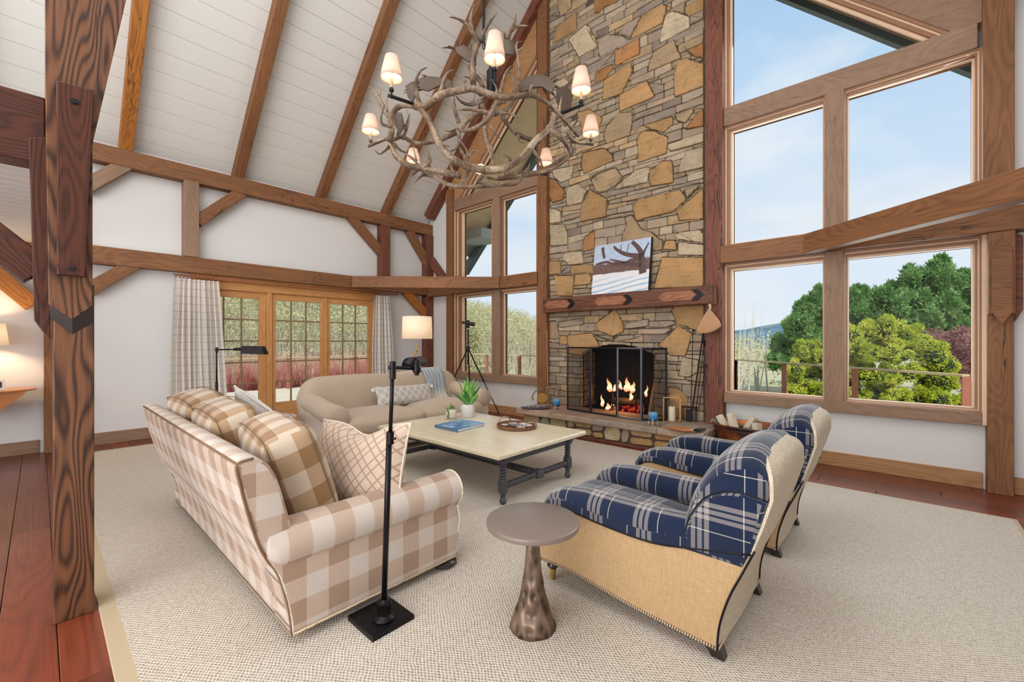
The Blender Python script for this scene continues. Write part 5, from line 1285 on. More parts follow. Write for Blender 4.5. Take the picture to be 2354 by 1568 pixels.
rbox(mb := MB(), (.88, Yb-Ya-.34, .19), Matrix.Translation((-1.19, (Ya+Yb)/2, .385)) @ Matrix.Rotation(.05, 4, 'Y'), .06, .035, 12, wob=.004, seed=21); mb.build('seat_cushion', M_plaid, ac, smooth=True, subsurf=1)
MB().box((-1.585, Ya+.05, .14), (-.62, Yb-.05, .30)).build('seat_frame', M_rattan, ac)
for y_ in (Ya-.001, Yb+.001): MB().tube(spline([(a+.003, y_, b) for a, b in ob[:6]], 4), .005, 6).build('piping', M_black, ac, smooth=True)
for y_ in (Ya-.002, Yb+.002): MB().tube(spline([(a, y_, b+.006) for a, b in side[:6]], 4), .007, 7).build('nailhead_trim', M_rope, ac, smooth=True)
MB().tube([(-.602, Ya, .074), (-.602, Yb, .074)], .006, 7).build('nailhead_trim', M_rope, ac, smooth=True)
for y_ in (Ya+.05, Yb-.05):
    MB().hexa([(-.635, y_-.026, .014), (-.58, y_-.026, .014), (-.58, y_+.026, .014), (-.635, y_+.026, .014), (-.70, y_-.034, .10), (-.61, y_-.034, .09), (-.61, y_+.034, .09), (-.70, y_+.034, .10)]).build('leg', M_ebony, ac, bevel=.004)
    o = MB().lathe([(.03, .15), (.034, .14), (.024, .125), (.034, .115), (.036, .10), (.024, .085), (.018, .08)], (-1.55, y_, 0), 18).build('leg', M_ebony, ac, smooth='auto')
    MB().lathe([(.018, .083), (.02, .075), (.013, .03), (.011, .014)], (-1.55, y_, 0), 16).build('brass_cap', M_brass, o, smooth='auto')
bpy.context.view_layer.update()
a2 = dup(ac, None, Matrix.Translation((-1.1, 2.4+1.237, .014)))
a2['label'] = 'farther navy plaid armchair next to the copper firewood tub'

# ------------------------------------------------------------------ round drink table
st_ = thing('round_drink_table', 'round dark bronze drink table on a carved tree-like pedestal', 'side table', (-1.36, 1.68, .014))
M_brz = simple('brown_bronze', '#8d8078', .36, .35, var=.14, vscale=6, bump=.05)
g = NG('carved_wood'); nz = g.n('ShaderNodeTexVoronoi', {'Vector': tex(g, 'Object', (26, 26, 16)), 'Scale': 1.}, feature='SMOOTH_F1').outputs[0]
M_carv = g.end(g.ramp(nz, [(.1, srgb('#3f3027')), (.6, srgb('#7d6858'))]), .38, .35, g.bump(nz, 1., .03), .5)
TXc, TYc = -1.375, 1.675
MB().lathe([(.001, .518), (.215, .518), (.232, .524), (.236, .536), (.234, .548), (.226, .552), (.001, .552)], (TXc, TYc, 0), 64).build('table_top', M_brz, st_, smooth='auto')
mb = MB(); rings = []
for k in range(25):
    t_ = k/24; h_ = .0145+t_*.505; r_ = .034+.085*(1-t_)**2.6+(.012 if t_ > .93 else 0)
    rings.append([(TXc+r_*(1+.07*mnoise.noise(Vector((3*math.cos(a), 3*math.sin(a), h_*22))))*math.cos(a), TYc+r_*(1+.07*mnoise.noise(Vector((3*math.cos(a), 3*math.sin(a), h_*22))))*math.sin(a), h_) for a in [2*PI*q/32 for q in range(32)]])
mb.loft(rings, True); mb.build('pedestal', M_carv, st_, smooth=True)

# second small round table beyond the gingham sofa
rt = thing('small_round_table', 'small pale grey round table beside the tan sofa arm', 'side table', (-5.48, 1.82, 0))
MB().lathe([(.001, .535), (.24, .535), (.25, .545), (.245, .552), (.001, .552)], (-5.50, 1.86, 0), 40).build('table_top', simple('pale_grey_top', '#b9b4bb', .35), rt, smooth='auto')
MB().lathe([(.14, .001), (.14, .02), (.02, .03), (.02, .53)], (-5.50, 1.86, 0), 24).build('pedestal', M_iron, rt, smooth='auto')

# ------------------------------------------------------------------ pharmacy floor lamps
M_dkbz = simple('dark_bronze', '#211d20', .35, .75, var=.1)
fl1 = thing('pharmacy_lamp', 'dark adjustable floor lamp in front of the gingham sofa', 'floor lamp', (-1.985, 1.165, .014))
mb = MB(); BQ = [(-2.105, 1.065), (-1.86, 1.065), (-1.86, 1.30), (-2.105, 1.30)]
mb.loft([[(x, y, z) for x, y in inset_ring(BQ, i_)] for i_, z in ((0, .015), (0, .036), (.003, .04))]); mb.build('base_plate', M_black, fl1)
PX, PY = -1.945, 1.178
MB().lathe([(.052, .04), (.055, .047), (.048, .056), (.034, .066), (.033, .11), (.038, .118), (.038, .128), (.02, .134), (.016, .14)], (PX, PY, 0), 28).build('collar', M_dkbz, fl1, smooth='auto')
top1 = onD(903, 845, 2.06); 
MB().tube([(PX, PY, .13), (PX+(top1.x-PX)*.62, PY+(top1.y-PY)*.62, 1.0)], .0145, 14).build('lower_pole', M_dkbz, fl1, smooth=True)
k1 = Vector((PX, PY, .13)).lerp(top1, .71)
MB().tube([Vector((PX, PY, .13)).lerp(top1, .70), top1+Vector((0, 0, .0))], .0095, 12).build('upper_pole', M_dkbz, fl1, smooth=True)
MB().tube([k1-Vector((0, 0, .03)), k1+Vector((0, 0, .03))], .018, 12).tube([k1, k1+Vector((.03, .012, -.002))], .006, 8).build('clamp', M_dkbz, fl1, smooth='auto')
MB().tube([top1-Vector((0, 0, .055)), top1+Vector((0, 0, .03))], .015, 12).build('top_joint', M_dkbz, fl1, smooth='auto')
e1 = onD(958, 847, 2.16); hd = (e1-top1).normalized()
MB().tube([top1-hd*.02, e1], .009, 10).build('arm', M_dkbz, fl1, smooth=True)
# head: half-cylinder hood pointing away, with bright inside
hc = onD(945, 840, 2.2); hdir = Vector((-.55, .80, 0)).normalized(); sd = hdir.cross(Vector((0, 0, 1)))
mb = MB(); rings = []
for t_ in (0, .04, .15): rings.append([hc+hdir*(t_-.02)+sd*math.cos(a)*.042+Vector((0, 0, math.sin(a)*.042)) for a in [PI*q/14-.15 for q in range(16)]])
mb.loft(rings, False, closed=False); mb.add([hc-hdir*.02+sd*math.cos(a)*.042+Vector((0, 0, math.sin(a)*.042)) for a in [PI*q/14-.15 for q in range(16)]], [tuple(range(16))])
o = mb.build('lamp_hood', M_dkbz, fl1, smooth='auto'); md = o.modifiers.new('t', 'SOLIDIFY'); md.thickness = .002
MB().lathe([(.001, -.03), (.02, -.02), (.022, 0), (.016, .02)], e1, 14, axis='z').tube([e1-Vector((0, 0, .035)), e1+Vector((0, 0, .04))], .012, 10).build('swivel', M_dkbz, fl1, smooth='auto')
MB().tube([hc+hdir*.0, hc+hdir*.07], .011, 8).build('bulb', M_bulb2, fl1)

fl2 = thing('pharmacy_lamp', 'dark floor lamp with long flat shade in front of the left curtain', 'floor lamp', (-5.95, 1.40, .014))
bx, by = -5.95, 1.40
MB().box((bx-.12, by-.12, .015), (bx+.12, by+.12, .035)).build('base_plate', M_black, fl2, bevel=.003)
MB().tube([(bx, by, .035), (bx, by, .97)], .014, 10).build('lower_pole', M_dkbz, fl2, smooth=True)
MB().tube([(bx, by, .95), (bx, by, 1.345)], .009, 10).build('upper_pole', M_dkbz, fl2, smooth=True)
e2 = onD(545, 803, 5.03); t2 = Vector((bx, by, 1.345)); rd = Vector((CT, ST, 0))
MB().tube([t2-rd*.02, e2], .008, 8).lathe([(.014, -.03), (.014, .03)], t2, 10).build('arm', M_dkbz, fl2, smooth='auto')
MB().tube([e2-rd*.03, e2+rd*.08], .018, 12).build('socket', M_dkbz, fl2, smooth='auto')
h0, h1 = onD(559, 804, 5.03), onD(606, 806, 5.03); nrm = Vector((-ST, CT, 0))
mb = MB(); mb.hexa([h0-nrm*.05+Vector((0, 0, -.045)), h1+rd*.035-nrm*.05+Vector((0, 0, -.045)), h1+rd*.035+nrm*.05+Vector((0, 0, -.045)), h0+nrm*.05+Vector((0, 0, -.045)), h0-nrm*.035+Vector((0, 0, .045)), h1-nrm*.035+Vector((0, 0, .05)), h1+nrm*.035+Vector((0, 0, .05)), h0+nrm*.035+Vector((0, 0, .045))])
mb.build('lamp_shade', M_dkbz, fl2, bevel=.004)
# ------------------------------------------------------------------ glazed doors in the left wall
DX = XL
def door(n, y0, y1, g0, g1, lab):
    d = thing('door_%d' % n, lab, None, (DX, (y0+y1)/2, 0), kind='structure')
    for a, b, nm in (((y0, .03), (g0, 2.30), 'stile'), ((g1, .03), (y1, 2.30), 'stile'), ((g0, .03), (g1, .345), 'rail'), ((g0, 2.185), (g1, 2.30), 'rail')):
        abeam(nm, (DX-.07, a[0], a[1]), (DX-.015, b[0], b[1]), M_fir, d, bevel=.005)
    zs = [.345+(2.185-.345)*k/5 for k in range(6)]; ys = [g0+(g1-g0)*k/3 for k in range(4)]
    for y in ys[1:3]: abeam('muntin', (DX-.058, y-.0125, .345), (DX-.03, y+.0125, 2.185), M_mun, d, bevel=.003)
    for z in zs[1:5]: abeam('muntin', (DX-.056, g0, z-.0125), (DX-.032, g1, z+.0125), M_mun, d, bevel=.003)
    for i in range(3):
        for j in range(5): MB().box((DX-.046, ys[i], zs[j]), (DX-.042, ys[i+1], zs[j+1])).build('pane', M_glass, d)
M_mun = simple('muntin_wood', '#87704f', .5, var=.1)
door(1, 1.69, 2.70, 1.80, 2.585, 'glazed door leaf half covered by the left curtain')
door(2, 2.79, 3.725, 2.86, 3.665, 'middle glazed door leaf')
door(3, 3.79, 4.76, 3.85, 4.66, 'glazed door leaf next to the right curtain')
def tb(lo, hi, m, lab, n=[1]):
    n[0] += 1; tag(abeam('trim_%d' % n[0], lo, hi, m, bevel=.006), lab, kind='structure')
tb((DX-.12, 2.70, 0), (DX+.02, 2.79, 2.32), M_fir, 'golden post between the first and second glazed doors')
tb((DX-.12, 3.725, 0), (DX+.005, 3.79, 2.32), M_fir, 'golden post between the second and third glazed doors')
tb((DX-.12, 1.62, 0), (DX+.02, 1.70, 2.32), M_fir, 'golden jamb left of the glazed doors')
tb((DX-.12, 4.76, 0), (DX+.02, 4.85, 2.32), M_fir, 'golden jamb right of the glazed doors')
tb((DX-.12, 1.62, 2.30), (DX+.03, 4.85, 2.44), M_fir, 'golden head casing over the glazed doors')
tb((DX-.02, 1.60, 2.44), (DX+.09, 4.87, 2.512), M_fir, 'stepped crown casing over the glazed doors')
tb((DX-.14, 1.66, -.02), (DX+.01, 4.80, .03), M_fir, 'threshold of the glazed doors')

# curtains
def m_check():
    g = NG('windowpane_check'); uv = g.n('ShaderNodeTexCoord').outputs['UV']; sp = g.n('ShaderNodeSeparateXYZ', {0: uv})
    def ln(a, P, w_): return g.math('LESS_THAN', g.math('FRACT', g.math('DIVIDE', a, P)), w_)
    k = g.math('MAXIMUM', ln(sp.outputs[0], .135, .05), ln(sp.outputs[1], .118, .045)); k2 = ln(g.math('ADD', sp.outputs[0], .02), .135, .28)
    c = g.mix(g.math('MULTIPLY', k2, .5), srgb('#efebe6'), srgb('#e0cdb8')); c = g.mix(g.math('MULTIPLY', k, .6), c, srgb('#86746a'))
    d = g.n('ShaderNodeBsdfDiffuse', {0: c}); tl = g.n('ShaderNodeBsdfTranslucent', {0: c}); m_ = g.n('ShaderNodeMixShader', {0: .3, 1: d, 2: tl}); g.t.links.new(m_.outputs[0], g.o.inputs[0]); return g.m
M_check = m_check(); M_rod = simple('reddish_rod', '#8a4d2f', .45)
def curtain(yt0, yt1, yb0, yb1, lab, nf, seed):
    r = thing('curtain', lab, 'curtain', (DX+.2, (yb0+yb1)/2, 0)); nC, nRw = nf*12, 24; vs = []; rs = random.Random(seed); ph = rs.uniform(0, 6)
    wv = [rs.uniform(.7, 1.3) for _ in range(nf+1)]
    for i in range(nC+1):
        t_ = i/nC; f = t_*nf; wob = math.sin(2*PI*f+ph)*wv[int(f)]
        for j in range(nRw+1):
            s_ = j/nRw; z = .02+(2.405-.02)*(1-s_); y0 = yt0+(yb0-yt0)*min(1, s_*2.2)**.7; y1 = yt1+(yb1-yt1)*s_
            vs.append((DX+.20+wob*(.022+.022*min(1, s_*4)), y0+(y1-y0)*(t_+.010*math.sin(3*2*PI*t_+s_*3)), z))
    m_ = nRw+1; fs = []; us = []; Lw = (yb1-yb0)*1.9
    for i in range(nC):
        for j in range(nRw):
            fs.append((i*m_+j, i*m_+j+1, (i+1)*m_+j+1, (i+1)*m_+j)); U = [i/nC*Lw, (i+1)/nC*Lw]; Vv = [2.4*(1-j/nRw), 2.4*(1-(j+1)/nRw)]
            us.append([(U[0], Vv[0]), (U[0], Vv[1]), (U[1], Vv[1]), (U[1], Vv[0])])
    MB().add(vs, fs, us).build('curtain_cloth', M_check, r, smooth=True)
    n = 12
    for k in range(n):
        y = yt0+.02+(yt1-yt0-.04)*k/(n-1); P = [(DX+.20+.006*math.sin(k*2), y+.0+.008*math.sin(k*3)+.005*math.cos(a), 2.437+.0) for a in (0,)]
        MB().tube([(DX+.20+.026*math.cos(a), y+.006*math.sin(a*1+k), 2.437+.028*math.sin(a)) for a in [2*PI*q/14 for q in range(15)]], .0045, 6).build('curtain_ring', M_rod, r, smooth=True)
curtain(1.37, 1.93, 1.32, 2.06, 'cream checked curtain hanging left of the glazed doors', 9, 3)
curtain(4.68, 5.04, 4.62, 5.20, 'cream checked curtain hanging right of the glazed doors', 6, 8)
o = MB().tube([(DX+.20, 1.36, 2.455), (DX+.20, 5.25, 2.455)], .014, 10).build('curtain_rod', M_rod, None, smooth=True); tag(o, 'long reddish wooden curtain rod under the lower beam', 'curtain rod')

# ------------------------------------------------------------------ lamps and tables at the edges
cn = thing('console_table', 'narrow console table behind the tan sofa holding the drum lamp', 'table', (-6.25, 4.45, 0))
MB().box((-6.42, 3.95, .70), (-6.08, 4.95, .735)).build('table_top', M_trim, cn, bevel=.005)
for x in (-6.38, -6.12):
    for y in (4.0, 4.9): abeam('leg', (x-.02, y-.02, 0.001), (x+.02, y+.02, .70), M_trim, cn)
LX, LY = -6.26, 4.44
tl = thing('drum_lamp', 'brass ring table lamp with a white drum shade by the right curtain', 'table lamp', (LX, LY, .735))
MB().lathe([(.07, .736), (.07, .75), (.02, .76), (.012, .78), (.012, 1.02), (.018, 1.03), (.012, 1.04), (.010, 1.16)], (LX, LY, 0), 20).build('stem', M_brass, tl, smooth='auto')
rd = Vector((CT, ST, 0))
MB().tube([Vector((LX, LY, 1.21))+rd*.05*math.cos(a)+Vector((0, 0, .05*math.sin(a))) for a in [2*PI*k/24 for k in range(25)]], .008, 8).build('ring', M_brass, tl, smooth=True)
MB().lathe([(.012, 1.26), (.02, 1.28), (.012, 1.30), (.012, 1.34), (.006, 1.42)], (LX, LY, 0), 14).build('neck', M_brass, tl, smooth='auto')
zb, zt = 1.49, 1.875
o = MB().lathe([(.262, zb), (.252, zt)], (LX, LY, 0), 48, cap=False).build('lamp_shade', M_shade2, tl, smooth=True); md = o.modifiers.new('t', 'SOLIDIFY'); md.thickness = .003
MB().lathe([(.001, 1.56), (.03, 1.60), (.035, 1.64), (.001, 1.68)], (LX, LY, 0), 14).build('bulb', M_bulb, tl, smooth=True)
light('drum_lamp_light', 'POINT', (LX, LY, 1.64), 26, (1, .72, .45), shadow_soft_size=.06)
# left edge: lamp, small frame and drop-leaf table
dt = thing('drop_leaf_table', 'honey coloured drop-leaf table against the wall at the far left', 'table', (-7.95, -.5, 0))
zt_ = .87
P = [(-8.24, -.06)]+[(-7.94+.30*math.cos(a)*1.0, -.52+.50*math.sin(a)) for a in [PI/2-PI*k/16 for k in range(17)]]+[(-8.24, -.98)]
MB().prism(P, zt_-.022, zt_, 'z').build('table_top', simple('honey_top', '#c07a3c', .3, var=.12, coat=.3), dt, bevel=.006)
P = [(-.95, zt_-.022), (-.10, zt_-.022)]+[(-.10-.42*t_**1.0, zt_-.03-.28*math.sin(t_*PI/2)) for t_ in [k/10 for k in range(1, 11)]]+[(-.53-.42*t_, zt_-.31+.28*(1-math.cos(t_*PI/2))) for t_ in [k/10 for k in range(1, 11)]]
MB().prism(P, -7.78, -7.755, 'x').build('drop_leaf', simple('honey_leaf', '#b06a2c', .35, var=.12, coat=.2), dt)
for y in (-.8,): abeam('leg', (-8.22, y-.02, .001), (-8.18, y+.02, zt_-.022), M_amber, dt)
ll = thing('white_shade_lamp', 'table lamp with a white shade cut by the left picture edge', 'table lamp', (-7.98, -.44, zt_))
MB().lathe([(.07, zt_+.001), (.07, zt_+.02), (.015, zt_+.04), (.015, 1.45)], (-7.98, -.44, 0), 16).build('stem', M_brass, ll, smooth='auto')
o = MB().lathe([(.20, 1.40), (.17, 1.66)], (-7.98, -.44, 0), 40, cap=False).build('lamp_shade', M_shade2, ll, smooth=True); md = o.modifiers.new('t', 'SOLIDIFY'); md.thickness = .003
light('left_lamp_light', 'POINT', (-7.98, -.44, 1.53), 20, (1, .70, .42), shadow_soft_size=.05)
pf = thing('small_photo_frame', 'small white photo frame standing on the drop-leaf table', 'frame', (-7.8, -.29, zt_))
pp_ = onX(-4, 893, -7.82); fy = pp_.y
MB().box((-7.84, fy-.09, zt_+.002), (-7.82, fy+.05, zt_+.13)).build('frame_border', simple('white_frame', '#e4e2df', .5), pf, bevel=.003)
MB().box((-7.8195, fy-.07, zt_+.03), (-7.817, fy+.028, zt_+.10)).build('photo', simple('dark_photo', '#2a2422', .4), pf)

# ------------------------------------------------------------------ tripod with scope
tr = thing('tripod', 'black tripod carrying a small telescope by the corner windows', 'tripod', (-6.34, 5.72, 0))
tcx = onD(1077, 800, 8.5); hx, hy = tcx.x, tcx.y
H0 = zt0 = CH+(784-803)*-1*8.5/FP*-1
apex = onD(1076, 800, 8.5); 
M_cf = simple('carbon_black', '#16161a', .4, .3)
MB().tube([apex-Vector((0, 0, .32)), onD(1076, 757, 8.5)], .016, 10).build('centre_column', M_cf, tr, smooth=True)
MB().lathe([(.02, -.03), (.045, -.02), (.045, .02), (.02, .03)], apex, 14).build('collar', M_cf, tr, smooth='auto')
feet = [onZ(1147, 951), onZ(1047, 935, 0), onZ(1085, 925, 0)]
feet[1] = apex+Vector((-.62, -.10, 0)); feet[1].z = 0; feet[2] = apex+Vector((-.1, -.62, 0)); feet[2].z = 0
feet[1] = Vector((apex.x-.34, apex.y-.52, 0)); feet[2] = Vector((apex.x-.20, apex.y+.25, 0)); feet[2].y = min(feet[2].y, 6.05)
for f in feet:
    m1 = apex.lerp(f, .5); leg_ = MB().tube([apex, m1, m1.lerp(f, .04), f+Vector((0, 0, .004))], [.014, .014, .009, .009], 8).build('leg', M_cf, tr, smooth='auto')
    MB().tube([m1-Vector((0, 0, .02)), m1+Vector((0, 0, .02))], .02, 8).build('leg_lock', M_cf, leg_)
sc_ = thing('telescope', 'small black telescope mounted on the tripod head', 'telescope', tuple(onD(1078, 745, 8.5)))
a, b = onD(1062, 741, 8.5), onD(1092, 746, 8.5)
MB().tube([a.lerp(b, .25), b], [.03, .042], 16).build('main_tube', M_cf, sc_, smooth='auto'); MB().tube([a, a.lerp(b, .3)], [.026, .02], 12).build('eyepiece', M_cf, sc_, smooth='auto')
m1 = a.lerp(b, .45); MB().tube([m1+Vector((0, 0, .06)), m1-Vector((0, 0, .10))], .03, 10).build('mount', M_cf, sc_, smooth='auto')

# ------------------------------------------------------------------ things on the hearth
HZ = .337
def lantern(cx, cy, wd, ht, lab, rotz, mat):
    r = thing('lantern', lab, 'lantern', (cx, cy, HZ)); M = Matrix.Translation((cx, cy, HZ)) @ Matrix.Rotation(rotz, 4, 'Z'); h = wd/2; t_ = .008
    mb = MB(); 
    def bx(a, b): mb2 = MB().box(a, b); mb.add([M @ Vector(p) for p in mb2.v], mb2.f)
    for sx in (-1, 1):
        for sy in (-1, 1): bx((sx*h-t_ if sx > 0 else -h, sy*h-t_ if sy > 0 else -h, 0), (sx*h if sx > 0 else -h+t_, sy*h if sy > 0 else -h+t_, ht))
    for z in (0.001, ht-t_):
        for s_ in (-1, 1): bx((-h, s_*h-(t_ if s_ > 0 else 0), z), (h, s_*h+(0 if s_ > 0 else t_), z+t_)); bx((s_*h-(t_ if s_ > 0 else 0), -h, z), (s_*h+(0 if s_ > 0 else t_), h, z+t_))
    bx((-h, -h, .001), (h, h, .006)); mb.build('lantern_frame', mat, r)
    for k in range(4):
        R = M @ Matrix.Rotation(k*PI/2, 4, 'Z'); MB().add([R @ Vector(p) for p in ((-h+t_, -h+.003, t_), (h-t_, -h+.003, t_), (h-t_, -h+.003, ht-t_), (-h+t_, -h+.003, ht-t_))], [(0, 1, 2, 3)]).build('pane', M_glass, r)
    return M
lc_ = onZ(1545, 968, HZ); M = lantern(lc_.x, lc_.y, .22, .34, 'gold framed glass lantern with a cream candle right of the fire screen', math.radians(18), M_gold)
cd = M @ Vector((-.0, -.01, .008)); o = MB().lathe([(.045, 0), (.047, .01), (.047, .19), (.04, .195), (.001, .19)], cd, 24).build('pillar_candle', simple('cream_wax', '#e8dcc0', .5), None, smooth='auto'); tag(o, 'cream pillar candle inside the gold lantern', 'candle')
MB().tube([cd+Vector((0, 0, .19)), cd+Vector((.002, 0, .205))], .002, 5).build('wick', M_black, o)
l2 = onZ(1270, 934, HZ); lantern(l2.x, l2.y, .17, .33, 'thin framed glass lantern at the left end of the hearth', math.radians(20), simple('pinkish_metal', '#b08f80', .35, .7))
def votive(u, v, lab):
    p = onZ(u, v, HZ); r = thing('blue_candle_holder', lab, 'candle holder', tuple(p)); g = NG('blue_glass'); sp = g.n('ShaderNodeSeparateXYZ', {0: tex(g)})
    c = g.ramp(g.math('DIVIDE', g.math('SUBTRACT', sp.outputs[2], HZ+.05), .13), [(0, srgb('#1c5c9c')), (.5, srgb('#3480bd')), (1, srgb('#8fbcd9'))]); m = g.end(c, .12, 0, None, .6, coat=.5)
    MB().lathe([(.001, .055), (.045, .056), (.055, .07), (.058, .10), (.058, .165), (.053, .165), (.05, .08), (.001, .075)], p, 28).build('glass_cup', m, r, smooth='auto')
    for k in range(3):
        a = -1.2+k*2*PI/3; q = p+Vector((.062*math.cos(a), .062*math.sin(a), .0)); MB().box((q.x-.006, q.y-.006, HZ+.001), (q.x+.006, q.y+.006, HZ+.085)).build('peg_leg', simple('pale_metal', '#d9c9bd', .4, .3), r, bevel=.002)
    MB().lathe([(.05, .058), (.066, .062), (.066, .07), (.05, .07)], p, 24).build('holder_ring', M_iron, r)
votive(1279, 941, 'blue glass candle cup on pale pegs left of the fire screen'); votive(1501, 977, 'blue glass candle cup on pale pegs right of the fire screen')
# bellows
bl = thing('bellows', 'long pointed wooden bellows with a black handle at the right end of the hearth', 'bellows', tuple(onZ(1570, 985, HZ)))
b0, b1, b2 = onZ(1521, 981, HZ+.02), onZ(1594, 990, HZ+.03), onZ(1622, 986, HZ+.03)
P = [b0.lerp(b1, k/12) for k in range(13)]; MB().tube(P, [.006, .012, .02, .028, .036, .044, .052, .058, .062, .062, .056, .042, .018], 16, flat=(1.15, .45)).build('board', simple('polished_wood', '#a8683f', .35, var=.15, coat=.3), bl, smooth=True)
MB().tube([b1.lerp(b2, k/5) for k in range(6)], [.012, .03, .034, .034, .03, .012], 12, flat=(1.1, .5)).build('handle', M_black, bl, smooth=True)
MB().tube([b0, b0+(b0-b1).normalized()*.05], [.006, .003], 8).build('nozzle', M_iron, bl)
# slate dish with stones, and hoop ornament
ds = onZ(1232, 940, HZ); o = thing('slate_dish', 'long oval slate dish of small stones at the left end of the hearth', 'dish', tuple(ds))
mb = MB(); dx = Vector((CT, ST, 0)); dy = Vector((-ST, CT, 0))
mb.loft([[ds+dx*.24*s_*math.cos(a)+dy*.10*s_*math.sin(a)+Vector((0, 0, z)) for a in [2*PI*k/28 for k in range(28)]] for s_, z in ((.8, .001), (1, .018), (1.02, .03), (.93, .032), (.7, .02))]); mb.build('dish', simple('slate', '#55535a', .6, bump=.3), o, smooth='auto')
mb = MB(); rs = random.Random(3)
for k in range(16):
    a = rs.uniform(0, 2*PI); q = ds+dx*.17*rs.random()*math.cos(a)+dy*.06*math.sin(a)+Vector((0, 0, .036)); r_ = rs.uniform(.009, .016); mb.lathe([(.001, -r_*.6), (r_, 0), (.001, r_*.6)], q, 8)
mb.build('pebbles', simple('pale_pebble', '#bdb6b0', .6, var=.2), o, kind='stuff')
ho = thing('hoop_ornament', 'woven golden disc in a bent hoop at the left end of the hearth', 'ornament', tuple(onZ(1238, 930, HZ)))
hc_ = onZ(1240, 928, HZ)+Vector((0, 0, .12)); 
MB().tube([hc_+dx*.125*math.cos(a)-dy*.02+Vector((0, 0, .125*math.sin(a)-.0)) for a in [PI*1.15-PI*1.0*k/14 for k in range(15)]], .011, 8).build('hoop', simple('horn', '#7e6d58', .4), ho, smooth=True)
MB().lathe([(.001, -.012), (.085, -.01), (.095, 0), (.085, .01), (.001, .012)], (0, 0, 0), 28, axis='y').build('disc', simple('golden_weave', '#a8813f', .7, bump=.8, bscale=90, var=.2), ho, smooth='auto', M=Matrix.Translation(hc_+dx*.05-Vector((0, 0, .025))) @ Matrix.Rotation(TH, 4, 'Z'))
# fire tools
ft = thing('fire_tool_stand', 'black iron stand of fire tools at the right end of the hearth', 'fire tools', (-2.1, 5.98, HZ))
tb0 = onZ(1597, 965, HZ)
tb0.y = min(tb0.y, 6.05)
MB().box((tb0.x-.11, tb0.y-.05, HZ+.19), (tb0.x+.09, tb0.y+.03, HZ+.205)).build('crossbar', M_iron, ft)
for a, b in ((-.10, -.04), (.08, -.04), (-.10, .02), (.08, .02)): abeam('stand_leg', (tb0.x+a-.006, tb0.y+b-.006, HZ+.001), (tb0.x+a+.006, tb0.y+b+.006, HZ+.19), M_iron, ft)
def tool(u0, v0, u1, v1, r_, nm, lab):
    a, b = onY(u0, v0, tb0.y-.02), onY(u1, v1, tb0.y-.02); o = MB().tube([a, b], r_, 8).lathe([(.001, -.02), (.014, -.012), (.014, .012), (.001, .02)], b, 10).build(nm, M_iron, None, smooth='auto'); return tag(o, lab, 'fire tool')
tool(1588, 955, 1593, 760, .006, 'poker', 'leftmost straight iron fire poker standing at the hearth')
tool(1591, 945, 1617, 762, .011, 'fire_shovel', 'thick slanting iron fire shovel standing at the hearth')
tool(1600, 945, 1618, 790, .006, 'fire_tongs', 'thin iron fire tongs behind the slanting shovel')
tool(1606, 943, 1622, 840, .005, 'fire_fork', 'short thin iron fork at the right of the fire tools')
MB().box((tb0.x-.05, tb0.y-.04, HZ+.001), (tb0.x+.03, tb0.y+.0, HZ+.165)).build('brush_head', simple('dark_bristle', '#26242a', .9, bump=1), ft, bevel=.006)
# hearth broom hanging from the mantel
bm2 = thing('hanging_broom', 'fan-shaped straw hearth brush hanging from the mantel end', 'brush', (-1.88, 5.9, 1.6))
yb_ = 5.90; q = [onY(u, v, yb_) for u, v in ((1626, 712), (1634, 712), (1659, 745), (1654, 755), (1630, 767), (1603, 766), (1600, 758))]
prf = [(p.x, p.z) for p in q]; soft_prism(mb := MB(), prf, yb_-.025, yb_+.03, 'y', r=.02, n=40, smooth=1); mb.build('straw_head', simple('straw', '#b98f6c', .9, bump=.6, bscale=160, var=.15), bm2, smooth='auto')
a, b = onY(1629, 716, yb_), onY(1631, 699, yb_); MB().tube([a, a.lerp(b, .5)+Vector((.015, 0, 0)), b], [.02, .013, .018], 10).build('wrapped_handle', simple('bound_twine', '#cdb291', .8, bump=.8, bscale=200), bm2, smooth=True)
MB().tube([b, b+Vector((0, .02, .04))], .003, 5).build('hanging_loop', M_iron, bm2)
sp_ = MB().tube([onY(1257, 760, 5.98), onY(1260, 935, 5.9)], .006, 6).build('leaning_rod', simple('pale_stick', '#b09070', .7), None); tag(sp_, 'thin pale stick leaning in the corner left of the chimney', 'stick')

# copper tub with firewood
bk_ = thing('copper_tub', 'oval copper tub holding firewood under the big windows', 'tub', (-1.45, 5.98, 0))
g = NG('aged_copper'); nz = g.n('ShaderNodeTexNoise', {'Vector': tex(g), 'Scale': 3.5, 'Detail': 5}).outputs[0]; M_cop = g.end(g.ramp(nz, [(.38, srgb('#4a3835')), (.5, srgb('#8d4f33')), (.68, srgb('#c27745'))]), .38, .75, g.bump(nz, .2, .01))
BCx, BCy = -1.32, 5.86; ea, eb = .46, .30
def ov(s_, z): return [(BCx+ea*s_*math.cos(a), BCy+eb*s_*math.sin(a), z) for a in [2*PI*k/56 for k in range(56)]]
MB().loft([ov(.80, .004), (ov(.83, .02)), ov(.92, .2), ov(.985, .37), ov(.99, .385), ov(1.03, .395), ov(1.045, .41), ov(1.03, .425), ov(.99, .42), ov(.96, .38), ov(.80, .06), ov(.5, .05)]).build('tub_body', M_cop, bk_, smooth='auto')
MB().tube([(a[0], a[1], .37) for a in ov(1.0, 0)]+[ov(1.0, .37)[0]], .006, 6).build('rim_band', simple('dark_copper', '#57433c', .45, .6), bk_, smooth=True)
M_split = simple('split_wood_face', '#cdbfa8', .8, var=.12, vscale=20, bump=.3); M_brk = simple('grey_bark', '#7d7468', .95, bump=1, bscale=30, var=.3)
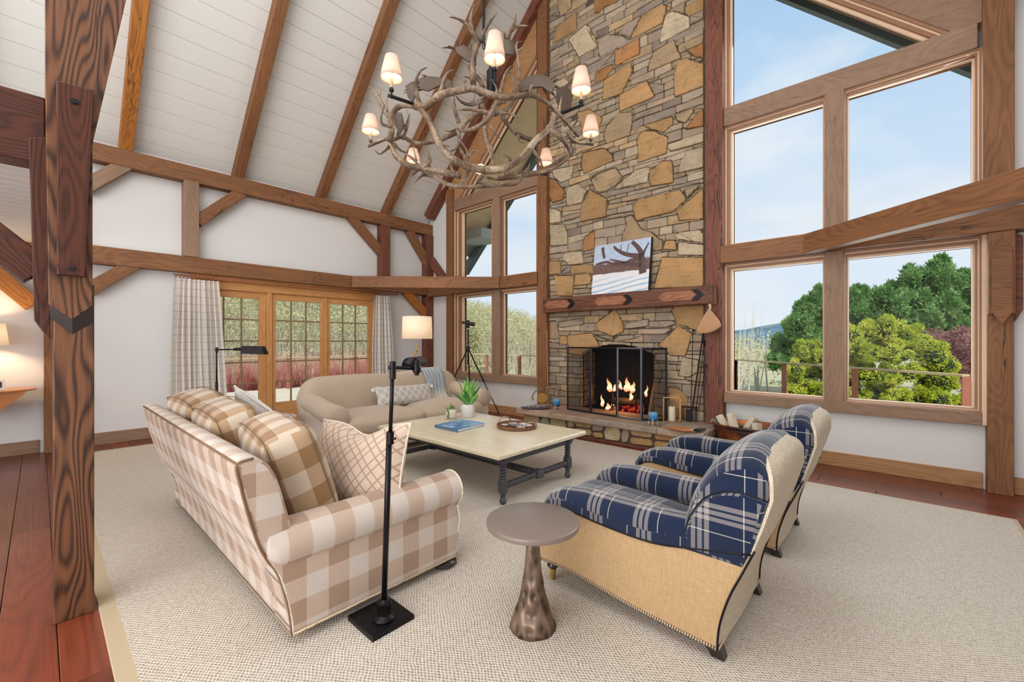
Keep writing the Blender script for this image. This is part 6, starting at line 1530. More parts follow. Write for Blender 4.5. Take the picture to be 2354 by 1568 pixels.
k = 0
for (x, y, z, tx_, tz_, ln, w_, lab) in ((-1.62, 5.78, .36, -.5, .75, .34, .10, 'pale split firewood leaning in the left of the copper tub'), (-1.55, 5.86, .36, -.25, .9, .36, .11, 'tall split firewood standing in the copper tub'), (-1.50, 5.74, .34, -.35, .8, .30, .11, 'broad split firewood in the middle left of the copper tub'), (-1.28, 5.80, .34, -.1, .8, .24, .12, 'squat pale firewood in the middle of the copper tub'), (-1.70, 5.82, .36, -.8, .5, .26, .08, 'bark covered firewood at the left rim of the copper tub'), (-1.05, 5.84, .38, .6, .35, .22, .11, 'small pale firewood at the right rim of the copper tub'), (-1.42, 5.98, .36, .3, .6, .3, .12, 'firewood at the back of the copper tub'), (-1.15, 5.95, .36, .2, .45, .3, .11, 'bark side firewood behind the right rim of the copper tub'), (-1.35, 5.90, .25, .9, .1, .5, .13, 'firewood lying low in the copper tub')):
    d = Vector((tx_, .12, tz_)).normalized(); M = frame_M((x, y, z), d, (0, -1, .2)); o = MB().prism([(-w_*.5, -w_*.35), (w_*.5, -w_*.45), (w_*.28, w_*.4), (-w_*.2, w_*.45)], -ln*.5, ln*.5, 'x').build('firewood', M_split if k != 4 else M_brk, None, bevel=.008, M=M); tag(o, lab, 'firewood', 'split logs in the copper tub'); k += 1
o = MB(); rs = random.Random(5)
for q in range(60):
    a = rs.uniform(0, 2*PI); r_ = rs.random()**.5*.85; c_ = Vector((BCx+ea*r_*math.cos(a), BCy+eb*r_*math.sin(a), .33+rs.uniform(0, .05))); s_ = rs.uniform(.02, .05); o.lathe([(.001, -s_*.4), (s_, 0), (.001, s_*.4)], c_, 6)
tag(o.build('kindling', M_brk, None), 'loose bark and kindling heaped in the copper tub', 'kindling', kind='stuff')

# ------------------------------------------------------------------ antler chandelier
cx_, cy_, cz_ = -3.40, 3.30, 4.02
chd = thing('antler_chandelier', 'large antler chandelier with small lit shades hanging from the ridge', 'chandelier', (cx_, cy_, cz_))
g = NG('antler_bone'); nz = g.n('ShaderNodeTexNoise', {'Vector': tex(g), 'Scale': 5., 'Detail': 5}).outputs[0]; n2 = g.n('ShaderNodeTexNoise', {'Vector': tex(g), 'Scale': 40., 'Detail': 5}).outputs[0]
M_ant = g.end(g.ramp(g.math('ADD', g.math('MULTIPLY', nz, .7), g.math('MULTIPLY', n2, .35)), [(.36, srgb('#3e2f24')), (.52, srgb('#6a5542')), (.7, srgb('#a38f79'))]), .42, 0, g.bump(n2, .5, .01), .4)
M_palm = simple('palmate_antler', '#4d3b2a', .5, var=.25, vscale=9, bump=.3, bscale=25)
D0 = 4.75
def AP(pts, dd):   # image outline points with their own depth
    n = len(pts); 
    if not hasattr(dd, '__len__'): dd = [dd]*n
    return [onD(p[0], p[1], D0+d) for p, d in zip(pts, dd)]
def antler(parts, m=None):
    """parts: list of (pixel points, depths, r0, r1)"""
    mb = MB()
    for pts, dd, r0, r1 in parts:
        P = spline(AP(pts, dd), 6); n = len(P); mb.tube(P, [1.0*(r0+(r1-r0)*(i/(n-1)))*(1+.06*math.sin(i*1.3)) for i in range(n)], 9)
    return mb.build('antler', m or M_ant, chd, smooth=True)
antler([([(955, 244), (984, 242), (1012, 219), (1050, 209), (1087, 204), (1130, 218), (1167, 225), (1222, 219), (1259, 238), (1299, 278), (1329, 312)], [-.55, -.7, -.85, -.95, -1., -1.02, -1., -.92, -.8, -.55, -.35], .038, .018),
        ([(1012, 217), (1021, 184), (1030, 168), (1042, 160)], [-.85, -.9, -.92, -.95], .024, .005), ([(966, 243), (958, 215), (957, 185), (966, 164), (981, 155)], [-.6, -.65, -.7, -.72, -.75], .024, .005),
        ([(1216, 220), (1219, 207), (1223, 194)], [-.92, -.95, -.97], .022, .005), ([(1139, 220), (1142, 205), (1135, 190)], -1.03, .014, .004), ([(1284, 262), (1288, 240), (1291, 222)], [-.65, -.66, -.68], .016, .004)])
antler([([(967, 250), (986, 275), (1001, 310), (1018, 344), (1044, 367), (1073, 382), (1116, 392)], [-.6, -.75, -.88, -.95, -.95, -.9, -.85], .030, .036), ([(1001, 310), (1015, 330), (1033, 336)], [-.88, -.95, -1.], .02, .005), ([(1040, 365), (1038, 385), (1047, 397)], [-.95, -.9, -.9], .018, .008)])
antler([([(1116, 391), (1159, 387), (1202, 359), (1230, 324), (1259, 299), (1271, 275), (1274, 262)], [-.85, -.88, -.85, -.8, -.7, -.6, -.55], .036, .024), ([(1262, 298), (1290, 318), (1305, 338), (1310, 356), (1292, 375), (1262, 392)], [-.7, -.6, -.5, -.4, -.35, -.3], .026, .012),
        ([(1168, 380), (1172, 365), (1153, 352)], [-.86, -.9, -.92], .016, .004), ([(1220, 340), (1240, 365), (1247, 385)], [-.8, -.75, -.7], .018, .008)])
antler([([(895, 326), (900, 301), (898, 275), (909, 252), (926, 243), (955, 245)], [-.1, -.15, -.2, -.3, -.4, -.55], .036, .022), ([(898, 272), (884, 255), (875, 235), (864, 215)], [-.2, -.15, -.1, -.1], .026, .024), ([(866, 218), (857, 208), (852, 200)], -.1, .012, .004), ([(872, 230), (874, 216), (877, 207)], -.1, .012, .004), ([(890, 258), (888, 235), (893, 213)], -.18, .016, .004), ([(898, 290), (880, 286), (876, 270), (884, 240)], [-.2, -.3, -.35, -.35], .02, .005)])
antler([([(900, 333), (912, 360), (940, 381), (978, 387), (1018, 396), (1060, 403)], [-.1, -.25, -.4, -.5, -.55, -.55], .030, .034), ([(978, 386), (988, 368), (982, 350), (979, 338)], [-.5, -.6, -.65, -.68], .026, .005), ([(895, 336), (879, 350), (870, 353), (861, 344)], [-.1, -.15, -.2, -.25], .02, .004), ([(968, 386), (950, 366), (938, 357), (930, 352)], [-.5, -.45, -.4, -.4], .018, .004), ([(976, 386), (980, 372), (984, 360)], -.45, .014, .005), ([(960, 385), (955, 360), (950, 340)], [-.45, -.4, -.35], .012, .004)])
antler([([(972, 399), (1001, 407), (1024, 422), (1058, 429), (1101, 429), (1144, 425), (1185, 422), (1202, 404), (1212, 388)], [-.35, -.4, -.45, -.5, -.5, -.45, -.4, -.35, -.3], .024, .018), ([(978, 399), (965, 408), (953, 420)], [-.35, -.45, -.5], .018, .004), ([(1024, 422), (1020, 430), (1016, 437)], -.46, .018, .006), ([(1058, 428), (1072, 405), (1078, 385)], [-.5, -.45, -.4], .022, .018)])
antler([([(903, 322), (925, 315), (943, 324), (962, 330), (984, 327), (1018, 318), (1053, 301), (1070, 280), (1090, 263), (1110, 256)], [.25, .3, .3, .3, .25, .2, .1, .05, 0, 0], .020, .036), ([(1053, 301), (1056, 325), (1048, 342), (1035, 348)], [.1, .05, 0, 0], .024, .006), ([(1055, 283), (1048, 262), (1043, 240), (1040, 222)], [.1, .05, 0, 0], .022, .020), ([(1050, 297), (1035, 302), (1020, 299)], [.1, .05, 0], .014, .004)])
antler([([(1052, 297), (1068, 301), (1095, 293), (1120, 275), (1135, 252), (1145, 236), (1160, 228)], [-.55, -.6, -.7, -.75, -.75, -.75, -.8], .012, .036), ([(1133, 262), (1110, 257), (1085, 252), (1062, 252), (1045, 251)], [-.75, -.7, -.65, -.6, -.55], .024, .005)])
antler([([(1108, 232), (1085, 240), (1068, 238), (1056, 230), (1048, 220)], [-.2, -.3, -.4, -.45, -.5], .026, .005), ([(1085, 236), (1090, 222), (1092, 214)], -.3, .016, .005)])
antler([([(1100, 96), (1092, 118), (1087, 145), (1087, 175), (1090, 200), (1106, 215)], [-.3, -.35, -.4, -.4, -.3, -.1], .03, .032), ([(1101, 98), (1086, 75), (1074, 57), (1054, 44), (1034, 39)], [-.3, -.35, -.4, -.45, -.5], .03, .005), ([(1084, 70), (1082, 45), (1086, 25), (1090, 10)], [-.35, -.4, -.42, -.45], .024, .005), ([(1104, 96), (1112, 75), (1128, 48), (1144, 27)], [-.3, -.3, -.35, -.4], .028, .005), ([(1088, 185), (1076, 178), (1064, 176)], [-.35, -.4, -.45], .014, .004), ([(1072, 184), (1066, 190), (1060, 178)], -.42, .01, .004)])
antler([([(1175, 225), (1187, 205), (1193, 172), (1191, 135), (1187, 108), (1190, 96)], [-.1, -.2, -.3, -.3, -.3, -.3], .026, .008), ([(1190, 118), (1200, 110), (1204, 104)], -.3, .012, .004), ([(1150, 215), (1156, 190), (1165, 165), (1178, 152)], [-.3, -.35, -.35, -.3], .026, .012), ([(1180, 212), (1180, 185), (1172, 165)], -.3, .012, .006)])
antler([([(1165, 90), (1175, 68), (1183, 52), (1186, 32)], [.2, .15, .1, .1], .034, .006), ([(1175, 70), (1192, 60), (1213, 59)], [.15, .15, .15], .022, .005), ([(1162, 92), (1160, 80), (1161, 74)], [.2, .2, .2], .014, .004)])
antler([([(1150, 262), (1165, 283), (1185, 305), (1210, 318), (1240, 326)], [.1, .2, .35, .5, .6], .024, .03), ([(1190, 308), (1196, 325), (1208, 328)], [.35, .3, .25], .018, .004), ([(1150, 260), (1175, 262), (1198, 276)], [.1, 0, -.1], .02, .004)])
antler([([(1118, 262), (1114, 290), (1118, 320), (1130, 352), (1136, 377)], [0, -.1, -.15, -.15, -.1], .036, .02), ([(1128, 290), (1138, 305), (1150, 318)], [-.1, -.15, -.2], .018, .004), ([(1122, 330), (1132, 345), (1129, 370)], [-.15, -.2, -.2], .018, .008)])
antler([([(1162, 402), (1200, 397), (1235, 398), (1262, 385), (1290, 368), (1310, 352)], [.5, .6, .7, .6, .4, .2], .034, .026), ([(1188, 420), (1210, 398), (1218, 375)], [.0, .1, .2], .016, .004)])
antler([([(1302, 300), (1312, 318), (1333, 330), (1350, 329), (1366, 333)], [0, .1, .2, .25, .3], .02, .006), ([(1296, 322), (1318, 342), (1312, 358)], [.1, .1, .1], .016, .014), ([(1330, 312), (1335, 290), (1330, 275), (1318, 290)], [-.3, -.2, -.1, 0], .014, .010), ([(1272, 275), (1290, 268), (1300, 290)], [.1, .1, .1], .02, .014)])
antler([([(1106, 232), (1120, 262), (1150, 258), (1172, 245), (1185, 222)], [.3, .3, .35, .4, .45], .034, .02), ([(1078, 150), (1085, 165), (1100, 182), (1112, 200)], [.3, .3, .25, .2], .026, .03), ([(1108, 175), (1120, 200), (1130, 225)], [.1, .1, .1], .024, .024)])
antler([([(1120, 405), (1150, 410), (1200, 405), (1250, 395), (1275, 380)], [.1, .1, .2, .3, .3], .028, .02), ([(1095, 390), (1112, 400), (1100, 418), (1120, 424)], [-.3, -.3, -.3, -.3], .02, .016), ([(1060, 345), (1072, 370), (1082, 388)], [-.2, -.3, -.4], .014, .03)])
antler([([(1072, 345), (1078, 360), (1070, 340), (1055, 320)], [-.3, -.35, -.3, -.3], .014, .006), ([(1078, 385), (1070, 360), (1060, 350), (1057, 338)], [-.4, -.42, -.42, -.42], .022, .005), ([(1076, 362), (1088, 348), (1102, 350)], [-.4, -.4, -.4], .018, .008)])
antler([([(905, 330), (920, 345), (935, 352)], [.3, .4, .5], .02, .01), ([(925, 320), (935, 295), (940, 270), (934, 252)], [.3, .3, .3, .3], .022, .004), ([(912, 318), (918, 290), (910, 270)], [.2, .2, .2], .018, .01)])
def palm(pts, dd, th=.014, spikes=()):
    P = AP(pts, dd); n = len(P); c_ = sum(P, Vector())/n; nrm = (P[1]-P[0]).cross(P[2]-P[0]).normalized()
    if nrm.length < .1: nrm = Vector((ST, -CT, 0))
    nrm = Vector((ST, -CT, 0)).lerp(nrm, 0).normalized()
    Q = [c_+(p-c_) for p in P]; mb = MB(); rg_ = []
    Pc = []
    for i in range(n): Pc += [Q[i].lerp(Q[(i+1) % n], t_) for t_ in (0, .33, .66)]
    for s_, o_ in ((.88, -th), (.97, -th*.7), (1, 0), (.97, th*.7), (.88, th)): rg_.append([c_+(p-c_)*s_+nrm*(o_+.03*math.cos((p-c_).length*9)) for p in Pc])
    mb.loft(rg_)
    for a, b, r_ in spikes:
        A_, B_ = onD(a[0], a[1], D0+dd if not hasattr(dd, '__len__') else D0+dd[0]), onD(b[0], b[1], D0+(dd if not hasattr(dd, '__len__') else dd[0])-.05); mb.tube([A_, A_.lerp(B_, .5)+Vector((0, 0, .01)), B_], [r_, r_*.7, .004], 7)
    return mb.build('antler', M_palm, chd, smooth='auto')
palm([(1188, 190), (1210, 176), (1235, 172), (1262, 178), (1278, 196), (1268, 212), (1248, 204), (1225, 206), (1195, 214)], [.3, .3, .25, .2, .1, .1, .2, .3, .35], spikes=(((1252, 178), (1257, 157), .02), ((1272, 188), (1284, 182), .014), ((1276, 198), (1288, 206), .02), ((1265, 210), (1278, 226), .018), ((1250, 205), (1258, 222), .016)))
palm([(960, 182), (975, 176), (1005, 180), (1038, 184), (1042, 208), (1015, 200), (985, 212), (962, 205)], .55, spikes=(((962, 188), (931, 199), .02), ((962, 198), (929, 208), .018), ((968, 205), (929, 214), .02), ((985, 178), (970, 173), .01)))
palm([(934, 200), (956, 192), (962, 215), (950, 238), (938, 225)], .35)
palm([(1044, 112), (1066, 106), (1088, 122), (1096, 150), (1076, 145), (1055, 130)], .1, spikes=(((1048, 112), (1017, 110), .016), ((1060, 110), (1046, 95), .014), ((1052, 118), (1030, 105), .014), ((1084, 120), (1084, 100), .012)))
palm([(1158, 92), (1178, 96), (1190, 112), (1180, 130), (1162, 128), (1158, 110)], .2, spikes=(((1188, 100), (1202, 96), .014), ((1162, 95), (1158, 76), .014)))
palm([(1278, 205), (1300, 198), (1318, 215), (1312, 250), (1290, 262), (1278, 235)], .45, spikes=(((1300, 200), (1320, 180), .014), ((1312, 225), (1330, 205), .014)))
palm([(906, 258), (925, 262), (932, 290), (920, 312), (908, 290)], .15, spikes=(((930, 300), (942, 262), .014),))
# centre column, chain, downlight
cc = onD(1130, 190, D0)
MB().lathe([(.03, -.15), (.05, -.12), (.055, .0), (.055, .12), (.035, .15)], cc, 16).build('centre_cup', M_black, chd, smooth='auto')
topc = onD(1112, 30, 4.70); 
for k in range(26):
    z0 = topc.z-.35+k*.085; c_ = Vector((topc.x, topc.y, z0)); a_ = Vector((1, 0, 0)) if k % 2 else Vector((0, 1, 0))
    MB().tube([c_+a_*.018*math.cos(t_)+Vector((0, 0, .048*math.sin(t_))) for t_ in [2*PI*q/12 for q in range(13)]], .0055, 6).build('chain_link', M_iron, chd, smooth=True)
MB().tube([(topc.x, topc.y, topc.z-.3), (topc.x, topc.y, 8.9)], .006, 6).tube([(topc.x, topc.y, topc.z-.3), cc+Vector((0, 0, .1))], .010, 6).build('cord', M_iron, chd)
MB().lathe([(.001, -.04), (.05, -.03), (.055, .02), (.03, .05)], onD(1105, 390, D0-.1), 16).build('downlight_bulb', M_bulb, chd, smooth='auto')
for k, (u, vt, vb, vc, vj, d, ja) in enumerate(((1137, 73, 137, 158, 190, 3.86, (1130, 185)), (900, 126, 180, 205, 222, 3.9, (948, 238)), (852, 263, 303, 322, 334, 4.8, (890, 318)), (950, 341, 375, 392, 400, 5.75, (962, 390)), (1255, 341, 377, 396, 402, 5.9, (1240, 400)), (1358, 265, 319, 319, 332, 5.05, (1310, 325)), (1336, 154, 209, 232, 242, 4.2, (1285, 262)))):
    hb = 1 if k != 5 else 1
    if k == 5: vb = 309; vc = 319
    b = onD(u, vb, d); t_ = onD(u, vt, d); hgt = (t_-b).length; rb = .097; rt = .056
    la = MB().lathe([(.011, 0), (.011, 1)], (0, 0, 0), 6)
    s_ = onD(u, vc, d); sl_ = MB().tube([s_, b+Vector((0, 0, hgt*.25))], .014, 12).build('candle_sleeve', simple('ivory_sleeve', '#d9b992', .5), chd, smooth=True)
    sh = MB().lathe([(rb, b.z), (rb*.93, b.z+.25*hgt*.93), (rt, b.z+hgt*.93)], (b.x, b.y, 0), 32, cap=False).build('lamp_shade', M_shade, chd, smooth=True); md = sh.modifiers.new('t', 'SOLIDIFY'); md.thickness = .002
    MB().tube([(b.x+rb*math.cos(a), b.y+rb*math.sin(a), b.z) for a in [2*PI*q/28 for q in range(29)]], .002, 4).build('shade_trim', simple('shade_trim', '#9a8a82', .7), sh)
    MB().lathe([(.001, .0), (.02, .02), (.022, .04), (.001, .07)], (b.x, b.y, b.z+hgt*.3), 12).build('bulb', M_bulb, chd, smooth=True)
    j = onD(u, vj, d); jb = onD(ja[0], ja[1], D0+(d-D0)*.72)
    MB().lathe([(.001, -.03), (.02, -.02), (.022, 0), (.01, .02)], s_, 12).tube([s_, j], .008, 8).tube([j-(jb-j).normalized()*.03, j.lerp(jb, .5), jb], .019, 8, flat=(1, .8)).build('lamp_arm', M_iron if k in (0, 1, 4, 6) else M_ant, chd, smooth='auto')
    light('chandelier_light', 'POINT', (b.x, b.y, b.z+.05), 3.0, (1, .72, .42), shadow_soft_size=.03)
# ------------------------------------------------------------------ outside
g = NG('spring_meadow'); nz = g.n('ShaderNodeTexNoise', {'Vector': tex(g), 'Scale': .25, 'Detail': 8}).outputs[0]; M_gr = g.end(g.ramp(nz, [(.35, srgb('#a8a07c')), (.55, srgb('#beb795')), (.7, srgb('#a5a878'))]), .95)
g = NG('deck_boards'); M_deck = wood('weathered_deck', '#b8a98f', '#e6dac3', .5, .6, .8, .2, 'y')
dk = thing('deck', 'sunlit weathered timber deck around the house', 'deck', (-12, 6, -.1))
for k in range(44):
    x = -15.2+k*.15
    if x > -8.62: break
    MB().box((x, -3, -.16), (x+.142, 12.6, -.12)).build('deck_board', M_deck, dk)
for k in range(26):
    y = 6.9+k*.22
    MB().box((-8.55, y, -.16), (1.6-max(0, (y-9.2))*1.05, y+.21, -.12)).build('deck_board', M_deck, dk)
M_rail = simple('weathered_rail', '#b5a27c', .8, var=.15, vscale=10); M_rpost = simple('red_cedar_post', '#9c5f4c', .75, var=.15, vscale=10)
def rail(name, pts, lab, step):
    r = thing(name, lab, 'railing', (*pts[0], -.12))
    for a, b in zip(pts[:-1], pts[1:]):
        a = Vector((*a, 0)); b = Vector((*b, 0)); n = max(1, round((b-a).length/step))
        beam('top_rail', a+Vector((0, 0, .90)), b+Vector((0, 0, .90)), .13, .04, M_rail, r)
        for k in range(n+1):
            p = a.lerp(b, k/n); abeam('railing_post', (p.x-.05, p.y-.05, -.12), (p.x+.05, p.y+.05, .88), M_rpost, r)
rail('deck_railing', [(.78, 9.9), (-3.62, 13.86)], 'cedar deck railing seen through the big right windows', 1.95)
rail('deck_railing', [(-14.4, 12.35), (-9.0, 12.35), (-3.62, 13.86)], 'cedar deck railing seen through the small left windows', 1.8)
rail('deck_railing', [(-15.3, 1.0), (-14.4, 12.3)], 'cedar deck railing seen through the glazed doors', 2.1)

def terrain(name, fn, x0, x1, y0, y1, n, m, lab):
    xs = np.linspace(x0, x1, n); ys = np.linspace(y0, y1, n); vs = [(x, y, fn(x, y)) for y in ys for x in xs]
    o = MB().add(vs, [(j*n+i, j*n+i+1, (j+1)*n+i+1, (j+1)*n+i) for j in range(n-1) for i in range(n-1)]).build(name, m, None, smooth=True); return tag(o, lab, kind='structure')
def gz(x, y):
    d = -x*ST+y*CT; r_ = x*CT+y*ST; d = max(d, .1); t = max(-1.6, min(1.2, r_/d))
    K = [(-1.6, .30), (-.6, .23), (-.33, .15), (-.20, .085), (-.11, .045), (.06, .0), (.2, -.03), (1.2, -.05)]
    for (a, b), (c_, e_) in zip(K[:-1], K[1:]):
        if t <= c_: s_ = b+(e_-b)*(t-a)/(c_-a); break
    D_ = math.hypot(d, r_)/math.sqrt(1+t*t); f = max(0, min(1, (D_-18)/60)); f = f*f*(3-2*f)
    return -1.3+f*(75*s_+2.75)+.35*mnoise.noise(Vector((x*.08, y*.08, 0)))
terrain('ground', gz, -170, 60, -60, 160, 90, M_gr, 'spring meadow and wooded slope outside')
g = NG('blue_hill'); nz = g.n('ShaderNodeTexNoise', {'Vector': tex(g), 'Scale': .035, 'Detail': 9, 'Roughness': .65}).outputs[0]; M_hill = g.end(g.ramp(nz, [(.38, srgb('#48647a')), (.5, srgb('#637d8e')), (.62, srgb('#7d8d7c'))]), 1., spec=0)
def hz(x, y):
    r_ = math.exp(-((x+150)/190)**2)*math.exp(-((y-560)/150)**2)
    return -25+(47+6*math.sin(x*.011+1))*r_+16*mnoise.noise(Vector((x*.009, y*.009, 1)))+4*mnoise.noise(Vector((x*.03, y*.03, 3)))
terrain('distant_hill', hz, -700, 500, 260, 900, 60, M_hill, 'blue wooded hills on the horizon')

def cloud_tris(centres, radii, n, size, seed, flat=1., shell=.35, up=0.):
    r = np.random.default_rng(seed); k = r.integers(0, len(centres), n); c = np.array(centres)[k]; R = np.array(radii)[k]
    d = r.normal(size=(n, 3)); d /= np.linalg.norm(d, axis=1)[:, None]; rad = 1-shell*r.random(n)**1.5
    p = c+d*(R*rad[:, None] if R.ndim == 2 else (R*rad)[:, None])
    a = r.normal(size=(n, 3)); a[:, 2] = a[:, 2]*flat+up; a += d*.6; a /= np.linalg.norm(a, axis=1)[:, None]; b = np.cross(a, r.normal(size=(n, 3))); b /= np.linalg.norm(b, axis=1)[:, None]
    s = size*(.6+.8*r.random(n))[:, None]
    return np.stack([p-b*s*.35, p+b*s*.35, p+a*s*1.4], 1).reshape(-1, 3)
def tri_obj(name, V_, m, parent=None, kind=None):
    n = len(V_)//3; me = bpy.data.meshes.new(name); me.vertices.add(3*n); me.vertices.foreach_set('co', V_.astype(np.float32).ravel()); me.loops.add(3*n); me.loops.foreach_set('vertex_index', np.arange(3*n, dtype=np.int32))
    me.polygons.add(n); me.polygons.foreach_set('loop_start', np.arange(0, 3*n, 3, dtype=np.int32)); me.polygons.foreach_set('loop_total', np.full(n, 3, dtype=np.int32)); me.update(); me.validate(); me.materials.append(m)
    o = bpy.data.objects.new(name, me); put(o, parent)
    if kind: o['kind'] = kind
    return o
def m_fol(name, a, b, c):
    g = NG(name); nz = g.n('ShaderNodeTexNoise', {'Vector': tex(g), 'Scale': 2.2, 'Detail': 3}).outputs[0]; n2 = g.n('ShaderNodeTexNoise', {'Vector': tex(g), 'Scale': 22., 'Detail': 2}).outputs[0]
    col = g.ramp(g.math('ADD', g.math('MULTIPLY', nz, .5), g.math('MULTIPLY', n2, .5)), [(.38, srgb(a)), (.5, srgb(b)), (.62, srgb(c))])
    d = g.n('ShaderNodeBsdfDiffuse', {0: col}); tl = g.n('ShaderNodeBsdfTranslucent', {0: col}); m_ = g.n('ShaderNodeMixShader', {0: .35, 1: d, 2: tl}); g.t.links.new(m_.outputs[0], g.o.inputs[0]); return g.m
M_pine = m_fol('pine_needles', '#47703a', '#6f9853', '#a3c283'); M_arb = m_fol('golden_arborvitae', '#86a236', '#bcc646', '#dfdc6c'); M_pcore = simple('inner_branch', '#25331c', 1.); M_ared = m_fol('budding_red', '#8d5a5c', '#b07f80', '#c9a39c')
def tree(name, lab, cat, m, base, blobs, n, size, seed, up=0., core=.72, grp=None, trunk=True, shell=.35):
    """blobs: (x, y, z, r or (rx, ry, rz))"""
    if core:
        nb = []; rq = random.Random(seed+50)
        for b_ in blobs:
            r0_ = b_[3]; nb.append((b_[0], b_[1], b_[2], r0_*.8))
            for _ in range(9 if up > .8 else 6):
                v_ = Vector((rq.gauss(0, 1), rq.gauss(0, 1), rq.gauss(0, 1)+.3)).normalized()*r0_*.8; q_ = r0_*rq.uniform(.22, .45); nb.append((b_[0]+v_.x, b_[1]+v_.y, b_[2]+v_.z, (q_*.75, q_*.75, q_*1.5) if up > .8 else q_))
        blobs = nb
    t = thing(name, lab, cat, base, grp); cs = [b[:3] for b in blobs]; rs = [(b[3],)*3 if not hasattr(b[3], '__len__') else b[3] for b in blobs]
    tri_obj('foliage', cloud_tris(cs, rs, n, size, seed, up=up, shell=shell), m, t)
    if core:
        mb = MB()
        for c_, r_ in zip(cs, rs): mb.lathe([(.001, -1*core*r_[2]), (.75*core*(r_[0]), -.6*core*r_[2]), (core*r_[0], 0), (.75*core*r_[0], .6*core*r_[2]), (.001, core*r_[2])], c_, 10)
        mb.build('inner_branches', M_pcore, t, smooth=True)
    if trunk: MB().tube([base, (base[0], base[1], max(c_[2] for c_ in cs)-.2)], [.16, .05], 8).build('trunk', M_brk, t, smooth=True)
    return t
def pb(u, v, d, r): p = onD(u, v, d); return (p.x, p.y, p.z, r)
def clump(pts, d, rpx, jit, seed):
    r = random.Random(seed); out = []
    for (u, v) in pts: out.append(pb(u, v, d+r.uniform(-jit, jit), rpx/FP*d*r.uniform(.8, 1.25)))
    return out
# big pine right
P = [(2040, 700), (2075, 665), (2110, 640), (2145, 630), (2180, 650), (2215, 655), (2250, 675), (2060, 730), (2100, 700), (2140, 690), (2180, 705), (2225, 710), (2090, 745), (2130, 745), (2170, 750), (2215, 760), (2030, 760), (2260, 740), (2290, 700), (2120, 790), (2180, 800), (2050, 800), (2250, 800)]
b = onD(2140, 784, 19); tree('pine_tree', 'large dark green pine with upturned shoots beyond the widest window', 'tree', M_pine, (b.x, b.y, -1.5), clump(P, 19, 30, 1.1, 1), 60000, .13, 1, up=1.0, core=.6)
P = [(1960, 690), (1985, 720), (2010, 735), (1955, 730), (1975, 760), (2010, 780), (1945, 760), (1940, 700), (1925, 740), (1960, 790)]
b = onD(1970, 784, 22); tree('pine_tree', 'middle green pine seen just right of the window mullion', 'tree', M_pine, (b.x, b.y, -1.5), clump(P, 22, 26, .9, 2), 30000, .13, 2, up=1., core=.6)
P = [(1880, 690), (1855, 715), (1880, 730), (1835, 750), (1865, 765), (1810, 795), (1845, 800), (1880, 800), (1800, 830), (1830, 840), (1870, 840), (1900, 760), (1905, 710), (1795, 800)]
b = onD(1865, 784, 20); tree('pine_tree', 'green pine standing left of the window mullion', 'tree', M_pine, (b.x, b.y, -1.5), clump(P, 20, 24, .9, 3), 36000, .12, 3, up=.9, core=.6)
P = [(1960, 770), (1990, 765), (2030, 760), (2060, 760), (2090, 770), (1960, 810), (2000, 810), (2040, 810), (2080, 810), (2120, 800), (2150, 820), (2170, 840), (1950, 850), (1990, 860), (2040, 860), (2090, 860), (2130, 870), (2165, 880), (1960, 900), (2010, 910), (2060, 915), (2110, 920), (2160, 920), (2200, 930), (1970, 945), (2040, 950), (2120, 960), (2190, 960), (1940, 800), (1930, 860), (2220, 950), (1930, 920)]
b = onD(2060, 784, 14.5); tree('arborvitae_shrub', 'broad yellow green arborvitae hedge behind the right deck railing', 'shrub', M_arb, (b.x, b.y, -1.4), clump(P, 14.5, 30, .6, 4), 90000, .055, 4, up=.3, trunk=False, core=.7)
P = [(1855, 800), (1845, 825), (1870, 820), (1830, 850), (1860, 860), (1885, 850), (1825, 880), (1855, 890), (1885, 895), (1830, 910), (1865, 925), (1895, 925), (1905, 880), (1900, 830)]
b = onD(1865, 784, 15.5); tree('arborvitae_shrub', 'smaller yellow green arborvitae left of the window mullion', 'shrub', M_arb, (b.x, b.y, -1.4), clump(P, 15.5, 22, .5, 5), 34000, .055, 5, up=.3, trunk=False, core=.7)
P = [(2180, 790), (2210, 770), (2235, 790), (2200, 820), (2225, 830), (2240, 850), (2205, 860), (2235, 890), (2250, 810), (2260, 850), (2150, 780)]
b = onD(2210, 784, 17); tree('budding_shrub', 'pinkish budding bush at the right edge of the wide window', 'shrub', M_ared, (b.x, b.y, -1.4), clump(P, 17, 24, .6, 6), 16000, .05, 6, core=0, trunk=False, shell=.9)
# bare birches in the meadow and woods on the slope
def sticks(n, fn, seed): 
    r = np.random.default_rng(seed); out = []
    for _ in range(n):
        x, y, z, h, w_, lean = fn(r); a = r.random()*PI; dx, dy = math.cos(a)*w_, math.sin(a)*w_
        out += [(x-dx, y-dy, z), (x+dx, y+dy, z), (x+lean[0], y+lean[1], z+h)]
        out += [(x-dy, y+dx, z), (x+dy, y-dx, z), (x+lean[0], y+lean[1], z+h)]
    return np.array(out)
M_pale = simple('pale_birch_bark', '#c9c4b8', .8, var=.15); M_twig = simple('grey_twigs', '#b3ab9a', .9, var=.2)
def f1(r):
    y = 24+r.random()*50; x = -7+r.random()*-3-(y-24)*.55+(r.random()-.3)*y*.25; return x, y, gz(x, y)-.3, 3.2+r.random()*2.2, .05, ((r.random()-.5)*1.2, (r.random()-.5)*1.2)
tag(tri_obj('birch_thicket', sticks(500, f1, 1), M_pale, None, 'stuff'), 'pale bare birch stems in the meadow beyond the railing', 'woodland')
def f2(r):
    a = .55+r.random()*1.35; q = 24+r.random()**.8*70; x = -q*math.sin(a)*1.05; y = q*math.cos(a)*1.0+2; return x, y, gz(x, y)-.3, 2.2+r.random()*2.6, .025+r.random()*.02, ((r.random()-.5)*1.4, (r.random()-.5)*1.4)
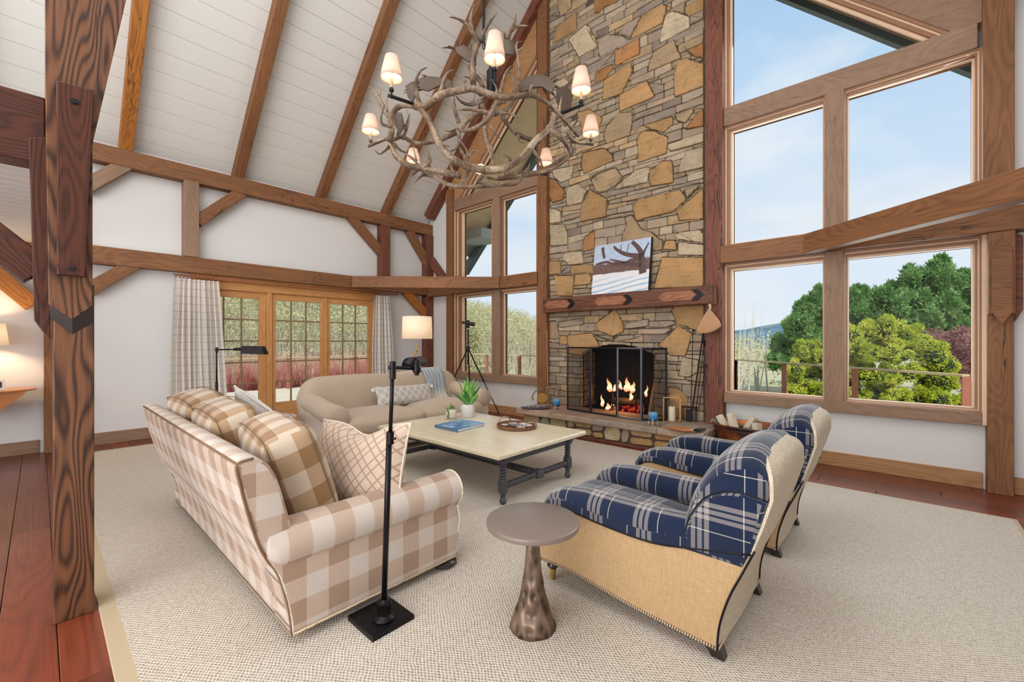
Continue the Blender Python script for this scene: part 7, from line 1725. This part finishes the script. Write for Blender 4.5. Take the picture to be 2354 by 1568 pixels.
tag(tri_obj('bare_woodland', sticks(16000, f2, 2), M_twig, None, 'stuff'), 'bare grey woodland covering the slope left of the house', 'woodland')
M_bud = m_fol('spring_buds', '#b0ad80', '#c8c397', '#dcd7b2')
r = np.random.default_rng(5); cs = []; rs_ = []
for _ in range(2300):
    a = .52+r.random()*1.4; q = 26+r.random()**.8*70; x = -q*math.sin(a)*1.05; y = q*math.cos(a)+2; cs.append((x, y, gz(x, y)+1.8+r.random()*1.6)); rs_.append((1.0, 1.0, 1.3))
tag(tri_obj('budding_canopy', cloud_tris(cs, rs_, 210000, .15, 7, shell=1.), M_bud, None, 'stuff'), 'yellow green budding crowns over the wooded slope', 'woodland')
cs = []; rs_ = []
for _ in range(260):
    y = 26+r.random()*60; x = -9-(y-24)*.6+(r.random()-.5)*y*.5; cs.append((x, y, gz(x, y)+1.2+r.random()*1.4)); rs_.append((1.2, 1.2, 1.2))
tag(tri_obj('meadow_brush', cloud_tris(cs, rs_, 26000, .14, 9, shell=1.), M_bud, None, 'stuff'), 'low budding brush in the meadow beyond the right railing', 'brush')
# red-twig shrubs outside the doors
M_redt = m_fol('red_twigs', '#c2746c', '#d6968c', '#e2b8ad')
for k, y in enumerate((.2, 1.5, 2.8, 4.1, 5.4, 6.7, 8.0, 9.3, 10.4)):
    def f3(r, y=y):
        a = r.random()*2*PI; q = r.random()**.5*.65; x0 = -16.3+q*math.cos(a); y0 = y+q*math.sin(a); h = 1.3+r.random()*.75; return x0, y0, -.75, h, .011, (q*math.cos(a)*.9+(r.random()-.5)*.3, q*math.sin(a)*.9+(r.random()-.5)*.3)
    o = tri_obj('red_twig_shrub', sticks(420, f3, 20+k), M_redt); o['label'] = ('bare red-stemmed shrub, ' + ('leftmost', 'second from the left', 'third from the left', 'fourth from the left', 'middle one', 'fourth from the right', 'third from the right', 'second from the right', 'rightmost')[k] + ' of the nine outside the glazed doors'); o['category'] = 'shrub'; o['group'] = 'red-stemmed shrubs beyond the deck'
p = onD(1068, 790, 26); tree('leafing_tree', 'young yellow green tree at the left edge of the small gable window', 'tree', M_bud, (p.x, p.y, -1.), [pb(1068, 730, 26, .9), pb(1075, 760, 26, .8), pb(1085, 800, 26, 1.0), pb(1078, 840, 26, 1.), pb(1062, 780, 26, 1.), pb(1088, 780, 26, .5)], 7000, .09, 31, core=0, shell=1.)
